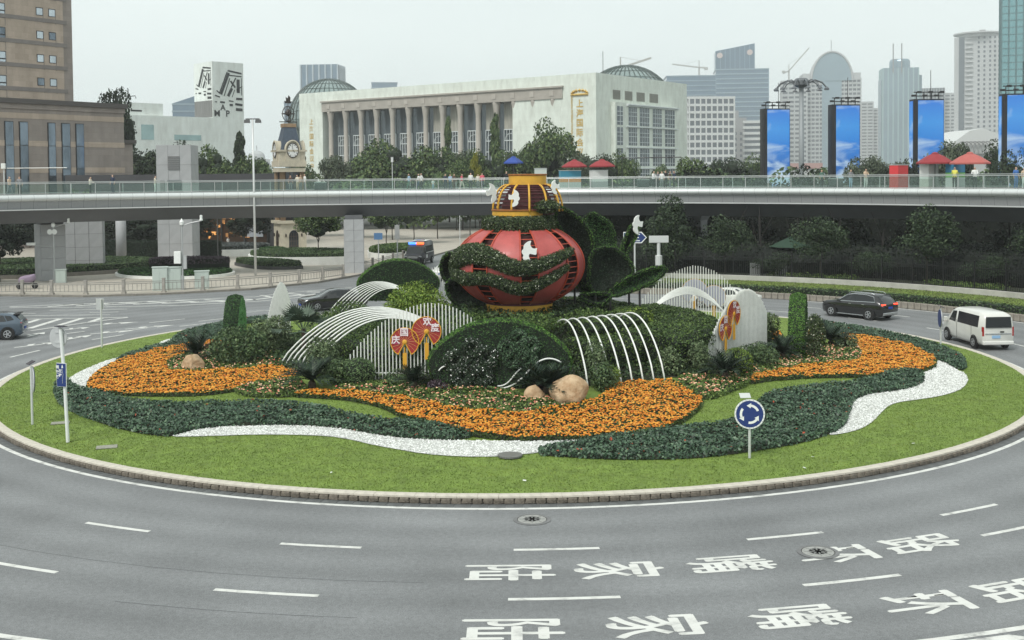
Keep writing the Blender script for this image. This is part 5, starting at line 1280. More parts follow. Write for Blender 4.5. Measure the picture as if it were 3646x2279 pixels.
park = ring_solid('park_ground', [(38.7, .9), (48, 1.0), (75, 1.0), (130, .6)], mat('park_soil', (.028, .034, .018), .95, var=.3, vscale=.6), -30, 86, 30); tag(park, kind='structure')
M_BLACK = mat('black_iron', (.012, .012, .013), .55, .3)
FEN = thing('iron_fence', 'black iron fence along the dark trees on the right', 'fence', (CX, CY, 1.0))
pk = MB().box((0, 0, .95), (.03, .03, 1.9)).add([(-.03, -.03, 1.9), (.03, -.03, 1.9), (.03, .03, 1.9), (-.03, .03, 1.9), (0, 0, 2.02)], [(0, 1, 4), (1, 2, 4), (2, 3, 4), (3, 0, 4)]).mesh('picket', M_BLACK)
pp = MB().box((0, 0, 1.05), (.09, .09, 2.1)).box((0, 0, 2.13), (.13, .13, .06)).mesh('fence_post', M_BLACK)
for k in range(290):
    a = R_(8) + .17 / 39.4 * k
    inst('picket', pk, FEN, (39.4 * math.cos(a), 39.4 * math.sin(a), 0))
    if k % 14 == 0: inst('fence_post', pp, FEN, (39.4 * math.cos(a), 39.4 * math.sin(a), 0), (0, 0, a))
for z in (.25, 1.65): MB().tube([(39.4 * math.cos(R_(8) + i / 40 * .17 * 290 / 39.4), 39.4 * math.sin(R_(8) + i / 40 * .17 * 290 / 39.4), z) for i in range(41)], .025, 4).build('fence_rail', M_BLACK, FEN)
# ================================================================== TREES
M_BARK = mat('bark', (.055, .045, .035), .95, var=.3, vscale=4, bump=.5, bscale=12)
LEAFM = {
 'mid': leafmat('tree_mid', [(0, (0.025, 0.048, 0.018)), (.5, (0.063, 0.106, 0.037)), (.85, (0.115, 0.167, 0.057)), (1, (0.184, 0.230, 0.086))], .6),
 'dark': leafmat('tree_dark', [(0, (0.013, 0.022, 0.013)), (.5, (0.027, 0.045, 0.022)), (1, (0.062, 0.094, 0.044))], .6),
 'black': leafmat('tree_deep_shade', [(0, (0.005, 0.008, 0.006)), (.6, (0.011, 0.018, 0.011)), (1, (0.030, 0.044, 0.025))], .6),  # shade under the spans and canopy is put into this leaf colour
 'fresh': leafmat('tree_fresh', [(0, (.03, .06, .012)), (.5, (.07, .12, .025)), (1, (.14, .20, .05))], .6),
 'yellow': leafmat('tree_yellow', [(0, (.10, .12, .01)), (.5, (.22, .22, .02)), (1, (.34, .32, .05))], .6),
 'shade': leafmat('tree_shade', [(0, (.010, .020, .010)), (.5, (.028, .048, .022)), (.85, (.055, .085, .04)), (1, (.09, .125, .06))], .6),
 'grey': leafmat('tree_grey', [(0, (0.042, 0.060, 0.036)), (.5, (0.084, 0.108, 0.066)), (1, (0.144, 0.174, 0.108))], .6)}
def crown_mesh(key, seed, leaf=.05, n=3200, shape='round', lumps=26):
    """crown about 2 units wide and 2 tall standing on z=0, made of leaf clumps with gaps"""
    rnd = np.random.default_rng(seed); P = []; N = []
    for k in range(lumps):
        while True:
            d = rnd.uniform(-1, 1, 3)
            if np.linalg.norm(d) < 1: break
        if shape == 'round': c = d * [.78, .78, .66] + [0, 0, 1.05]; rr = rnd.uniform(.24, .42)
        elif shape == 'cone': h = rnd.uniform(0, 1); c = np.array([d[0] * .62 * (1 - h), d[1] * .62 * (1 - h), .25 + 1.75 * h]); rr = .12 + .28 * (1 - h) * rnd.uniform(.6, 1)
        elif shape == 'flat': c = d * [.85, .85, .4] + [0, 0, .7]; rr = rnd.uniform(.22, .36)
        else: c = d * [.6, .6, .85] + [0, 0, 1.05]; rr = rnd.uniform(.2, .36)
        m = n // lumps; q = rnd.normal(0, 1, (m, 3)); q /= np.linalg.norm(q, axis=1)[:, None]
        P.append(c + q * rnd.uniform(.55, 1.08, (m, 1)) ** .6 * rr * [1, 1, .8]); N.append(q + [0, 0, .45])
    return leaf_mesh('crown', np.concatenate(P), np.concatenate(N), leaf, .62, .75, [LEAFM[key]], rng=rnd)
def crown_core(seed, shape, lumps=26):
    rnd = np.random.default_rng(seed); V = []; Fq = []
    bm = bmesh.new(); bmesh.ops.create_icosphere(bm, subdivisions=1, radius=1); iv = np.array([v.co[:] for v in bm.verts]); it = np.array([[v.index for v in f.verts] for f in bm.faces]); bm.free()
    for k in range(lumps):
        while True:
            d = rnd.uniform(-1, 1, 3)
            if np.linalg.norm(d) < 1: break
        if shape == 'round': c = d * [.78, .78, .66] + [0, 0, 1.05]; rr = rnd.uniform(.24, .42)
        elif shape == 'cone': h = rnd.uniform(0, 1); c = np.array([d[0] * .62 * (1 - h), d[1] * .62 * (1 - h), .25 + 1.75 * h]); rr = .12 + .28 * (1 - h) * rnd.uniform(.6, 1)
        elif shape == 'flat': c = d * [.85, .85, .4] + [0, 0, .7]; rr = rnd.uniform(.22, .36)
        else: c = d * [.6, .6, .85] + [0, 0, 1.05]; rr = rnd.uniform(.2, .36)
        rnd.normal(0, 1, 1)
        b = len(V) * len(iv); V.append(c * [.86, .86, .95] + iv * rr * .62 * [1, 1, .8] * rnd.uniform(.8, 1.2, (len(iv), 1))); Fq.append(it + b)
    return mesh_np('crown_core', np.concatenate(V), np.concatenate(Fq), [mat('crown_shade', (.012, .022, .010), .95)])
CC = {}
def trunk_mesh(seed, fork=4):
    rnd = random.Random(seed); mb = MB()
    mb.tube([(0, 0, -.1), (rnd.uniform(-.05, .05), 0, .5), (0, rnd.uniform(-.05, .05), 1.0)], [.085, .06, .05], 7)
    for k in range(fork):
        a = 2 * PI * k / fork + rnd.uniform(-.4, .4); r = rnd.uniform(.35, .6)
        mb.tube([(0, 0, .85 + .1 * rnd.random()), (math.cos(a) * r * .5, math.sin(a) * r * .5, 1.25), (math.cos(a) * r, math.sin(a) * r, 1.7 + .2 * rnd.random())], [.04, .028, .012], 5)
    return mb.mesh('trunk', M_BARK, True)
CR = {}
def crown(key, v, leaf, n, shape, lumps=26):
    k = (key, v, leaf, n, shape)
    if k not in CR: CR[k] = crown_mesh(key, hash((v, len(shape))) % 997 + v, leaf, n, shape, lumps)
    return CR[k]
TR = [trunk_mesh(k) for k in range(4)]
def tree(label, x, y, h, w, key='mid', v=0, shape='round', z0=0.0, leaf=.10, n=2600, clear=.22, grp=None, name='tree'):
    """h total height, w crown width; clear is the share of bare trunk"""
    t = thing(name, label, 'tree', (x, y, z0), (v * 1.7) % 6.28, grp)
    ch = h * (1 - clear)
    inst('crown', crown(key, v % 4, leaf, n, shape), t, (0, 0, h * clear), (0, 0, 0), (w / 2.15, w / 2.15, ch / 1.95))
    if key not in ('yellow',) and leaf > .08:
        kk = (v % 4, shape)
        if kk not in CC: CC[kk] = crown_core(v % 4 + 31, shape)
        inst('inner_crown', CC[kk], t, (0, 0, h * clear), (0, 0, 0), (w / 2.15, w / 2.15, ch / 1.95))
    inst('trunk', TR[v % 4], t, (0, 0, 0), (0, 0, 0), (h * .11 + .25, h * .11 + .25, h * (clear + .38) / 1.9))
    return t
# --- plaza trees
tree('dark spreading tree in the white planter beside the clock tower', -21.3, 124.8, 6.0, 6.2, 'mid', 1, 'round', .5, .085, 6000, .24)
tree('bright green tree behind the bridge pier on the plaza', -15.6, 141.0, 6.4, 5.4, 'mid', 2, 'round', .2, .085, 4200, .3)
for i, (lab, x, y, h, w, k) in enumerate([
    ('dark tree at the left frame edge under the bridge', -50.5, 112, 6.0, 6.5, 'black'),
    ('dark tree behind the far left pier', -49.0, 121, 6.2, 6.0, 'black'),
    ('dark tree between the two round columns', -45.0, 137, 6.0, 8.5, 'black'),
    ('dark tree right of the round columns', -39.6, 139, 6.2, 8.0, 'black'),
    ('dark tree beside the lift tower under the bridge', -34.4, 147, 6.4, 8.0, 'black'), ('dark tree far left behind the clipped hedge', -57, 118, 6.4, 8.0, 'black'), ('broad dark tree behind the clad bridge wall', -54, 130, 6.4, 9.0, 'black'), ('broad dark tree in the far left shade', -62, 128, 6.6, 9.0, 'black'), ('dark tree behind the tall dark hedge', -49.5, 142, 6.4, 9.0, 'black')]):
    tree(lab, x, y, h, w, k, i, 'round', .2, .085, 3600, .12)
# --- avenue along the back road
for i, (lab, x, y, h, w, k) in enumerate([
    ('roadside tree right behind the police van', -4.6, 163, 8.5, 6.0, 'mid'), ('roadside tree left of the police van far back', -11.0, 168, 8.5, 6.0, 'mid'),
    ('tall roadside tree over the far railing', .8, 150, 8.0, 5.0, 'dark'), ('roadside tree behind the bus shelter', 4.6, 166, 8.5, 6.0, 'mid'),
    ('roadside tree at the lantern left shoulder', 1.8, 176, 8.8, 6.5, 'mid'), ('dark roadside tree far left of the back road', -17.5, 166, 8.0, 6.5, 'dark'),
    ('roadside tree at the end of the back road', -2.0, 190, 9.0, 9.0, 'dark'), ('second roadside tree at the end of the back road', -9.5, 194, 9.0, 9.0, 'dark'), ('roadside tree behind the second plaza tree', -22.5, 172, 8.5, 8.0, 'mid'), ('roadside tree beyond the clock tower foot', -30, 178, 8.5, 8, 'dark'), ('low roadside tree beyond the police van', -6.5, 176, 7.5, 7, 'mid'), ('dark roadside tree beside the shelter', 7.5, 158, 7.5, 6.5, 'dark'), ('roadside tree left of the tall white pole', -13.5, 156, 7.8, 5.5, 'mid')]):
    tree(lab, x, y, h, w * 1.25, k, i + 1, 'round', .1, .11, 2800, .22)
# --- dark wood under the right span
tree('tall leafy tree reaching up in front of the bridge right of the petals', 12.9, 94.5, 6.7, 6.4, 'dark', 2, 'tall', .8, .07, 6500, .05)
RW = [(9.5, 100, 4.4, 4.5), (17.5, 93.5, 3.9, 4.4), (21.0, 91.3, 4.1, 4.4), (24.3, 89.5, 4.3, 4.6), (27.8, 87.5, 4.1, 4.4), (31.2, 85.4, 4.3, 4.6), (34.5, 82.8, 4.2, 4.6), (37.6, 80, 4.2, 4.4), (40.5, 77, 4.2, 4.5)]
labs = ['behind the round topiary petal', 'left of the green parasol', 'beside the green parasol', 'right of the green parasol', 'above the black sport utility car', 'behind the black sport utility car rear', 'left of the white van', 'above the white van', 'at the right frame edge']
for i, ((x, y, h, w), lb) in enumerate(zip(RW, labs)):
    tree('small dark bushy tree behind the iron fence ' + lb, x, y, h * (.85, 1.32, .72, 1.22, .85, 1.42, .78, 1.2, 1.0)[i], w * (1, 1.2, .9, 1.25, .9, 1.3, .9, 1.2, 1.1)[i], ('dark', 'shade')[i % 2], i, ('flat', 'round')[i % 2], 1.0, .075, 3800, (.1, .16)[i % 2], 'small trees behind the iron fence')
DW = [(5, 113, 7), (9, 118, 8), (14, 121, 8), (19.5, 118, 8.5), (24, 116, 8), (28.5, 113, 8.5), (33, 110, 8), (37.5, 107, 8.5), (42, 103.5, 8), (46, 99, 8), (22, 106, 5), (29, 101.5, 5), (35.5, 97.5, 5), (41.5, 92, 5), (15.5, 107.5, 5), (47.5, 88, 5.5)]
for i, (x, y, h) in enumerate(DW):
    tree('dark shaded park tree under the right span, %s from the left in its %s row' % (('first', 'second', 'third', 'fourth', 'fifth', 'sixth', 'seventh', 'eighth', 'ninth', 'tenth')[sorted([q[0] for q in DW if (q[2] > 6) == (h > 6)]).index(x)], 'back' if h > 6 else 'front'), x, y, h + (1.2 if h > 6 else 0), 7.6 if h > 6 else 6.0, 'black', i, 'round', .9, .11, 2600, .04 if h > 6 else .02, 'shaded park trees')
# bare slim trunks between them
M_TRUNKD = mat('dark_bark', (.03, .027, .025), .95)
for i, (x, y) in enumerate([(19.3, 99), (21.4, 98), (27.6, 95.5), (30.6, 93.5), (33.6, 91), (38.5, 88), (40.4, 86), (24.5, 97)]):
    t = thing('slim_tree', 'slim bare dark trunk in the shade, ' + ('first', 'second', 'fourth', 'fifth', 'sixth', 'seventh', 'last', 'third')[i] + ' from the left behind the iron fence', 'tree', (x, y, .9), i, 'slim bare trunks')
    MB().tube([(0, 0, 0), (.15, 0, 2), (-.1, .1, 4.6)], [.13, .1, .06], 6).build('trunk', M_TRUNKD, t)
    mb = MB()
    for k in range(4): mb.tube([(.1, 0, 1.8 + .5 * k), (math.cos(i + k * 1.9) * .8, math.sin(i + k * 1.9) * .8, 3 + .6 * k), (math.cos(i + k * 1.9) * 1.3, math.sin(i + k * 1.9) * 1.3, 4.4 + .4 * k)], [.05, .035, .015], 4)
    mb.build('branches', M_TRUNKD, t)
# dark shrub bank; tall rear tier added as backing to keep the shade dark
t = thing('shade_shrubs', 'dark bank of shrubs with added backing for the shade behind the iron fence', 'shrubs')
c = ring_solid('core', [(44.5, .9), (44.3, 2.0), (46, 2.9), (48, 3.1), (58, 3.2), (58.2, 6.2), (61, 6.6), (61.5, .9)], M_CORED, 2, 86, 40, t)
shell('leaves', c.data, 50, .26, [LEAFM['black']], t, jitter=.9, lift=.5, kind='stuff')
t = thing('sunlit_ground_plants', 'patchy green ground plants just behind the iron fence', 'ground cover')
a_ = np.concatenate([RNG.uniform(R_(34), R_(42), 700), RNG.uniform(R_(22), R_(30), 600), RNG.uniform(R_(50), R_(60), 500)]); r_ = RNG.uniform(40.2, 41.8, len(a_))
inst('leaves', leaf_mesh('leaves', np.stack([CX + r_ * np.cos(a_), CY + r_ * np.sin(a_), 1.0 + RNG.uniform(0, .45, len(a_))], 1), np.tile((0, -.4, 1.), (len(a_), 1)), .2, .5, .7, [LEAFM['fresh']]), t)['kind'] = 'stuff'
# --- park trees behind the footbridge (left to right)
BG = [
 (-75.5, 152, 12.5, 9, 'mid', 'round', 'leafy tree at the left frame edge against the brown podium'), (-70.0, 156, 11.0, 7, 'mid', 'round', 'leafy tree in front of the brown podium windows'),
 (-63.5, 160, 10.6, 7, 'mid', 'round', 'small leafy tree in front of the second podium windows'), (-57.5, 152, 12.0, 6.5, 'fresh', 'flat', 'light green wide tree in front of the podium right end'),
 (-60.0, 184, 15.6, 12, 'dark', 'round', 'dense dark tree between brown podium and lift tower'), (-54.5, 188, 15.2, 10, 'dark', 'round', 'second dense tree left of the lift tower'),
 (-48.5, 186, 15.6, 10, 'mid', 'round', 'dense tree right of the lift tower'), (-45.3, 190, 17.3, 8, 'dark', 'cone', 'layered conifer in front of the white gallery'), (-42.5, 188, 14.0, 8, 'mid', 'round', 'lower tree in front of the white gallery right end'),
 (-44.0, 240, 15.0, 7, 'dark', 'cone', 'conifer left of the clock tower'), (-52, 205, 14, 10, 'dark', 'round', 'dark tree behind the conifer'), (-40, 215, 12.5, 8, 'mid', 'round', 'tree behind the tall lamp post'),
 (-33.5, 215, 14.5, 9, 'grey', 'round', 'grey green tree just right of the clock tower'), (-28, 225, 14.8, 12, 'mid', 'round', 'broad tree right of the clock tower'), (-22, 212, 17.2, 16, 'mid', 'round', 'tallest rounded tree in front of the colonnade left part'),
 (-15, 218, 15.8, 13, 'mid', 'round', 'rounded tree below the second colonnade bays'), (-10.5, 225, 15.5, 11, 'grey', 'round', 'tree behind the small bridge lamp'), (-12.8, 232, 20.5, 7.5, 'mid', 'cone', 'slim tall conifer in front of the colonnade'),
 (-5.5, 205, 15.0, 10, 'mid', 'round', 'rounded tree left of the lantern top'), (-3.2, 226, 22.0, 8.0, 'mid', 'cone', 'tallest slim conifer in front of the colonnade'), (1.0, 205, 15.5, 11, 'mid', 'round', 'rounded tree behind the blue parasol'),
 (6.5, 208, 19.3, 13, 'mid', 'round', 'big rounded tree right of the blue parasol'), (-8.5, 195, 12.8, 8, 'mid', 'round', 'low tree behind the bridge people'), (11.5, 205, 14.2, 9, 'grey', 'round', 'olive tree right of the big rounded tree'),
 (16.0, 222, 14.4, 11, 'dark', 'round', 'dark tree behind the left red parasol'), (21.5, 226, 14.0, 9, 'mid', 'round', 'tree behind the right red parasol'), (-38, 180, 11.5, 6, 'mid', 'round', 'small tree left of the clock tower foot'),
 (36, 230, 13.2, 9, 'fresh', 'round', 'light tree in front of the convention hall windows'), (42.5, 226, 13.5, 10, 'dark', 'round', 'dark tree right of the convention hall'), (49, 230, 13.2, 9, 'mid', 'round', 'tree left of the first light screen'),
 (30, 236, 12.0, 8, 'mid', 'round', 'low tree in front of the hall corner bay'), (55, 235, 12.0, 8, 'grey', 'round', 'tree beside the first light screen'),
 (67, 210, 12.5, 9, 'grey', 'round', 'tree between the lamp mast and the second screen'), (60, 205, 11.0, 8, 'fresh', 'round', 'low tree beside the lamp mast'),
 (64, 180, 14.5, 10, 'grey', 'round', 'rounded tree left of the third light screen'), (58, 186, 12.5, 9, 'grey', 'round', 'rounded tree right of the second light screen'), (68.5, 176, 15.2, 9, 'grey', 'round', 'taller rounded tree beside the third light screen'),
 (74, 168, 15.0, 9, 'dark', 'round', 'dark tree behind the right parasols'), (79.5, 172, 16.0, 10, 'dark', 'round', 'dark tree between third and fourth light screens'), (70.5, 160, 13.0, 7, 'dark', 'round', 'dark tree right of the third light screen'), (86, 168, 13, 9, 'dark', 'round', 'dark tree at the right frame edge'),
 (-6.4, 200, 13.4, 3.0, 'yellow', 'tall', 'yellow green young tree on the bridge skyline')]
for i, (x, y, h, w, k, sh, lab) in enumerate(BG):
    tree(lab, x, y, h, w, k, i, sh, 0, .085, 7000, .10, 'park trees behind the footbridge')
tree('dark tree on the skyline right of the brown tower', -66.0, 190, 25.4, 8.5, 'dark', 3, 'round', 0, .085, 7000, .2)
# mass of lower trees that closes the park behind the bridge
t = thing('park_hedge_mass', 'unbroken mass of park foliage seen through the bridge glass', 'trees')
Pm = []
for k in range(160):
    xx_ = RNG.uniform(-62, 92); yy_ = RNG.uniform(196, 240) - max(0, xx_ - 45) * .75; r0 = RNG.uniform(2, 3.6); q = RNG.normal(0, 1, (150, 3)); q /= np.linalg.norm(q, axis=1)[:, None]
    Pm.append(np.array([xx_, yy_, RNG.uniform(3, 7.5)]) + q * r0)
Pm = np.concatenate(Pm)
inst('leaves', leaf_mesh('leaves', Pm, np.tile((0, -.6, .7), (len(Pm), 1)), .95, .6, .7, [LEAFM['mid']]), t)['kind'] = 'stuff'; t['kind'] = 'stuff'
# ================================================================== VEHICLES
M_CARGLASS = mat('car_glass', (.012, .015, .017), .16, spec=.5)
M_TYRE = mat('tyre', (.012, .012, .012), .85)
M_RIM = mat('rim', (.50, .51, .52), .3, .8)
M_TRIM = mat('black_trim', (.015, .015, .016), .5)
M_CHROME = mat('chrome', (.65, .66, .66), .2, 1.0)
M_PLATEB = mat('blue_plate', (.02, .06, .35), .5)
M_TAIL = mat('tail_light', (.30, .01, .01), .25)
M_TAILON = mat('tail_light_lit', (.5, .02, .01), .3, emit=(1, .05, .02), estr=3.0)
M_HEAD = mat('head_light', (.55, .58, .6), .15, spec=.8)
def loft_car(label, x, y, hd, st, paint, wheels, wr, sidewin, front, rear, extras=None, z0=.005, cat='car', name='car', roofpaint=None):
    """st: stations front to back (x, half width, bottom, belt, roof, roof half width)"""
    t = thing(name, label, cat, (x, y, z0), hd)
    rows = []
    for (sx, w, zb, belt, roof, rw) in st:
        hood = roof - belt < .12
        top = [(w * .985, belt), (rw if not hood else w * .88, roof - (.05 if not hood else .0)), (rw * .78 if not hood else w * .5, roof + (.012 if not hood else .02)), (0, roof + .03)]
        half = [(0, zb), (w * .88, zb), (w * .97, zb + .14), (w, (zb + belt) / 2), (w, belt - .12)] + top
        rows.append([(sx, yy, zz_) for yy, zz_ in half] + [(sx, -yy, zz_) for yy, zz_ in reversed(half[1:-1])])
    n = len(rows[0]); vs = [p for r in rows for p in r]; fs = []
    for i in range(len(rows) - 1):
        for j in range(n): fs.append((i * n + j, i * n + (j + 1) % n, (i + 1) * n + (j + 1) % n, (i + 1) * n + j))
    fs.append(tuple(reversed(range(n)))); fs.append(tuple(range((len(rows) - 1) * n, len(rows) * n)))
    b = MB().add(vs, fs).build('body', paint, t, smooth=True)
    bm = bmesh.new(); bm.from_mesh(b.data); bmesh.ops.recalc_face_normals(bm, faces=bm.faces); bm.to_mesh(b.data); bm.free()
    xs = [s[0] for s in st][::-1]
    def I(k, v): return float(np.interp(v, xs, [s[k] for s in st][::-1]))
    def yat(px, pz):
        belt, roof, w, rw = I(3, px), I(4, px), I(1, px) * .985, I(5, px)
        u = min(1, max(0, (pz - belt) / max(.05, roof - .05 - belt))); return w + (rw - w) * u + .012
    for poly in sidewin:
        for s in (-1, 1):
            pts = [(px, s * yat(px, pz), pz) for px, pz in poly]
            MB().add(pts, [tuple(range(len(pts))) if s < 0 else tuple(reversed(range(len(pts))))]).build('side_window', M_CARGLASS, t)
    for nm, (xa, za, wa, xb, zb_, wb, ox) in (('windscreen', front), ('rear_window', rear)):
        MB().quad((xa + ox, -wa, za), (xa + ox, wa, za), (xb + ox, wb, zb_ + .02), (xb + ox, -wb, zb_ + .02)).build(nm, M_CARGLASS, t)
    tyre = MB().lathe([(wr * .60, -.1), (wr * .97, -.1), (wr, -.06), (wr, .06), (wr * .97, .1), (wr * .60, .1)], 22).mesh('tyre', M_TYRE, False)
    rim = MB().lathe([(wr * .62, .0), (wr * .62, .085), (wr * .54, .09), (wr * .52, .03), (0, .03)], 18)
    for k in range(5):
        a = 2 * PI * k / 5; rim.bar((math.cos(a) * wr * .06, math.sin(a) * wr * .06, .07), (math.cos(a) * wr * .56, math.sin(a) * wr * .56, .08), wr * .17, .03)
    rim.lathe([(wr * .13, .06), (wr * .13, .1), (0, .1)], 10)
    rime = rim.mesh('rim', M_RIM); hub = MB().lathe([(wr * .55, .0), (wr * .55, .028), (0, .028)], 16).mesh('hub', M_TRIM)
    wx, track = wheels
    for px in wx:
        for s in (-1, 1):
            w = bpy.data.objects.new('wheel', hub); link(w, t); w.location = (px, s * (track + .06), wr); w.rotation_euler = (R_(-90) * s, 0, 0)
            inst('tyre', tyre, w, (0, 0, -.05)); inst('rim', rime, w, (0, 0, -.018))
            arc = MB().lathe([(wr * 1.15, 0), (wr * 1.15, .03), (wr * 1.0, .03), (wr * 1.0, 0)], 20).build('wheel_arch', M_TRIM, t); arc.location = (px, s * (track + .055), wr + .02); arc.rotation_euler = (R_(-90) * s, 0, 0)
    L0, L1 = st[0][0], st[-1][0]; wf, wb2 = st[1][1], st[-2][1]
    if extras: extras(t, st)
    return t
def head(v): return math.atan2(v[1], v[0])
def bits(t, items):
    for nm, c, d, m in items: MB().box(c, d).build(nm, m, t, bevel=min(d) * .2)
P_BLACK = mat('paint_black', (.010, .010, .011), .18, .1, coat=.9)
P_WHITE = mat('paint_white', (.62, .62, .58), .35, coat=.5, var=.05, vscale=1)
P_BLUE = mat('paint_grey_blue', (.085, .115, .15), .25, .4, coat=.8)
P_POLICE = mat('paint_police', (.010, .011, .015), .4, coat=.15)
SUV = [(2.35, .66, .40, .74, .74, .6), (2.24, .82, .26, .90, .90, .7), (1.9, .91, .22, .99, 1.0, .8), (1.25, .94, .2, 1.05, 1.06, .8), (.98, .95, .2, 1.06, 1.16, .78), (.35, .95, .2, 1.06, 1.52, .70), (-.1, .95, .2, 1.06, 1.61, .68), (-1.1, .95, .2, 1.07, 1.62, .67), (-1.75, .95, .22, 1.09, 1.56, .66), (-2.12, .93, .25, 1.08, 1.28, .74), (-2.27, .90, .3, 1.02, 1.03, .8), (-2.35, .80, .42, .9, .9, .7)]
def suvx(t, st):
    bits(t, [('tail_light', (-2.25, .62, .98), (.12, .46, .12), M_TAILON), ('tail_light', (-2.25, -.62, .98), (.12, .46, .12), M_TAILON), ('number_plate', (-2.37, 0, .80), (.02, .44, .14), M_PLATEB), ('bumper', (-2.33, 0, .42), (.1, 1.5, .16), M_CHROME),
             ('head_light', (2.15, .68, .80), (.2, .3, .14), M_HEAD), ('head_light', (2.15, -.68, .80), (.2, .3, .14), M_HEAD), ('grille', (2.33, 0, .66), (.06, 1.0, .26), M_TRIM), ('side_step', (0, .95, .27), (2.2, .06, .05), M_CHROME), ('side_step', (0, -.95, .27), (2.2, .06, .05), M_CHROME),
             ('mirror', (.85, 1.02, 1.1), (.14, .18, .14), P_BLACK), ('mirror', (.85, -1.02, 1.1), (.14, .18, .14), P_BLACK), ('door_handle', (.0, .965, .95), (.2, .03, .03), M_CHROME), ('door_handle', (-1.0, .965, .95), (.2, .03, .03), M_CHROME)])
    for s in (-1, 1):
        MB().tube([(.3, s * .62, 1.57), (.1, s * .64, 1.69), (-1.4, s * .62, 1.69), (-1.6, s * .6, 1.6)], .02, 5).build('roof_rail', M_CHROME, t)
        MB().tube([(.92, s * .955, 1.07), (.32, s * .76, 1.49), (-.2, s * .715, 1.565), (-1.1, s * .70, 1.565), (-1.65, s * .74, 1.47), (-1.85, s * .90, 1.16), (.92, s * .955, 1.07)], .018, 4).build('window_trim', M_CHROME, t)
loft_car('black sport utility car with lit red tail lights on the right side of the roundabout', 22.35, 73.2, head((-.60, .80)), SUV, P_BLACK, ((1.42, -1.42), .90), .36,
         [[(.80, 1.10), (.28, 1.47), (-.36, 1.55), (-.36, 1.10)], [(-.42, 1.10), (-.42, 1.55), (-1.15, 1.55), (-1.15, 1.12)], [(-1.2, 1.12), (-1.2, 1.54), (-1.62, 1.47), (-1.80, 1.16)]], (.98, 1.16, .72, .36, 1.50, .62, .03), (-2.13, 1.24, .66, -1.78, 1.53, .58, -.03), suvx)
VAN = [(2.46, .66, .42, .78, .78, .6), (2.36, .78, .30, .95, .95, .7), (1.85, .84, .25, 1.08, 1.10, .74), (1.15, .86, .24, 1.10, 1.80, .72), (.75, .86, .24, 1.10, 1.92, .72), (-.4, .86, .24, 1.10, 1.96, .73), (-1.8, .86, .25, 1.10, 1.95, .73), (-2.3, .85, .28, 1.10, 1.88, .72), (-2.44, .84, .32, 1.08, 1.70, .76), (-2.48, .82, .36, 1.02, 1.30, .80)]
def vanx(t, st):
    bits(t, [('tail_light', (-2.42, .79, 1.0), (.14, .1, .5), M_TAIL), ('tail_light', (-2.42, -.79, 1.0), (.14, .1, .5), M_TAIL), ('number_plate', (-2.51, .12, .72), (.02, .44, .15), mat('pale_blue_plate', (.25, .42, .62), .5)), ('bumper', (-2.45, 0, .40), (.2, 1.66, .2), P_WHITE), ('tailgate_trim', (-2.50, 0, .88), (.03, 1.4, .05), M_CHROME), ('badge', (-2.505, -.2, .98), (.02, .22, .07), M_TRIM),
             ('head_light', (2.28, .68, .84), (.22, .24, .16), M_HEAD), ('head_light', (2.28, -.68, .84), (.22, .24, .16), M_HEAD), ('mirror', (1.55, .98, 1.2), (.12, .2, .24), P_WHITE), ('mirror', (1.55, -.98, 1.2), (.12, .2, .24), P_WHITE), ('door_line', (.45, .868, .8), (.012, .012, 1.0), M_TRIM), ('door_line', (-1.25, .868, .8), (.012, .012, 1.0), M_TRIM)])
loft_car('white minivan seen from behind driving past the right lawn', 25.05, 61.3, head((-.06, 1)), VAN, P_WHITE, ((1.62, -1.55), .80), .33,
         [[(1.45, 1.16), (1.08, 1.70), (.62, 1.74), (.62, 1.14)], [(.42, 1.16), (.42, 1.76), (-1.95, 1.76), (-1.95, 1.16)]], (1.85, 1.14, .72, 1.18, 1.78, .66, .03), (-2.47, 1.20, .70, -2.43, 1.74, .66, -.06), vanx, cat='van', name='minivan')
HATCH = [(2.15, .62, .38, .7, .7, .6), (2.05, .78, .25, .82, .82, .7), (1.6, .88, .2, .94, .95, .75), (1.15, .90, .18, .98, 1.02, .76), (.4, .91, .18, .98, 1.44, .64), (-.2, .91, .18, .99, 1.53, .63), (-1.1, .91, .18, 1.02, 1.52, .62), (-1.7, .90, .2, 1.04, 1.42, .62), (-2.0, .88, .24, 1.02, 1.12, .72), (-2.12, .84, .32, .92, .93, .74), (-2.15, .76, .42, .8, .8, .68)]
def hatx(t, st):
    bits(t, [('tail_light', (-2.05, .66, .95), (.12, .36, .1), M_TAIL), ('tail_light', (-2.05, -.66, .95), (.12, .36, .1), M_TAIL), ('spoiler', (-1.78, 0, 1.45), (.3, 1.2, .05), M_TRIM), ('number_plate', (-2.16, 0, .62), (.02, .44, .14), M_PLATEB), ('head_light', (2.0, .66, .74), (.16, .28, .1), M_HEAD), ('head_light', (2.0, -.66, .74), (.16, .28, .1), M_HEAD), ('sill_trim', (0, .905, .25), (2.6, .05, .12), M_TRIM), ('sill_trim', (0, -.905, .25), (2.6, .05, .12), M_TRIM)])
loft_car('grey blue hatchback leaving at the left frame edge', -31.0, 66.7, head((-.98, -.20)), HATCH, P_BLUE, ((1.38, -1.36), .86), .35,
         [[(.85, 1.03), (.3, 1.38), (-.30, 1.44), (-.30, 1.02)], [(-.36, 1.02), (-.36, 1.44), (-1.1, 1.42), (-1.3, 1.08)], [(-1.34, 1.09), (-1.15, 1.41), (-1.5, 1.36), (-1.7, 1.16)]], (1.15, 1.03, .70, .42, 1.42, .58, .03), (-2.0, 1.12, .62, -1.74, 1.40, .54, -.03), hatx)
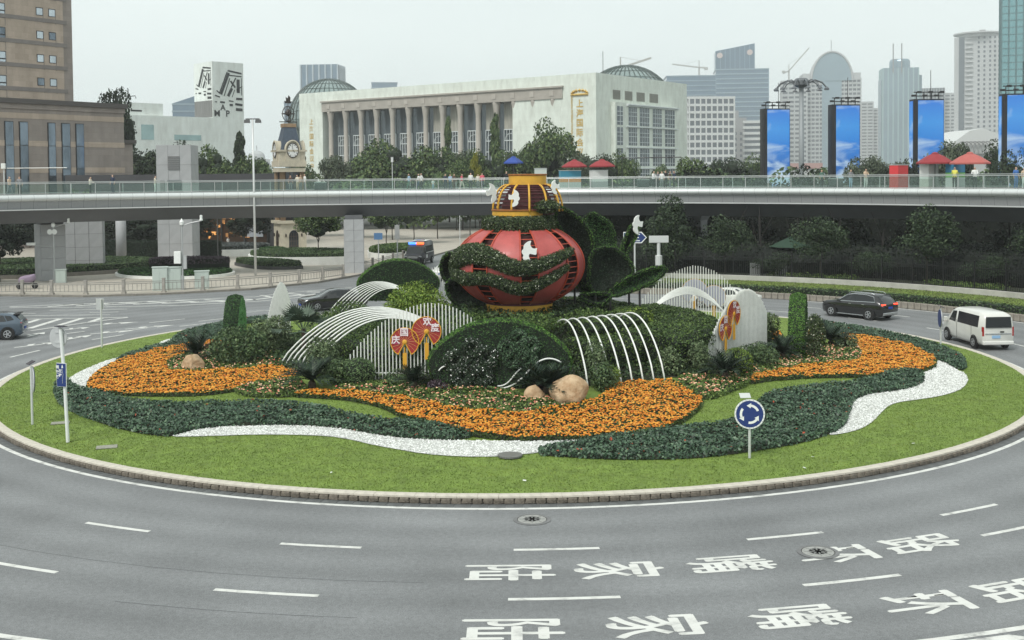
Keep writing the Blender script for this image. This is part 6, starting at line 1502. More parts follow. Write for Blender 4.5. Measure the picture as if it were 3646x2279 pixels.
SED = [(2.4, .62, .38, .66, .66, .6), (2.3, .80, .24, .80, .80, .7), (1.9, .88, .2, .90, .91, .75), (1.1, .90, .18, .96, .98, .76), (.3, .91, .18, .96, 1.36, .63), (-.2, .91, .18, .96, 1.43, .61), (-.9, .91, .18, .97, 1.40, .60), (-1.6, .90, .2, .99, 1.08, .66), (-2.1, .88, .24, .98, .99, .7), (-2.33, .82, .3, .93, .93, .7), (-2.4, .74, .42, .8, .8, .68)]
def sedx(t, st):
    bits(t, [('tail_light', (-2.28, .62, .86), (.12, .4, .1), M_TAIL), ('tail_light', (-2.28, -.62, .86), (.12, .4, .1), M_TAIL), ('head_light', (2.18, .66, .74), (.24, .32, .12), M_HEAD), ('head_light', (2.18, -.66, .74), (.24, .32, .12), M_HEAD), ('grille', (2.37, 0, .58), (.06, .9, .22), M_CHROME), ('number_plate', (2.42, 0, .44), (.02, .44, .13), M_PLATEB), ('number_plate', (-2.41, 0, .66), (.02, .44, .13), M_PLATEB), ('mirror', (.85, .99, 1.0), (.14, .18, .12), M_TRIM), ('mirror', (.85, -.99, 1.0), (.14, .18, .12), M_TRIM)])
SW = [[(.80, 1.0), (.25, 1.32), (-.28, 1.36), (-.28, 1.0)], [(-.34, 1.0), (-.34, 1.36), (-.9, 1.32), (-1.35, 1.02)]]
SF, SR = (1.1, .99, .72, .32, 1.34, .58, .03), (-1.62, 1.08, .60, -.95, 1.37, .54, -.02)
loft_car('black sedan behind the back left arches facing left', -12.75, 80.4, head((-.88, -.47)), SED, P_BLACK, ((1.45, -1.42), .86), .34, SW, SF, SR, sedx)
loft_car('white car glimpsed behind the white poles at the lantern left side', -5.9, 103.2, head((.2, .98)), SED, P_WHITE, ((1.45, -1.42), .86), .34, SW, SF, SR, sedx)
loft_car('white car whose roof shows behind the right pole screens', 14.8, 78.9, head((-.80, .60)), SED, P_WHITE, ((1.45, -1.42), .86), .34, SW, SF, SR, sedx)
PV = [(2.75, .78, .42, .85, .85, .7), (2.62, .92, .30, 1.02, 1.02, .8), (2.15, .98, .25, 1.16, 1.18, .85), (1.45, 1.0, .25, 1.18, 1.95, .82), (1.05, 1.0, .25, 1.18, 2.08, .82), (.55, 1.0, .25, 1.18, 2.36, .82), (-2.4, 1.0, .25, 1.18, 2.40, .82), (-2.7, .98, .3, 1.18, 2.30, .82), (-2.75, .96, .36, 1.1, 1.6, .9)]
def pvx(t, st):
    bits(t, [('head_light', (2.56, .78, .92), (.22, .3, .16), M_HEAD), ('head_light', (2.56, -.78, .92), (.22, .3, .16), M_HEAD), ('grille', (2.72, 0, .80), (.08, 1.1, .2), M_CHROME), ('bull_bar', (2.82, 0, .55), (.1, 1.6, .3), M_TRIM), ('number_plate', (2.89, 0, .52), (.02, .46, .14), M_WHITE),
             ('light_bar', (1.15, -.42, 2.25), (.3, .8, .22), mat('blue_beacon', (.02, .06, .6), .3, emit=(.05, .2, 1), estr=2.2)), ('light_bar', (1.15, .42, 2.25), (.3, .8, .22), mat('red_beacon', (.6, .05, .02), .3, emit=(1, .12, .03), estr=2.2)), ('roof_stripe', (-.9, 0, 2.44), (2.4, 1.4, .03), M_WHITE), ('roof_rack', (-.2, 0, 2.55), (.5, 1.1, .12), M_CHROME),
             ('side_stripe', (-.6, -1.01, 1.24), (3.4, .02, .06), M_WHITE), ('side_stripe', (-.6, 1.01, 1.24), (3.4, .02, .06), M_WHITE), ('door_emblem', (.55, -1.01, .85), (.5, .02, .36), M_WHITE), ('mirror', (1.75, 1.15, 1.35), (.14, .2, .3), M_TRIM), ('mirror', (1.75, -1.15, 1.35), (.14, .2, .3), M_TRIM), ('door_emblem', (.55, 1.01, .85), (.5, .02, .36), M_WHITE)])
loft_car('dark police van with blue and red light bar on the back road', -10.0, 121.8, head((-.18, -1)), PV, P_POLICE, ((1.75, -1.65), .95), .37,
         [[(1.8, 1.24), (1.4, 1.82), (.95, 1.86), (.95, 1.22)], [(.7, 1.30), (.7, 1.92), (-2.3, 1.92), (-2.3, 1.30)]], (2.15, 1.2, .84, 1.47, 1.92, .74, .03), (-2.76, 1.3, .8, -2.72, 2.1, .72, -.03), pvx, cat='police van', name='police_van')

# ================================================================== STREET FURNITURE
M_POLE = mat('lamp_pole', (.62, .63, .62), .45, .3)
M_DKPOLE = mat('dark_pole', (.10, .10, .10), .5, .4)
t = thing('street_lamp', 'tall pale street lamp with twin flat heads on the left plaza', 'street lamp', (-24.2, 106.9, .15))
MB().tube([(0, 0, 0), (-.02, 0, 8), (-.04, 0, 14.7)], [.12, .10, .07], 10).build('pole', M_POLE, t, smooth=True)
MB().box((-.04, 0, 14.72), (1.3, .12, .1)).build('cross_arm', M_DKPOLE, t)
for s in (-.55, .5): MB().box((s, -.05, 14.5), (.5, .5, .3), 0, .85).build('lamp_head', M_DKPOLE, t)
def cam_pole(label, x, y, h, arm, low):
    t = thing('camera_pole', label, 'camera pole', (x, y, .15)); M_G = mat('grey_pole', (.42, .43, .43), .5, .3)
    MB().tube([(0, 0, 0), (0, 0, 1.2)], .12, 8).tube([(0, 0, 1.2), (0, 0, h)], .07, 8).build('pole', M_G, t)
    MB().tube([(0, 0, h - .2), (arm * .5, 0, h + .05), (arm, 0, h + .2)], .05, 6).build('arm', M_G, t)
    MB().lathe([(.14, 0), (.14, .12), (.10, .16), (.12, .42), (.0, .46)], 10, (arm, 0, h + .22)).build('camera_dome', M_WHITE, t)
    MB().lathe([(.0, -.3), (.16, -.2), (.18, .05), (.1, .15), (0, .35)], 10, (0, -.05, h + .1)).build('camera_dome', M_WHITE, t)
    if low:
        MB().tube([(0, 0, h * .62), (low, 0, h * .66)], .035, 5).build('arm', M_G, t); MB().box((low, -.1, h * .68), (.75, .3, .25)).build('camera', M_WHITE, t, bevel=.04)
        for q in (-.22, .2):
            o = MB().lathe([(.0, 0), (.1, .03), (.24, .22)], 12).build('floodlight', M_WHITE, t); o.location = (q, -.1, h - .55); o.rotation_euler = (R_(90), 0, 0)
    return t
cam_pole('grey camera pole with floodlights before the far left pier', -41.0, 101.6, 5.1, 1.35, -2.0)
t = cam_pole('grey camera pole rising from the roadside pavement', -27.2, 93.6, 5.5, 1.6, 0)
MB().box((-.35, -.12, 2.7), (.55, .35, 1.0)).build('control_box', M_WHITE, t, bevel=.02); MB().box((.25, -.1, 2.3), (.25, .2, 1.1)).build('control_box', mat('grey_box', (.4, .41, .41), .5), t)
M_CAB = mat('cabinet', (.50, .56, .52), .5, var=.06)
for lab, x, y, w, h in (('left pale green utility cabinet behind the railing', -29.0, 93.4, 1.2, 1.9), ('middle pale green utility cabinet behind the railing', -27.95, 93.8, 1.1, 1.85), ('right small utility cabinet behind the railing', -25.9, 94.6, 1.15, 1.45), ('grey utility cabinet beside the left camera pole', -40.3, 101.3, .85, 1.15)):
    t = thing('utility_cabinet', lab, 'cabinet', (x, y, .15), R_(12)); MB().box((0, 0, h / 2), (w, .6, h)).build('body', M_CAB, t, bevel=.02); MB().box((0, 0, h + .03), (w + .1, .7, .06)).build('lid', M_CAB, t)
    for s in (-.25, .25): MB().box((s * w, -.31, h * .5), (w * .44, .02, h * .82)).build('door', mat('cabinet_door', (.46, .52, .48), .5), t)
def lamp_small(label, x, y, z0, h, cat='lamp'):
    t = thing('bridge_lamp', label, cat, (x, y, z0)); MB().tube([(0, 0, 0), (0, 0, h)], .035, 6).build('pole', M_POLE, t); MB().box((0, 0, h - .25), (.22, .22, .5)).build('lamp_body', M_POLE, t); MB().box((-.1, 0, h + .1), (.55, .3, .06)).build('solar_panel', M_TRIM, t)
lamp_small('slim solar lamp standing at the far rail of the bridge', -11.95, 114.0, 8.0, 3.3)
for lab, x, y, h in (('black slim plaza lamp left of the tall street lamp', -31.5, 121.5, 5.4), ('slim plaza signpost with a blue plate beside the bridge pier', -14.2, 120.5, 3.3), ('slim pole beside the police van', -12.0, 118.6, 4.2), ('tall white pole beside the back road', -3.1, 141.0, 7.0), ('second tall white pole far along the back road', -6.9, 150, 7.5)):
    t = thing('pole', lab, 'pole', (x, y, .15)); MB().tube([(0, 0, 0), (0, 0, h)], .06, 6).build('shaft', M_DKPOLE if 'black' in lab else M_POLE, t)
    if 'blue' in lab: MB().box((0, -.06, h - .4), (.9, .04, .7)).build('plate', mat('blue_plate_sign', (.10, .22, .42), .5), t)
    elif 'police' in lab: MB().box((0, -.06, h - .8), (.5, .04, 1.5)).build('plate', M_SIGNBACK, t)
    else: MB().box((0, 0, h), (.3, .3, .2)).build('cap', M_DKPOLE, t)
# signs behind the petals
t = thing('arrow_sign', 'blue and white arrow shaped direction sign right of the petals', 'sign', (9.7, 90.0, .9))
MB().lathe([(.07, 0), (.07, 3.6)], 8).build('post', M_POLE, t)
Pf = [(-.9, 3.0), (.55, 3.0), (.95, 3.45), (.55, 3.9), (-.9, 3.9)]
mb = MB(); n = 5; mb.add([(a, -.1, b) for a, b in Pf] + [(a, -.04, b) for a, b in Pf], [tuple(range(n)), tuple(reversed(range(n, 2 * n)))] + [(i, n + i, n + (i + 1) % n, (i + 1) % n) for i in range(n)]); mb.build('plate', M_WHITE, t)
flat_poly([(a * .94 - .02, 3.45 + (b - 3.45) * .84) for a, b in Pf], -.105, M_BLUE, 'face', t)
for k, z in enumerate((3.2, 3.45, 3.7)): MB().box((.15, -.108, z), (.5 - .15 * (k == 1), .006, .08)).build('white_mark', M_WHITE, t)
MB().box((.15, -.108, 3.45), (.08, .006, .5)).build('white_mark', M_WHITE, t)
t = thing('blank_sign', 'white rectangular sign back on a pole right of the petals', 'sign', (11.6, 90.0, .9))
MB().lathe([(.28, 0), (.28, 2.0), (.14, 2.05), (.14, 3.0)], 10).build('post', M_POLE, t); MB().box((0, -.1, 3.3), (1.55, .1, .55)).build('plate', mat('sign_pale', (.55, .56, .55), .5), t, bevel=.02)
t = thing('green_parasol', 'dark green parasol among the trees behind the iron fence', 'parasol', (23.7, 96.5, .95))
MB().tube([(0, 0, 0), (0, 0, 2.6)], .04, 6).build('pole', M_DKPOLE, t); MB().lathe([(1.9, 2.15), (1.0, 2.6), (0.05, 3.0)], 8).build('canopy', mat('dark_green_cloth', (.02, .05, .03), .8), t)
for lab, x, y in (('white vent box behind the iron fence, left one', 20.0, 93.6), ('white vent box behind the iron fence, right one', 21.9, 92.6)):
    t = thing('vent_box', lab, 'box', (x, y, .95)); MB().box((0, 0, .5), (.8, .5, 1.0)).build('body', mat('vent_box', (.3, .31, .3), .6), t)
    for k in range(5): MB().box((-.3 + .15 * k, -.26, .5), (.05, .03, .8)).build('slat', M_TRIM, t)
t = thing('bus_shelter', 'small tan roofed shelter beside the far railing', 'shelter', (2.6, 141, .15), R_(-15))
MB().box((0, 0, 2.75), (5.5, 2.4, .14)).build('roof', mat('shelter_roof', (.50, .40, .28), .7), t)
for k in range(4): MB().tube([(-2.4 + 1.6 * k, -.9, 0), (-2.4 + 1.6 * k, -.9, 2.7)], .05, 6).build('post', M_DKPOLE, t)
MB().box((-2.4, .9, 1.3), (1.6, .12, 2.4)).build('grey_board', mat('grey_board', (.14, .15, .15), .6), t)

# ================================================================== PEOPLE
M_SKIN = mat('skin', (.50, .32, .23), .6)
M_HAIR = mat('hair', (.012, .010, .009), .5)
def person_mesh(pose):
    J = {'pelvis': (0, 0, .95), 'waist': (0, 0, 1.10), 'chest': (0, 0, 1.30), 'neck': (0, .01, 1.47), 'head0': (0, -.01, 1.56), 'head1': (0, -.015, 1.68),
         'shL': (.17, 0, 1.40), 'elL': (.235, .02, 1.14), 'haL': (.245, -.06, .92), 'fiL': (.24, -.09, .80), 'shR': (-.17, 0, 1.40), 'elR': (-.235, .02, 1.14), 'haR': (-.245, -.06, .92), 'fiR': (-.24, -.09, .80),
         'hiL': (.09, 0, .90), 'knL': (.10, -.02, .50), 'anL': (.10, .03, .09), 'toL': (.11, -.13, .03), 'hiR': (-.09, 0, .90), 'knR': (-.10, -.02, .50), 'anR': (-.10, .03, .09), 'toR': (-.11, -.13, .03)}
    if pose == 'walk':
        J.update(knL=(.10, -.17, .52), anL=(.10, -.22, .11), toL=(.10, -.38, .07), knR=(-.10, .06, .50), anR=(-.10, .27, .15), toR=(-.10, .15, .04), elL=(.24, .12, 1.16), haL=(.24, .10, .94), fiL=(.24, .06, .84), elR=(-.24, -.06, 1.15), haR=(-.23, -.22, 1.0), fiR=(-.23, -.30, .95))
    if pose == 'lean':
        J.update(elL=(.22, -.10, 1.18), haL=(.12, -.32, 1.16), fiL=(.08, -.40, 1.17), elR=(-.22, -.10, 1.18), haR=(-.12, -.32, 1.16), fiR=(-.08, -.40, 1.17), head0=(0, -.05, 1.55), head1=(0, -.07, 1.67))
    rad = dict(pelvis=.15, waist=.125, chest=.15, neck=.055, head0=.085, head1=.085, shL=.07, elL=.045, haL=.034, fiL=.022, hiL=.095, knL=.065, anL=.042, toL=.035)
    E = [('pelvis', 'waist'), ('waist', 'chest'), ('chest', 'neck'), ('neck', 'head0'), ('head0', 'head1')]
    for s in 'LR': E += [('chest', 'sh' + s), ('sh' + s, 'el' + s), ('el' + s, 'ha' + s), ('ha' + s, 'fi' + s), ('pelvis', 'hi' + s), ('hi' + s, 'kn' + s), ('kn' + s, 'an' + s), ('an' + s, 'to' + s)]
    K = list(J); me = bpy.data.meshes.new('b'); me.from_pydata([J[k] for k in K], [(K.index(a), K.index(b)) for a, b in E], [])
    o = bpy.data.objects.new('b', me); COL.objects.link(o); sk = o.modifiers.new('s', 'SKIN'); o.modifiers.new('u', 'SUBSURF').levels = 1
    for i, k in enumerate(K):
        r = rad.get(k, rad.get(k[:-1] + 'L', .06)); me.skin_vertices[0].data[i].radius = (r, r * (.75 if k in ('pelvis', 'waist', 'chest') else 1)); me.skin_vertices[0].data[i].use_root = k == 'pelvis'
    dg = bpy.context.evaluated_depsgraph_get(); dg.update(); out = bpy.data.meshes.new_from_object(o.evaluated_get(dg)); bpy.data.objects.remove(o)
    out.materials.clear()
    for m in (M_WHITE, M_TRIM, M_SKIN, M_HAIR, M_TRIM): out.materials.append(m)
    for p in out.polygons:
        c = p.center; p.use_smooth = True
        if c.z > 1.50: p.material_index = 3 if (c.z > 1.66 or c.y > .015) else 2
        elif c.z > 1.46: p.material_index = 2
        elif abs(c.x) > .19 and c.z < 1.12 and c.z > .7: p.material_index = 2
        elif c.z > .93: p.material_index = 0
        elif c.z > .10: p.material_index = 1
        else: p.material_index = 4
    return out
PM = {k: person_mesh(k) for k in ('stand', 'walk', 'lean')}
def cloth(n, c): return mat('cloth_' + n, c, .85)
CL = dict(beige=cloth('beige', (.55, .42, .30)), white=cloth('white', (.70, .70, .68)), black=cloth('black', (.014, .014, .016)), navy=cloth('navy', (.02, .03, .06)), blue=cloth('blue', (.06, .16, .42)), jeans=cloth('jeans', (.06, .09, .16)), yellow=cloth('yellow', (.70, .66, .12)), pink=cloth('pink', (.60, .10, .14)), grey=cloth('grey', (.22, .22, .23)), brown=cloth('brown', (.10, .06, .045)), cream=cloth('cream', (.60, .56, .46)), green=cloth('green', (.08, .16, .12)), sky=cloth('sky', (.30, .42, .55)))
def person(label, x, y, top, legs, pose='stand', s=1.0, face=0.0, grp='people on the footbridge', z=8.0):
    o = inst('person', PM[pose], None, (x, y, z), (0, 0, face), s)
    for i, m in ((0, CL[top]), (1, CL[legs])):
        o.material_slots[i].link = 'OBJECT'; o.material_slots[i].material = m
    tag(o, label, 'person', grp)
for a in [('person in a beige top at the left end of the bridge', -43.46, 98.46, 'beige', 'grey', 'walk', .98, 1.3), ('person in checked dark clothes near the left end of the bridge', -42.76, 98.87, 'grey', 'black', 'stand', .97, .2),
          ('person in a cream top beside the handcart rail', -37.94, 102.44, 'cream', 'black', 'lean', .93, 1.4), ('tall person in dark clothes before the dark wall', -36.49, 104.1, 'navy', 'navy', 'stand', 1.04, -.5), ('person in white trousers bending by the lift tower', -32.81, 104.67, 'cream', 'white', 'lean', .95, 2.0),
          ('person in dark top in the group before the clock tower', -21.14, 108.73, 'brown', 'grey', 'stand', .92, .6), ('second person in the group before the clock tower', -20.6, 109.4, 'cream', 'beige', 'lean', .95, -.6), ('person in beige in the group before the clock tower', -20.2, 108.89, 'beige', 'grey', 'stand', .94, 1.0), ('person in white at the right of the clock tower group', -19.85, 109.19, 'white', 'grey', 'stand', .99, -1.0),
          ('person in pale blue carrying a bag left of the yellow green tree', -9.91, 109.7, 'sky', 'green', 'walk', .95, -1.2), ('person in dark trousers walking behind another', -9.01, 110.19, 'white', 'jeans', 'walk', .95, -1.2), ('person in white shirt with dark trousers', -8.72, 109.79, 'white', 'black', 'walk', .98, -1.2), ('small child in pale clothes on the bridge', -7.59, 109.85, 'white', 'sky', 'stand', .62, .3),
          ('person in a long dark dress', -6.4, 109.79, 'navy', 'navy', 'stand', .93, .4), ('person in jeans in the middle group', -5.95, 110.16, 'sky', 'jeans', 'stand', .9, -.3), ('person in brown in the middle group', -5.55, 109.64, 'brown', 'brown', 'stand', .93, .8), ('person in pink and cream at the right of the middle group', -4.82, 109.97, 'pink', 'cream', 'walk', .92, 1.2),
          ('person with a white bag and dark clothes left of the lantern crown', -3.94, 109.38, 'white', 'black', 'stand', .97, .1), ('person half hidden behind the pink shirt', -3.25, 109.89, 'cream', 'grey', 'stand', .9, .1), ('person in a bright pink shirt left of the lantern crown', -2.84, 109.25, 'pink', 'navy', 'stand', .95, 0), ('guard with a white cap beside the lantern crown', -.5, 109.5, 'black', 'black', 'stand', 1.05, .3),
          ('person with pale hat at the left of the right hand group', 13.08, 104.9, 'white', 'black', 'lean', .97, .7), ('person in dark clothes second in the right hand group', 13.52, 105.27, 'grey', 'black', 'stand', .95, .7), ('person in white third in the right hand group', 13.8, 104.59, 'white', 'grey', 'stand', .95, -.4), ('person in black fourth in the right hand group', 14.2, 105.06, 'black', 'black', 'stand', 1.0, .2), ('person in brown fifth in the right hand group', 14.5, 104.28, 'brown', 'grey', 'stand', .95, 1.0), ('person in dark clothes at the right of the right hand group', 14.9, 104.41, 'navy', 'black', 'stand', .97, -1.0),
          ('person in green clothes under the second light screen', 26.26, 96.42, 'green', 'black', 'stand', .95, .5), ('person in grey leaning near the dark bin', 28.3, 95.0, 'grey', 'sky', 'lean', .95, .4), ('person in white trousers taking a photo', 29.09, 93.5, 'beige', 'white', 'lean', .97, .3),
          ('man in a yellow shirt leaning on the rail by the parasols', 34.17, 87.78, 'yellow', 'black', 'lean', 1.0, 2.6), ('man in a white shirt beside the yellow shirt', 35.17, 86.39, 'white', 'black', 'lean', 1.0, -.6), ('worker in blue overalls at the right end of the bridge', 36.98, 83.45, 'blue', 'blue', 'stand', .97, .3), ('person in beige at the right frame edge', 37.5, 83.3, 'beige', 'white', 'stand', .93, .2)]:
    person(*a)
person('person sitting on the curved bench planter on the plaza', -11.2, 130.2, 'white', 'black', 'lean', .8, .5, 'people on the plaza', .2)
person('person walking before the shopfront under the bridge', -36.5, 146.0, 'white', 'black', 'walk', .98, .9, 'people on the plaza', .15)
person('second person before the shopfront under the bridge', -29.5, 151.0, 'grey', 'black', 'stand', .98, -.9, 'people on the plaza', .15)
# scooter with purple rain cover at the far left
t = thing('scooter', 'parked scooter with a purple cover behind the left railing', 'scooter', (-40.9, 95.6, .15), R_(20))
for q in (-.6, .6):
    o = MB().lathe([(.16, -.05), (.24, -.05), (.26, 0), (.24, .05), (.16, .05)], 14).build('wheel', M_TYRE, t); o.location = (q, 0, .26); o.rotation_euler = (R_(90), 0, 0)
MB().box((-.1, 0, .55), (1.0, .3, .25)).box((.5, 0, .8), (.12, .4, .6)).build('body', M_TRIM, t, bevel=.04)
pm_ = pillow_mesh('purple_cover', [(-.7, .5), (-.65, 1.0), (-.2, 1.15), (.3, 1.2), (.65, 1.3), (.7, .7), (.3, .5)], .35, cloth('purple', (.26, .20, .27)), (0, 0, 0), (1, 0, 0), (0, 0, 1), (0, -1, 0)); inst('purple_cover', pm_, t)

# ================================================================== ON THE BRIDGE DECK
M_REDC = mat('parasol_red', (.27, .032, .038), .8, var=.08); M_PINKC = mat('parasol_faded', (.42, .11, .095), .8, var=.08); M_BLUEC = mat('parasol_blue', (.03, .07, .30), .8)
def parasol(label, x, y, m, r, zr, zt, n=8):
    t = thing('parasol', label, 'parasol', (x, y, 8.0)); MB().tube([(0, 0, 0), (0, 0, zt - 8.05)], .035, 6).build('pole', M_DKPOLE, t)
    MB().lathe([(r, zr - 8.12), (r, zr - 8.0), (r * .5, (zr + zt) / 2 - 7.93), (.15, zt - 8.08)], n, a0=.39, a1=.39 + 2 * PI).build('canopy', m, t); MB().lathe([(.3, zt - 8.12), (.2, zt - 8.03), (0, zt - 7.98)], n).build('vent_cap', m, t)
    MB().lathe([(r * 1.005, zr - 8.08), (r * 1.005, zr - 8.035)], n, a0=.39 + .2, a1=.39 + .9).build('white_lettering', M_WHITE, t)
parasol('left red parasol behind the lantern crown', 6.05, 109.64, M_REDC, 1.3, 10.2, 10.85); parasol('right red parasol behind the lantern crown', 8.65, 108.84, M_REDC, 1.3, 10.2, 10.85)
parasol('dark red parasol in front of the third light screen', 33.7, 90.6, M_REDC, 1.42, 10.08, 10.9); parasol('faded red parasol before the dark trees at right', 35.55, 88.3, M_PINKC, 1.5, 10.02, 10.85)
parasol('blue parasol above the lantern crown', .2, 113.0, M_BLUEC, 1.05, 10.65, 11.25, 4)
def kiosk(label, x, y, w, h, cols, d=.8, yaw=0.0):
    t = thing('kiosk', label, 'kiosk', (x, y, 8.0), yaw); z = 0
    for i, (frac, m) in enumerate(cols):
        MB().box((0, 0, z + h * frac / 2), (w, d - .01 * i, h * frac - .01)).build(('base', 'panel', 'display', 'header')[min(i, 3)], m, t); z += h * frac
    MB().box((0, 0, h + .03), (w + .06, d + .06, .06)).build('top', M_STEEL, t)
C = lambda n, c, **k: mat('kiosk_' + n, c, .55, **k)
kiosk('blue and orange kiosk under the left red parasol', 5.6, 109.3, 2.0, 1.75, [(.38, C('pale', (.45, .47, .46))), (.2, C('orange', (.60, .26, .08))), (.42, C('teal', (.04, .22, .32)))], yaw=.2)
kiosk('white drinks kiosk under the right red parasol', 8.3, 108.6, 1.6, 1.75, [(.4, C('grey', (.30, .31, .31))), (.6, C('white', (.62, .62, .6)))], yaw=.25)
kiosk('red vending box on the right part of the bridge', 31.7, 93.2, 1.5, 1.9, [(.6, C('red2', (.45, .035, .03))), (.4, C('red', (.62, .045, .05)))], yaw=.7)
kiosk('white cooler box beside the red vending box', 33.4, 91.1, 1.5, 1.9, [(.4, C('cream', (.42, .42, .38))), (.6, C('white', (.62, .62, .6)))], yaw=.7)
kiosk('blue and green kiosk under the faded parasol', 35.2, 90.3, 1.7, 1.95, [(.45, C('pale', (.45, .47, .46))), (.2, C('green', (.12, .42, .06))), (.35, C('blue', (.03, .20, .36)))], yaw=.75)
kiosk('poster board beside the lantern crown', 2.84, 111.5, 1.2, 2.0, [(.6, C('grey', (.3, .31, .31))), (.4, C('poster', (.50, .54, .50)))], .12)
for lab, x, y in (('dark planter bin on the bridge right of the clock tower', -18.39, 109.44), ('dark planter bin on the bridge left of the right hand group', 12.2, 105.6), ('dark planter bin on the bridge below the second light screen', 27.46, 96.4)):
    t = thing('bin', lab, 'bin', (x, y, 8.0)); MB().box((0, 0, .4), (1.05, .7, .8)).build('body', mat('bin_body', (.045, .055, .055), .6), t, bevel=.03); MB().box((0, 0, .85), (1.1, .75, .08)).build('rim', mat('bin_rim', (.3, .32, .32), .5), t)
t = thing('lamp_gantry', 'thin black lamp gantry on the bridge before the convention hall', 'gantry', (10.7, 110.2, 8.0))
MB().tube([(0, 0, 0), (0, 0, 2.95), (5.4, -2.2, 2.95), (5.4, -2.2, 2.0)], .05, 5).build('frame', M_TRIM, t)
for k in range(3): MB().box((1.4 + 1.5 * k, -.55 - .6 * k, 2.93), (.5, .2, .1)).build('lamp_head', M_TRIM, t)
# ================================================================== BUILDINGS BEHIND THE BRIDGE
def frame_of(corner, d):
    """local frame of a facade: s runs from the corner along d, o points out of the wall towards the viewer"""
    d = Vector((d[0], d[1], 0)).normalized(); o = Vector((d.y, -d.x, 0))
    if o.y > 0: o = -o
    return Vector((corner[0], corner[1], 0)), d, o
def fbox(mb, fr, s0, s1, z0, z1, o0, o1):
    c, d, o = fr; P = lambda s, q, z: tuple(c + d * s + o * q + Vector((0, 0, z)))
    vs = [P(s0, o0, z0), P(s1, o0, z0), P(s1, o1, z0), P(s0, o1, z0), P(s0, o0, z1), P(s1, o0, z1), P(s1, o1, z1), P(s0, o1, z1)]
    return mb.add(vs, [(3, 2, 1, 0), (4, 5, 6, 7), (0, 1, 5, 4), (1, 2, 6, 5), (2, 3, 7, 6), (3, 0, 4, 7)])
def fpart(name, fr, r, m, t):
    """box part; fixes the winding afterwards"""
    ob = fbox(MB(), fr, *r).build(name, m, t)
    bm = bmesh.new(); bm.from_mesh(ob.data); bmesh.ops.recalc_face_normals(bm, faces=bm.faces); bm.to_mesh(ob.data); bm.free()
    return ob
def stonewall(name, c1, c2, sc, bw=1.6, bh=.8):
    m = bpy.data.materials.new(name); m.use_nodes = True; t = m.node_tree; p = t.nodes['Principled BSDF']
    tc = t.nodes.new('ShaderNodeTexCoord'); sx = t.nodes.new('ShaderNodeSeparateXYZ'); ad = t.nodes.new('ShaderNodeMath'); cb = t.nodes.new('ShaderNodeCombineXYZ')
    t.links.new(tc.outputs['Object'], sx.inputs[0]); t.links.new(sx.outputs[0], ad.inputs[0]); t.links.new(sx.outputs[1], ad.inputs[1]); t.links.new(ad.outputs[0], cb.inputs[0]); t.links.new(sx.outputs[2], cb.inputs[1])
    b = t.nodes.new('ShaderNodeTexBrick'); b.inputs['Color1'].default_value = (*c1, 1); b.inputs['Color2'].default_value = (*c2, 1); b.inputs['Mortar'].default_value = (*[v * .72 for v in c1], 1)
    b.inputs['Scale'].default_value = sc; b.inputs['Brick Width'].default_value = bw; b.inputs['Row Height'].default_value = bh; b.inputs['Mortar Size'].default_value = .008; b.offset = .5
    t.links.new(cb.outputs[0], b.inputs['Vector'])
    n = t.nodes.new('ShaderNodeTexNoise'); n.inputs['Scale'].default_value = .5; n.inputs['Detail'].default_value = 6; mp = t.nodes.new('ShaderNodeMapping'); mp.inputs['Scale'].default_value = (1.5, 1.5, .5)
    t.links.new(tc.outputs['Object'], mp.inputs[0]); t.links.new(mp.outputs[0], n.inputs['Vector'])
    rp = t.nodes.new('ShaderNodeValToRGB'); rp.color_ramp.elements[0].color = (.86, .85, .84, 1); rp.color_ramp.elements[1].color = (1.06, 1.06, 1.06, 1); rp.color_ramp.elements[0].position = .3; rp.color_ramp.elements[1].position = .7
    t.links.new(n.outputs[0], rp.inputs[0]); mx = t.nodes.new('ShaderNodeMix'); mx.data_type = 'RGBA'; mx.blend_type = 'MULTIPLY'; mx.inputs[0].default_value = 1
    t.links.new(b.outputs[0], mx.inputs[6]); t.links.new(rp.outputs[0], mx.inputs[7]); t.links.new(mx.outputs[2], p.inputs['Base Color']); p.inputs['Roughness'].default_value = .75
    return m
M_TAN = stonewall('brown_stone', (.43, .345, .275), (.50, .405, .33), 1.0, 1.5, .8)
M_TAND = stonewall('brown_grey_stone', (.29, .25, .225), (.335, .285, .255), 1.0, 1.5, .8)
M_BAND = mat('grey_band', (.22, .195, .18), .7, var=.15, vscale=.6)
M_WINB = mat('bright_window', (.50, .56, .60), .12, .6, var=.25, vscale=.35)
M_WINM = mat('mirror_window', (.17, .21, .25), .06, .7, var=.4, vscale=.5, stretch=(1, 1, .5))
M_FRAME = mat('window_frame_dark', (.02, .02, .022), .5)
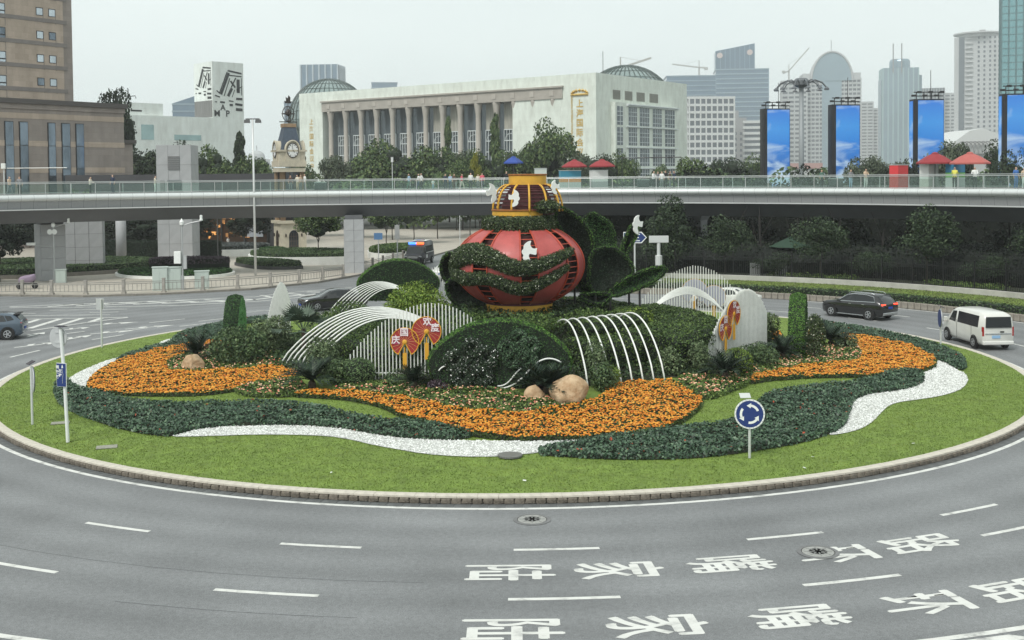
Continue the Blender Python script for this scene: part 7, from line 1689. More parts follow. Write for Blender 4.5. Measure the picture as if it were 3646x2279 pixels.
# brown tower on its podium
t = thing('brown_tower', 'brown stone office tower at the left frame edge', 'building')
fr = frame_of((-67.4, 176), (-.573, -.819))
fpart('wall', fr, (1.6, 40, 18, 78, -22, 0), M_TAN, t); fpart('corner_pier', fr, (0, 1.6, 18, 78, -22, -.12), M_TAND, t)
for k in range(16):
    z = 24.7 - 3.5 + 3.5 * k
    fpart('band', fr, (1.0, 40, z - 2.15, z - 1.55, -.02, .06), M_BAND, t)
    if k == 0: continue
    for s, w, h, n in ((3.48, 1.15, 1.2, 1), (5.54, 1.15, 1.2, 1), (11.7, 1.25, 2.2, 2), (17.5, 1.2, 1.2, 1)):
        w_ = fpart('window', fr, (s - w / 2, s + w / 2, z - h, z, -.02, .03), M_FRAME, t)
        for q in range(n):
            fpart('pane', fr, (s - w / 2 + .08, s + w / 2 - .1, z - h / n * (q + 1) + .08, z - h / n * q - .12, .03, .05), M_WINB if (k * 7 + int(s)) % 4 else M_WINM, w_)
        fpart('sill_shadow', fr, (s - w / 2 - .06, s - w / 2, z - h - 1.1, z, 0, .04), M_BAND, t)
t = thing('brown_podium', 'brown stone podium with tall slit windows in front of the brown tower', 'building')
fr = frame_of((-56.4, 166), (-.573, -.819))
fpart('wall', fr, (0, 45, 0, 19.6, -18, 0), M_TAND, t)
fpart('cornice', fr, (-.4, 45, 19.6, 20.25, -18, .55), mat('cornice_dark', (.09, .08, .075), .7), t); fpart('cornice_underside', fr, (-.1, 45, 18.9, 19.6, -.02, .2), M_TAND, t)
for z in (17.6, 13.9, 10.3): fpart('tan_band', fr, (-.01, 45, z, z + .75, -.02, .05), M_TAN, t)
for s0, s1 in ((6.67, 8.0), (8.83, 10.2), (11.1, 12.3), (15.2, 16.5), (17.3, 18.6), (21, 22.3), (24, 25.3)):
    w_ = fpart('slit_window', fr, (s0, s1, 4.5, 17.2, -.02, .08), M_FRAME, t)
    for q in range(4): fpart('pane', fr, (s0 + .06, s1 - .14, 4.6 + 3.15 * q, 7.65 + 3.15 * q, .08, .10), M_WINM, w_)
fpart('annex_wall', fr, (-2.2, 0, 0, 14.6, -14, -1.0), M_TAND, t); fpart('annex_cornice', fr, (-2.6, 0, 14.6, 15.1, -14, -.6), mat('cornice_dark', (.09, .08, .075)), t)
c, d, o = fr; q = c + d * 1.0
MB().tube([(q.x, q.y, 20.2), (q.x, q.y, 21.2), (q.x + 2.6, q.y, 21.4), (q.x + 2.7, q.y, 21.0)], .06, 5).build('roof_camera', M_TRIM, t)
t = thing('roadside_arm', 'pale barrier arm on a post in front of the brown podium', 'barrier', (-66.0, 148, 0))
MB().tube([(0, 0, 0), (0, 0, 11.4)], .1, 6).build('post', M_POLE, t); MB().tube([(.4, 0, 10.9), (8.2, 0, 10.9)], .05, 5).build('arm', M_WHITE, t); MB().box((0, -.1, 11.2), (.5, .3, .7)).build('head', M_WHITE, t)

# white gallery with black print
t = thing('white_gallery', 'white art gallery with a black printed square tower', 'building')
M_GALW = stonewall('gallery_white', (.70, .74, .71), (.73, .77, .74), 1.0, 3.2, 1.6)
d_ = (-.713, -.70); fr = frame_of((-71.9, 307), d_)
fpart('wall', fr, (0, 52, 0, 25.4, -24, 0), M_GALW, t); fpart('tower', fr, (0, 9.35, 25.4, 40.2, -9.5, .0), M_GALW, t); fpart('roof_room', fr, (22.7, 32.9, 25.4, 28.6, -14, -1.5), M_GALW, t)
M_GALGL = mat('gallery_glass', (.30, .42, .42), .1, .3, var=.15, vscale=.3)
fpart('window', fr, (26.1, 29.5, 19.3, 23.1, -.05, .05), M_GALGL, t); fpart('window', fr, (12.9, 20.5, 19.3, 20.7, -.05, .05), M_GALGL, t); fpart('roof_slot', fr, (28.5, 31.4, 26.4, 26.8, -1.6, -1.45), M_TRIM, t)
M_PRINT = mat('black_print', (.03, .033, .035), .7)
c, d, o = fr
fr2 = frame_of(tuple((c + d * 9.35)[:2]), (-o.x, -o.y)); c2, d2, o2 = fr2
if o2.x > 0: o2 = -o2; fr2 = (c2, d2, o2)
fpart('slat_screen', fr2, (.2, 9.4, 25.6, 30.0, -.05, .06), mat('slat_grey', (.17, .17, .165), .7, var=.3, vscale=2, stretch=(3, 3, .1)), t)
def stroke(f, a, b, w):
    c, d, o = f; A = c + d * a[0] + o * .06 + Vector((0, 0, a[1])); B = c + d * b[0] + o * .06 + Vector((0, 0, b[1]))
    k = (B - A).normalized(); n = k.cross(o).normalized() * w / 2
    MB().quad(A - n, B - n, B + n, A + n).build('print_stroke', M_PRINT, t)
# strokes given as if looking at the face, s from left to right
PAT = [((2.0, 31.8), (4.4, 37.6), .28), ((2.5, 31.6), (4.9, 37.4), .7), ((3.4, 31.2), (5.2, 36.0), .25), ((4.6, 38.0), (8.8, 37.4), .45), ((4.9, 36.8), (8.8, 36.6), .3), ((7.7, 32.2), (7.7, 35.8), .95), ((5.6, 33.6), (7.0, 36.2), .35), ((4.6, 31.2), (5.8, 33.4), .8), ((5.8, 31.0), (6.6, 33.0), .2), ((5.4, 35.3), (6.8, 33.6), .5), ((.7, 31.3), (2.2, 30.9), .35), ((1.2, 32.6), (2.0, 32.0), .3), ((7.0, 30.6), (8.9, 30.6), .6), ((4.8, 30.0), (6.2, 29.9), .3), ((6.7, 29.2), (8.9, 29.0), .6), ((2.2, 29.6), (3.6, 29.5), .5), ((.6, 29.6), (1.3, 29.6), .25), ((5.0, 28.9), (6.0, 28.9), .6), ((6.9, 27.8), (8.9, 27.7), .75), ((7.2, 33.0), (8.9, 34.0), .22), ((8.7, 31.6), (8.7, 36.2), .2)]
for a, b, w in PAT:
    stroke(fr, (9.35 - a[0], a[1]), (9.35 - b[0], b[1]), w)
    stroke(fr2, (9.4 - a[0], 30.6 + (a[1] - 27.6) * .80), (9.4 - b[0], 30.6 + (b[1] - 27.6) * .80), w * .85)
for ch, s, z, sz in (('M', 8.1, 26.6, 2.3), ('A', 6.35, 28.2, 2.1), ('P', 4.9, 26.6, 2.3)):
    me = text_mesh(ch, sz, offset=.06); me.materials.append(M_PRINT); p = c + d * s + o * .07
    inst('letter', me, t, (p.x, p.y, z), (R_(90), 0, math.atan2(-d.y, -d.x)))

# dark shop block under and behind the left span
t = thing('shop_block', 'dark shop building with glowing gold shopfront behind the left span', 'shop')
MB().box((-46, 158, 5.0), (28, 10, 9.9)).build('wall', mat('dark_wall', (.05, .05, .055), .7, var=.1, vscale=.5), t)
MB().box((-37.5, 152.95, 2.6), (9.5, .1, 4.4)).build('shop_glass', mat('shop_glass', (.05, .03, .02), .1), t)
rg = random.Random(5)
M_GOLD = mat('gold_glow', (.55, .28, .08), .5, emit=(1, .42, .12), estr=.4); M_GOLD2 = mat('gold_dim', (.30, .15, .05), .6, emit=(1, .4, .1), estr=.1)
for k in range(46): MB().box((-42 + rg.random() * 9, 152.85, 1.2 + rg.random() * 3.6), (.15 + rg.random() * .5, .06, .1 + rg.random() * .4)).build('gold_decoration', M_GOLD if k % 3 else M_GOLD2, t)
MB().box((-34.6, 152.8, 2.2), (2.2, .08, 1.5)).build('poster', mat('pale_poster', (.35, .38, .42), .6), t)
for k in range(4): MB().box((-42.2 + 3.1 * k, 152.8, 2.5), (.22, .12, 4.8)).build('mullion', M_FRAME, t)

# clock tower
t = thing('clock_tower', 'ornate cream clock tower with slate roof and globe on top', 'clock tower', (-27.6, 141.2, .15), R_(27)); t.scale = (.80, .80, 1.0)
M_CREAM = mat('cream_stone', (.50, .45, .35), .7, var=.14, vscale=1.5); M_TANST = mat('tan_stone', (.30, .205, .125), .75, var=.25, vscale=1.2); M_SLATE = mat('slate_roof', (.055, .075, .105), .55, var=.2, vscale=3); M_BRONZE = mat('bronze', (.05, .04, .035), .5, .5)
MB().box((0, 0, 1.9), (4.0, 4.0, 3.8)).build('base', M_CREAM, t); MB().box((0, 0, 3.75), (4.7, 4.7, .35)).box((0, 0, .2), (4.3, 4.3, .4)).build('base_cornice', M_CREAM, t)
for a in (0, R_(90), R_(-90)):
    ca, sa = math.cos(a), math.sin(a); R0 = Matrix.Rotation(a, 4, 'Z')
    def P(x, y, z): v = R0 @ Vector((x, y, z)); return (v.x, v.y, v.z)
    arch = [(-.75, 0), (.75, 0), (.75, 1.9)] + [(.75 * math.cos(u), 1.9 + .75 * math.sin(u)) for u in [PI * k / 8 for k in range(1, 8)]] + [(-.75, 1.9)]
    dr = MB().add([P(x, -2.02, z + .1) for x, z in arch], [tuple(range(len(arch)))]).build('arched_door', glassmat('door_dark', (.02, .025, .03)), t)
    mb = MB()
    for k in (-.38, 0, .38): mb.bar(P(k, -2.04, .1), P(k, -2.04, 2.4), .05)
    for z in (.8, 1.4, 2.0): mb.bar(P(-.75, -2.04, z), P(.75, -2.04, z), .05)
    mb.build('glazing_bars', mat('wood_brown', (.07, .045, .03), .6), dr)
    for s in (-1, 1):
        MB().lathe([(0, 0), (.1, .05), (.12, .35), (0, .5)], 8, P(s * 1.25, -2.15, 1.9)).build('wall_lantern', M_BRONZE, t)
        MB().box(P(s * 1.5, -1.5, 6.9), (.65, .65, 6.2), a).build('corner_pillar', M_TANST, t)
    MB().add([P(x, -1.45, z) for x, z in ((-1.2, 4.2), (1.2, 4.2), (1.2, 9.9), (-1.2, 9.9))], [(0, 1, 2, 3)]).build('dark_glazing', glassmat('tower_glass', (.025, .03, .045)), t)
    mb = MB(); [mb.bar(P(k, -1.48, 4.2), P(k, -1.48, 9.9), .12) for k in (-1.0, -.35, .35, 1.0)]; mb.build('bronze_mullions', mat('wood_brown', (.07, .045, .03)), t)
    # clock gable
    g_ = [(-1.15, 11.15), (1.15, 11.15), (1.15, 12.6)] + [(1.15 * math.cos(u), 12.6 + 1.15 * math.sin(u)) for u in [PI * k / 10 for k in range(1, 10)]] + [(-1.15, 12.6)]
    n = len(g_); MB().add([P(x, -2.15, z) for x, z in g_] + [P(x, -1.2, z) for x, z in g_], [tuple(range(n))] + [(i, n + i, n + (i + 1) % n, (i + 1) % n) for i in range(n)]).build('clock_gable', M_CREAM, t)
    MB().tube([P(1.12 * math.cos(u), -2.2, 12.6 + 1.12 * math.sin(u)) for u in [PI * k / 14 for k in range(15)]], .12, 6).build('gable_moulding', M_CREAM, t)
    cf = MB().add([P(.86 * math.cos(u), -2.22, 12.55 + .86 * math.sin(u)) for u in [2 * PI * k / 28 for k in range(28)]], [tuple(range(28))]).build('clock_face', mat('clock_white', (.74, .74, .72), .5), t)
    MB().tube([P(.88 * math.cos(u), -2.23, 12.55 + .88 * math.sin(u)) for u in [2 * PI * k / 28 for k in range(29)]], .06, 5).build('clock_ring', M_BRONZE, cf)
    mb = MB()
    for k in range(12):
        u = PI / 6 * k; mb.bar(P(.62 * math.cos(u), -2.24, 12.55 + .62 * math.sin(u)), P(.78 * math.cos(u), -2.24, 12.55 + .78 * math.sin(u)), .02, .09)
    mb.bar(P(0, -2.25, 12.55), P(.3, -2.25, 12.3), .02, .08); mb.bar(P(0, -2.25, 12.55), P(-.1, -2.25, 13.15), .02, .06); mb.build('clock_hands', M_FRAME, cf)
MB().box((0, 0, 6.9), (2.6, 2.6, 6.0)).build('inner_core', mat('core_dark', (.03, .03, .03), .8), t)
MB().box((0, 0, 10.15), (4.0, 4.0, .5)).box((0, 0, 10.9), (4.3, 4.3, .7)).box((0, 0, 11.9), (4.0, 4.0, 1.3)).box((0, 0, 12.5), (4.5, 4.5, .22)).build('clock_stage', M_CREAM, t)
MB().box((0, 0, 14.0), (3.3, 3.3, 3.0), 0, .52).build('mansard_roof', M_SLATE, t)
MB().box((0, 0, 15.65), (1.95, 1.95, .45)).build('roof_cap', M_TANST, t)
mb = MB()
for k in range(4):
    a = PI * k / 4; mb.tube([(.95 * math.cos(u) * math.cos(a), .95 * math.cos(u) * math.sin(a), 17.1 + .95 * math.sin(u)) for u in [2 * PI * i / 20 for i in range(21)]], .035, 4, False)
mb.tube([(1.0 * math.cos(u), 1.0 * math.sin(u), 17.1) for u in [2 * PI * i / 20 for i in range(21)]], .05, 4, False); mb.tube([(0, 0, 15.8), (0, 0, 18.4)], .05, 5)
mb.lathe([(0, -.45), (.4, -.2), (.45, .1), (.2, .45), (0, .5)], 10, (0, 0, 17.2)); mb.tube([(-1.4, 0, 16.1), (1.4, 0, 16.1)], .06, 5); mb.build('armillary_globe', M_BRONZE, t)
sh = [(-.45, 18.4), (.45, 18.4), (.6, 18.65), (.35, 18.65), (.4, 19.1), (.1, 19.4), (-.05, 19.0), (-.35, 19.2), (-.3, 18.65), (-.6, 18.7)]
n = len(sh); MB().add([(x, -.05, z) for x, z in sh] + [(x, .05, z) for x, z in sh], [tuple(range(n)), tuple(reversed(range(n, 2 * n)))] + [(i, n + i, n + (i + 1) % n, (i + 1) % n) for i in range(n)]).build('ship_vane', M_BRONZE, t)

# ---- convention hall
t = thing('convention_hall', 'long pale convention hall with colonnade and lattice glass domes', 'building')
M_HALL = stonewall('hall_stone', (.66, .705, .64), (.69, .735, .67), 1.0, 4.0, 1.35)
M_FRIEZE = mat('frieze', (.36, .33, .29), .8, var=.12, vscale=.4); M_COLM = mat('column_stone', (.42, .385, .34), .8, var=.12, vscale=.4)
M_HGL = mat('hall_glass', (.10, .125, .14), .12, .3, var=.35, vscale=.12, stretch=(1, 1, .3)); M_CURT = mat('curtain', (.36, .35, .30), .8, var=.35, vscale=.9, stretch=(3, 3, .15)); M_LAT = mat('lattice_white', (.62, .66, .66), .5)
K = (24.6, 330.0); fu = frame_of(K, (-.805, .593)); fv = frame_of(K, (.593, .805))
HT = 39.0
fpart('end_wall', fu, (0, 11.6, 0, HT, -56, 0), M_HALL, t); fpart('end_wall', fu, (112, 123.5, 0, HT, -56, 0), M_HALL, t); fpart('upper_wall', fu, (11.6, 112, 35.6, HT, -56, 0), M_HALL, t)
fpart('recess_back', fu, (11.6, 112, 0, 35.6, -54, -4.0), M_HGL, t); fpart('plinth', fu, (11.6, 112, 0, 9.0, -5, -.2), M_HALL, t)
fpart('frieze', fu, (11.6, 112, 32.1, 35.4, -4.5, .35), M_FRIEZE, t); fpart('cornice', fu, (11.2, 112.4, 35.3, 35.8, -4.5, .8), M_FRIEZE, t)
c, d, o = fu
colm = MB().lathe([(1.0, 9), (1.0, 9.8), (.82, 10), (.78, 28.6), (.8, 28.7), (1.25, 31.6), (1.35, 32.1)], 12).mesh('column', M_COLM, True)
for k in range(14):
    s = 15.3 + 7.2 * k; p = c + d * s + o * -1.0
    inst('column', colm, t, (p.x, p.y, 0)); q = c + d * (s - 3.4 if k else s); fpart('frieze_tile', fu, (s - .8, s + .8, 33.0, 34.6, .34, .5), M_COLM, t)
    a, b = s + 1.0, s + 6.2
    if k < 13:
        fpart('curtain' if k % 3 != 1 else 'dark_pane', fu, (a, b, 23.8, 32, -4.1, -3.7 + .05 * (k % 3)), M_CURT if 1 < k < 8 and k % 3 != 1 else M_HGL, t)
        for z in (23.6, 20.2, 16.8, 13.4, 10.2): fpart('lattice_bar', fu, (a, b, z, z + .28, -3.7, -3.4), M_LAT, t)
        for q in range(6): fpart('lattice_bar', fu, (a + 5.2 * q / 5 - .09, a + 5.2 * q / 5 + .09, 9.2, 23.6, -3.7, -3.45), M_LAT, t)
        mid = (a + b) / 2; P0 = c + d * mid + o * -3.4
        MB().tube([tuple(P0 + d * (2.1 * math.cos(u)) + Vector((0, 0, 20.4 + 2.1 * math.sin(u)))) for u in [PI * i / 10 for i in range(11)]], .1, 4).build('lattice_arch', M_LAT, t)
fpart('right_wall', fv, (.02, 56, 0, HT - .02, -30, -.02), M_HALL, t)
for s0, s1 in ((9.3, 13.6), (16.2, 20.7), (23.2, 28.2), (31.2, 36.6)):
    g_ = fpart('roof_vent', fv, (s0, s1, 31.8, 34.6, -.1, .06), mat('vent_tan', (.30, .30, .26), .8), t)
    for q in range(7): fpart('vent_slat', fv, (s0 + (s1 - s0) * (q + .3) / 7, s0 + (s1 - s0) * (q + .7) / 7, 31.9, 34.5, .06, .16), mat('vent_slat', (.18, .18, .16), .8), g_)
fpart('bay_frame', fv, (8.1, 46, 0, 30.9, -.1, 1.6), M_HALL, t)
fpart('bay_top', fv, (14.4, 46.4, 30.2, 30.5, 1.5, 2.6), M_LAT, t)
for r, (z0, z1) in enumerate(((24.2, 29.7), (18.2, 23.5), (12.0, 17.3), (6.4, 11.0))):
    for s0, s1 in ((9.0, 12.3), (15.7, 20.6), (22.4, 28.1), (30.4, 36.0), (38.2, 44.5)):
        w_ = fpart('window', fv, (s0, s1, z0, z1, 1.5, 1.66), M_HGL, t); n = 4 if s1 - s0 > 4 else 2
        for q in range(1, n): fpart('mullion', fv, (s0 + (s1 - s0) * q / n - .07, s0 + (s1 - s0) * q / n + .07, z0, z1, 1.66, 1.78), M_LAT, w_)
        for q in (.18, .5, .72): fpart('transom', fv, (s0, s1, z0 + (z1 - z0) * q - .07, z0 + (z1 - z0) * q + .07, 1.66, 1.80), M_LAT, w_)
    fpart('floor_ledge', fv, (14.4, 46.2, z1 + .15, z1 + .45, 1.6, 2.2), M_LAT, t)
def gdome(x, y, z, R, name):
    dm = MB().lathe([(R * math.cos(u), R * math.sin(u)) for u in [R_(-62 + 152 * k / 18) for k in range(18)]] + [(0, R)], 40, (x, y, z)).build(name, mat('dome_glass', (.25, .31, .30), .12, .4, var=.3, vscale=.15), t, smooth=True)
    for k in range(20):
        a = PI * k / 20; MB().tube([(x + R * 1.008 * math.cos(u) * math.cos(a), y + R * 1.008 * math.cos(u) * math.sin(a), z + R * 1.008 * math.sin(u)) for u in [R_(-60 + 300 * i / 40) for i in range(41)]], .17, 4, False).build('dome_rib', mat('dome_rib', (.06, .085, .08), .5), dm)
    for k in range(12):
        u = R_(-50 + 12 * k); MB().tube([(x + R * 1.01 * math.cos(u) * math.cos(a), y + R * 1.01 * math.cos(u) * math.sin(a), z + R * 1.01 * math.sin(u)) for a in [2 * PI * i / 40 for i in range(41)]], .09, 4, False).build('dome_hoop', mat('dome_rib', (.16, .20, .19)), dm)
gdome(39.1, 386, 29.6, 16.6, 'glass_dome'); gdome(-70.4, 442, 32.0, 15.4, 'glass_dome')
M_GOLDL = mat('gold_letter', (.62, .42, .12), .4, .4)
def wall_text(fr_, ch, s, z, sz, off=.03, rot=0):
    c, d, o = fr_; p = c + d * s + o * .09; me = text_mesh(ch, sz, offset=off); me.materials.append(M_GOLDL)
    u = -d if d.x < 0 else d
    inst('gold_character', me, t, (p.x, p.y, z), (R_(90), rot, math.atan2(u.y, u.x)))
for k, ch in enumerate('上海国际会议中心'): wall_text(fu, ch, 5.6, 30.4 - 2.85 * k, 2.5, .05)
wall_text(fu, 'SHANGHAI INTERNATIONAL CONVENTION CENTER', 8.3, 22.2, .95, .02, R_(90))
for k, ch in enumerate('上海国际会议中心'): wall_text(fu, ch, 117.5, 29.0 - 2.6 * k, 2.2, .03)
p = fu[0] + fu[1] * 5.6 + fu[2] * .12
mb = MB()
for k in range(7): a = PI * (k + .5) / 7; mb.lathe([(0, -.5), (.55, 0), (0, .5)], 8, (p.x + 2.1 * math.cos(a), p.y - 1.5 * math.cos(a), 33.2 + 1.0 * math.sin(a)))
mb.tube([(p.x - 2.4, p.y + 1.75, 32.9), (p.x + 2.4, p.y - 1.75, 32.9)], .35, 6); mb.build('gold_emblem', M_GOLDL, t)
MB().tube([(27, 334, 39), (27, 334, 45.5)], .09, 5).build('antenna', M_FRAME, t)

# ---- light screens on the promenade
def screen_mat():
    m = bpy.data.materials.new('screen_sky'); m.use_nodes = True; t_ = m.node_tree; p = t_.nodes['Principled BSDF']; tc = t_.nodes.new('ShaderNodeTexCoord'); sx = t_.nodes.new('ShaderNodeSeparateXYZ')
    t_.links.new(tc.outputs['Object'], sx.inputs[0])
    mr = t_.nodes.new('ShaderNodeMapRange'); mr.inputs[1].default_value = 9.0; mr.inputs[2].default_value = 20.5; t_.links.new(sx.outputs[2], mr.inputs[0])
    g1 = t_.nodes.new('ShaderNodeValToRGB'); e = g1.color_ramp.elements; e[0].position = 0; e[0].color = (.03, .16, .50, 1); e[1].position = 1; e[1].color = (.035, .24, .80, 1); k = e.new(.45); k.color = (.03, .26, .78, 1); k = e.new(.7); k.color = (.06, .36, .88, 1)
    t_.links.new(mr.outputs[0], g1.inputs[0])
    mp = t_.nodes.new('ShaderNodeMapping'); mp.inputs['Scale'].default_value = (.16, .16, .42); nz = t_.nodes.new('ShaderNodeTexNoise'); nz.inputs['Scale'].default_value = 1.0; nz.inputs['Detail'].default_value = 7; nz.inputs['Distortion'].default_value = .6
    t_.links.new(tc.outputs['Object'], mp.inputs[0]); t_.links.new(mp.outputs[0], nz.inputs['Vector'])
    h = t_.nodes.new('ShaderNodeValToRGB'); e = h.color_ramp.elements; e[0].position = .0; e[0].color = (.16, .16, .16, 1); e[1].position = .75; e[1].color = (-.0, 0, 0, 1); t_.links.new(mr.outputs[0], h.inputs[0])
    ad = t_.nodes.new('ShaderNodeMath'); t_.links.new(nz.outputs[0], ad.inputs[0]); t_.links.new(h.outputs[0], ad.inputs[1])
    cr = t_.nodes.new('ShaderNodeValToRGB'); cr.color_ramp.elements[0].position = .54; cr.color_ramp.elements[1].position = .74; t_.links.new(ad.outputs[0], cr.inputs[0])
    mx = t_.nodes.new('ShaderNodeMix'); mx.data_type = 'RGBA'; t_.links.new(cr.outputs[0], mx.inputs[0]); t_.links.new(g1.outputs[0], mx.inputs[6]); mx.inputs[7].default_value = (.62, .80, .95, 1)
    p.inputs['Base Color'].default_value = (.01, .01, .012, 1); t_.links.new(mx.outputs[2], p.inputs['Emission Color']); p.inputs['Emission Strength'].default_value = .55; p.inputs['Roughness'].default_value = .3
    return m
M_SCR = screen_mat(); M_SCRF = mat('screen_frame', (.012, .012, .014), .5)
for i, (x, y, h) in enumerate([(46.4, 200, 20.7), (55.6, 190, 20.7), (65.0, 178, 20.7), (71.3, 160, 20.2)]):
    yaw = (.06, .04, -.02, -.22)[i]
    t = thing('light_screen', ('leftmost tall blue sky light screen pillar', 'second tall blue sky light screen pillar, right of the lamp mast', 'third tall blue sky light screen pillar behind the dark red parasol', 'rightmost tall blue sky light screen pillar cut by the frame')[i], 'screen', (x, y, 0), R_(4) + yaw, 'light screens on the promenade')
    MB().box((0, .3, h / 2), (4.8, 1.8, h)).build('frame', M_SCRF, t)
    MB().box((.28, -.62, h / 2 + .0), (4.05, .06, h - .4)).build('front_screen', M_SCR, t)
    MB().box((-2.43, .45, h / 2), (.06, 1.3, h - .6)).build('side_screen', M_SCR if i > 1 else M_SCRF, t)
    mb = MB()
    for k in range(4): mb.bar((-1.8 + 1.2 * k, 0, h), (-1.8 + 1.2 * k, 0, h + 1.1), .12)
    mb.bar((-2.5, 0, h + .5), (2.5, 0, h + .5), .15).bar((-2.2, 0, h + 1.1), (2.0, 0, h + 1.1), .14); mb.build('lamp_rack', M_TRIM, t)
    for k in range(6): MB().box((-2.3 + .9 * k, -.2, h + .55 + .55 * (k % 2)), (.6, .4, .3)).build('floodlight', M_TRIM, t)
    MB().tube([(.5, 0, h), (.5, 0, h + 4.5)], .05, 4).build('lightning_rod', M_TRIM, t)
t = thing('lamp_mast', 'tall grey lamp mast with a ring of curved lamp arms between the first two screens', 'lamp mast', (47.1, 185, 0))
MB().tube([(0, 0, 0), (0, 0, 24)], [.5, .38], 12).build('mast', mat('mast_grey', (.28, .30, .31), .5, .2), t, smooth=True)
MB().lathe([(.5, 23.2), (1.3, 23.6), (1.3, 24.3), (.9, 24.7), (0, 24.8)], 14).build('head_ring', mat('mast_dark', (.12, .13, .14), .5), t)
for k in range(12):
    a = 2 * PI * k / 12; ca, sa = math.cos(a), math.sin(a)
    MB().tube([(ca * 1.0, sa * 1.0, 23.8), (ca * 2.2, sa * 2.2, 24.4), (ca * 3.4, sa * 3.4, 23.9), (ca * 4.0, sa * 4.0, 23.2)], .09, 5).build('lamp_arm', mat('mast_dark', (.12, .13, .14)), t)
    MB().lathe([(.1, .3), (.42, .0), (.42, -.12), (0, -.14)], 8, (ca * 4.1, sa * 4.1, 22.9)).build('lamp_head', mat('mast_dark', (.12, .13, .14)), t)

# ================================================================== SKYLINE
M_BGL = mat('tower_blue_glass', (.10, .17, .24), .12, .5, var=.15, vscale=.03); M_BGL2 = mat('tower_teal_glass', (.23, .32, .37), .35, .5, var=.15, vscale=.03); M_PALE_ = mat('tower_pale', (.42, .43, .43), .7, var=.08, vscale=.05); M_GREY_ = mat('tower_grey', (.25, .25, .25), .7, var=.1, vscale=.05); M_DKGL = mat('tower_dark_window', (.08, .10, .12), .2, .3); M_WHT = mat('tower_white', (.56, .57, .56), .7)
def tower(label, X, Y, w, h, d=None, yaw=0.0, body=M_BGL, band=None, floors=0, mull=0, bw=.9, bd=.35, extra=None, mm=None):
    ks = 1.0 if Y < 560 else 1.9            # the far bank of the river lies well over a kilometre away
    t = thing('tower', label, 'tower', (X * ks, Y * ks, 0), yaw - math.atan2(X, Y)); d = d or w * .9
    t.scale = (ks, ks, (9.3 + (h - 9.3) * ks) / h)
    MB().box((0, d / 2, h / 2), (w, d, h)).build('body', body, t)
    if floors:
        fm = MB().box((0, d / 2, 0), (w + bd * 2, d + bd * 2, bw)).mesh('floor_band', band)
        for k in range(1, floors + 1): inst('floor_band', fm, t, (0, 0, h * k / floors - bw / 2))
    if mull:
        me = MB().box((0, -bd * .8, h / 2), (w / mull * .22, bd * 1.2, h)).mesh('mullion', mm or band); me2 = MB().box((0, 0, h / 2), (bd * 1.2, w / mull * .22, h)).mesh('mullion', mm or band)
        for k in range(mull + 1): inst('mullion', me, t, (-w / 2 + w * k / mull, 0, 0))
        for k in range(1, mull): inst('mullion', me2, t, (-w / 2 - bd * .8 if X > 0 else w / 2 + bd * .8, d * k / mull, 0))
    if extra: extra(t, w, d, h)
    return t
def prism_xz(name, pts, y0, y1, m, t):
    n = len(pts); ob = MB().add([(x, y0, z) for x, z in pts] + [(x, y1, z) for x, z in pts], [tuple(range(n)), tuple(reversed(range(n, 2 * n)))] + [(i, n + i, n + (i + 1) % n, (i + 1) % n) for i in range(n)]).build(name, m, t)
    bm = bmesh.new(); bm.from_mesh(ob.data); bmesh.ops.recalc_face_normals(bm, faces=bm.faces); bm.to_mesh(ob.data); bm.free(); return ob
def crane(label, X, Y, z, z1, jib, slope):
    ks = 1.0 if Y < 560 else 1.9
    t = thing('tower_crane', label, 'crane', (X * ks, Y * ks, 9.3 + (z - 9.3) * ks)); t.scale = (ks, ks, ks); M_CR = mat('crane_grey', (.42, .42, .40), .6)
    MB().bar((0, 0, 0), (0, 0, z1), 1.1).build('mast', M_CR, t); MB().bar((0, 0, z1), (jib, 0, z1 + slope), .9).bar((0, 0, z1), (-jib * .28, 0, z1 - slope * .1), 1.1).build('jib', M_CR, t); MB().box((-jib * .26, 0, z1 - .8), (2.4, 1.5, 2)).build('counterweight', M_CR, t); MB().bar((0, 0, z1 + 5), (jib * .7, 0, z1 + slope * .7), .15).bar((0, 0, z1), (0, 0, z1 + 5), .6).build('tie_bar', M_CR, t)
tower('dark blue glass slab with a crane right of the dome', 126.4, 800, 34.1, 78.7, 30, .1, M_BGL, mat('band_blue', (.18, .25, .30), .4), 22, 0, .8)
def wedge(t, w, d, h):
    prism_xz('sloped_crown', [(-w * .5, h), (w * .24, h), (w * .24, h + 20), (-w * .5, h + 14.5)], 4, 26, M_BGL, t)
    for k in range(9): prism_xz('crown_mullion', [(-w * .5 + w * .74 * k / 8 - .2, h), (-w * .5 + w * .74 * k / 8 + .2, h), (-w * .5 + w * .74 * k / 8 + .2, h + 14.5 + 5.5 * k / 8), (-w * .5 + w * .74 * k / 8 - .2, h + 14.5 + 5.5 * k / 8)], 3.5, 4, mat('band_blue', (.18, .25, .30)), t)
    for sx in (-.42, .15): o_ = MB().lathe([(2.2, 0), (2.2, .2), (0, .2)], 16).build('round_emblem', mat('emblem_pink', (.55, .45, .42), .6), t); o_.location = (w * sx, 3.3, h + 11 + (2 if sx > 0 else 0)); o_.rotation_euler = (R_(90), 0, 0)
tower('blue glass tower with sloped crown and two round emblems', 172.4, 850, 38.8, 87.7, 32, .08, M_BGL, mat('band_blue2', (.26, .34, .38), .4), 24, 0, .8, .35, wedge)
tower('white gridded office block right of the convention hall', 105.5, 600, 24, 50.2, 20, .25, M_DKGL, M_WHT, 12, 8, 1.4, .6)
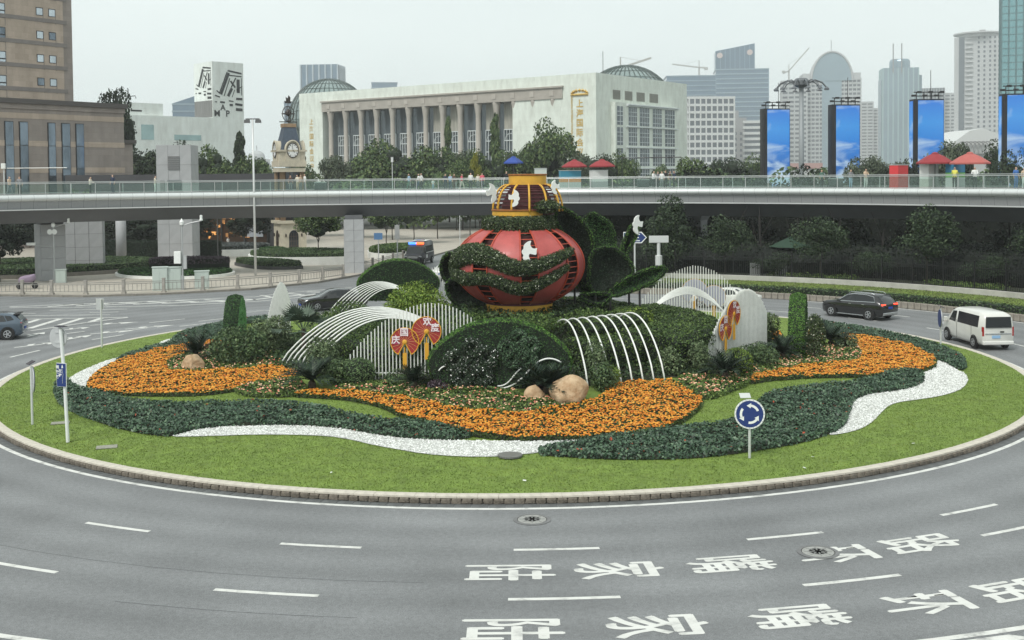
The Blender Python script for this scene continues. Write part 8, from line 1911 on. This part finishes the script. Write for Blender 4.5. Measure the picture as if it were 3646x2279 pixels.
def steps(t, w, d, h):
    MB().box((0, d / 2, h + 3), (w * .7, d * .7, 6)).box((0, d / 2, h + 8), (w * .38, d * .4, 6)).build('stepped_top', M_GREY_, t)
    wm = MB().box((0, 0, 0), (1.1, .2, 1.8)).mesh('window', M_DKGL)
    for i in range(9):
        for j in range(9): inst('window', wm, t, (-w / 2 + w * (i + .5) / 9, -.05, 3 + j * 3.6))
tower('stepped grey brown masonry block beside the white grid block', 125.1, 650, 26.1, 36.2, 20, .05, M_GREY_, None, 0, 0, extra=steps)
tower('white balconied block left of the first light screen', 133.0, 620, 12, 38.3, 12, 0, M_DKGL, M_WHT, 11, 0, 1.6, .8)
tower('pale striped building frame with a crane beside the lamp mast', 223.6, 900, 19, 82.7, 18, .05, M_DKGL, M_PALE_, 22, 4, 2.0, .8)
def vault(t, w, d, h):
    arc = [(15.8 * math.cos(u), h - 2 + 24 * math.sin(u)) for u in [PI * k / 20 for k in range(21)]]
    prism_xz('arched_glass', [(x, max(z, h - 2)) for x, z in arc], -1.5, d * .55, M_BGL2, t)
    MB().tube([(x, -1.8, z) for x, z in arc], .9, 5).build('arch_rim', M_PALE_, t); prism_xz('glass_spine', [(-7.5, 0), (7.5, 0), (7.5, h - 2), (-7.5, h - 2)], -1.0, 3, M_BGL2, t)
    for k in range(1, 6): MB().tube([(x, -1.5 + d * .1 * k, z + .3) for x, z in arc], .25, 4).build('vault_rib', M_PALE_, t)
    for s in (-1, 1):
        MB().box((s * w * .40, d * .4, h + 2.2), (w * .20, d * .8, 4.4)).build('shoulder', M_PALE_, t)
    MB().tube([(0, 3, h + 22), (0, 3, h + 32)], .25, 4).build('spire', M_GREY_, t)
tower('pale tower with a tall arched glass crown', 253, 900, 44.4, 84, 36, .12, M_DKGL, M_PALE_, 24, 14, 1.6, .6, vault)
def prongs(t, w, d, h):
    MB().lathe([(8, h), (8, h + 6), (7, h + 8), (0, h + 8.4)], 16, (1, d / 2, 0)).build('drum', M_BGL2, t); MB().box((w * .52, d / 2, (h - 6) / 2), (w * .2, d * .7, h - 6)).box((-w * .49, d / 2, (h - 9) / 2), (w * .1, d * .7, h - 9)).build('side_wing', M_BGL2, t)
    for s in (-5.8, .6): MB().tube([(s, -.5, h - 4), (s, -.5, h + 20)], .5, 5).build('antenna_mast', M_GREY_, t)
    MB().bar((-5.8, -.5, h + 7), (.6, -.5, h + 7), 1.6, .4).build('antenna_bridge', M_GREY_, t)
tower('teal glass tower with two antenna masts', 307.5, 900, 26.7, 91.9, 24, .15, M_BGL2, mat('band_teal', (.32, .45, .46), .4), 0, 7, .7, .4, prongs)
tower('pale apartment tower left of the twin antenna tower', 312.3, 1000, 10, 71.8, 10, 0, M_DKGL, M_PALE_, 24, 2, 1.8, .5)
tower('second pale apartment tower left of the twin antenna tower', 322.1, 1001, 9.7, 66.1, 10, 0, M_DKGL, M_PALE_, 22, 2, 1.8, .5)
tower('pale ribbed tower right of the twin antenna tower', 369.6, 1000, 20, 83.1, 16, 0, M_DKGL, M_PALE_, 0, 9, 1.5, .6)
tower('pale apartment slab right of the third light screen', 386, 1002, 11, 78.9, 10, 0, M_DKGL, M_PALE_, 24, 2, 1.8, .5)
def round_roof(t, w, d, h):
    MB().lathe([(w * .44, h), (w * .44, h + 2), (w * .53, h + 2.4), (w * .53, h + 3.4), (0, h + 4)], 24, (0, d / 2, 0)).build('roof_disc', M_PALE_, t)
    bm_ = MB().box((0, 0, 0), (w * .16, 1.6, .5)).mesh('balcony', M_PALE_); wm = MB().box((0, 0, 0), (1.3, .3, 1.7)).mesh('window', M_DKGL)
    for k in range(30):
        inst('balcony', bm_, t, (-w * .18, -.6, 4 + 3.4 * k))
        for q in (.02, .14, .26, .36, .45): inst('window', wm, t, (w * q, -.1, 4.5 + 3.4 * k))
    MB().box((-w * .34, -.2, h / 2), (w * .12, .6, h)).build('glass_strip', M_DKGL, t); MB().box((3, d / 2, h + 5), (4, 2, 2)).build('roof_machine', M_GREY_, t)
tower('tall pale apartment tower with a flat round roof', 327.2, 800, 30.8, 104, 22, 0, M_PALE_, None, 0, 0, extra=round_roof)
tower('large blue green glass tower at the right frame edge', 208, 450, 27, 100, 30, .06, mat('tower_sea_glass', (.20, .36, .38), .08, .55, var=.1, vscale=.05), mat('sea_grid', (.10, .17, .18), .5), 36, 10, .3, .08)
t = thing('event_hall', 'low white curved roof hall behind the third light screen', 'hall', (172, 420, 0)); t.scale = (.5, 1, 1)
prism_xz('roof', [(-22, 16), (-20, 19.5), (-6, 24.5), (4, 25.3), (16, 23), (24, 19), (24, 16)], 0, 30, M_WHT, t); MB().box((0, 15, 8), (44, 28, 16)).build('wall', M_PALE_, t)
mb = MB()
for k in range(7): mb.tube([(-12 + 3 * k - 6 * math.cos(u), -1, 15 + 5.5 * math.sin(u)) for u in [PI * i / 10 for i in range(11)]], .2, 4)
mb.build('arched_truss', M_GREY_, t)
tower('blue glass tower rising behind the left dome', -134.2, 800, 26.4, 88.7, 24, -.25, M_BGL, mat('band_blue3', (.36, .42, .46), .4), 0, 6, .8, .6)
tower('distant blue block above the long hall roof', -99.7, 900, 20, 84.2, 16, 0, M_BGL, mat('band_blue', (.18, .25, .3)), 20, 0, .8)
tower('low blue block behind the left dome tower', -150, 790, 14, 62, 14, 0, M_BGL, mat('band_blue', (.18, .25, .3)), 16, 0, .8)
def gableroof(t, w, d, h): prism_xz('pitched_roof', [(-w / 2, h), (w / 2, h), (w / 2, h + 5)], 0, d, M_BGL, t)
tower('blue block with sloped roof left of the gallery tower', -171.3, 600, 13, 49, 12, 0, M_BGL, mat('band_blue', (.18, .25, .3)), 12, 0, .8, .3, gableroof)
def olddome(t, w, d, h):
    MB().lathe([(5, h), (5, h + 2), (4.4, h + 4.5), (2.4, h + 6.5), (0, h + 7.2)], 16, (0, d / 2, 0)).build('dome', M_PALE_, t); MB().tube([(0, d / 2, h + 7), (0, d / 2, h + 11)], .2, 4).build('flag_pole', M_GREY_, t)
    wm = MB().box((0, 0, 0), (1.2, .2, 2.2)).mesh('window', M_DKGL)
    for i in range(7):
        for j in range(4): inst('window', wm, t, (-w / 2 + w * (i + .5) / 7, -.05, 4 + j * 4.4))
tower('pale domed old riverside building left of the clock tower', -156.5, 700, 16, 21, 14, 0, M_PALE_, None, 0, 0, extra=olddome)
tower('low pale red roofed riverside building right of the convention hall', 128, 520, 26, 14, 14, 0, M_PALE_, mat('roof_pink', (.42, .27, .25), .7), 1, 0, 2.5, .6)
crane('tower crane on the dark blue slab', 133, 806, 78.7, 6, -19, 2.5); crane('luffing crane above the pale building frame', 220.7, 906, 82.7, 8, 16, 18)
crane('crane jib above the convention hall dome', 50, 520, 20, 38, 14, 4.5)
# river side strip far away
MB
far = MB().box((0, 2200, 9), (3000, 30, 18)).build('far_bank', mat('far_bank', (.16, .18, .17), .9, var=.3, vscale=.02)); tag(far, kind='structure')

# ================================================================== HAZE
hz = MB().box((0, 1190, 108.5), (3200, 2440, 221)).build('haze', mat('haze_tmp', (1, 1, 1)))
hm = bpy.data.materials.new('haze_air'); hm.use_nodes = True; ht = hm.node_tree; ht.nodes.clear()
ho = ht.nodes.new('ShaderNodeOutputMaterial'); hv = ht.nodes.new('ShaderNodeVolumePrincipled'); hv.inputs['Color'].default_value = (.97, .99, 1.0, 1); hv.inputs['Density'].default_value = .00024; hv.inputs['Anisotropy'].default_value = .1
ht.links.new(hv.outputs[0], ho.inputs['Volume']); hz.data.materials.clear(); hz.data.materials.append(hm); tag(hz, kind='stuff'); tag(hz, 'thin pale haze in the air', 'haze')
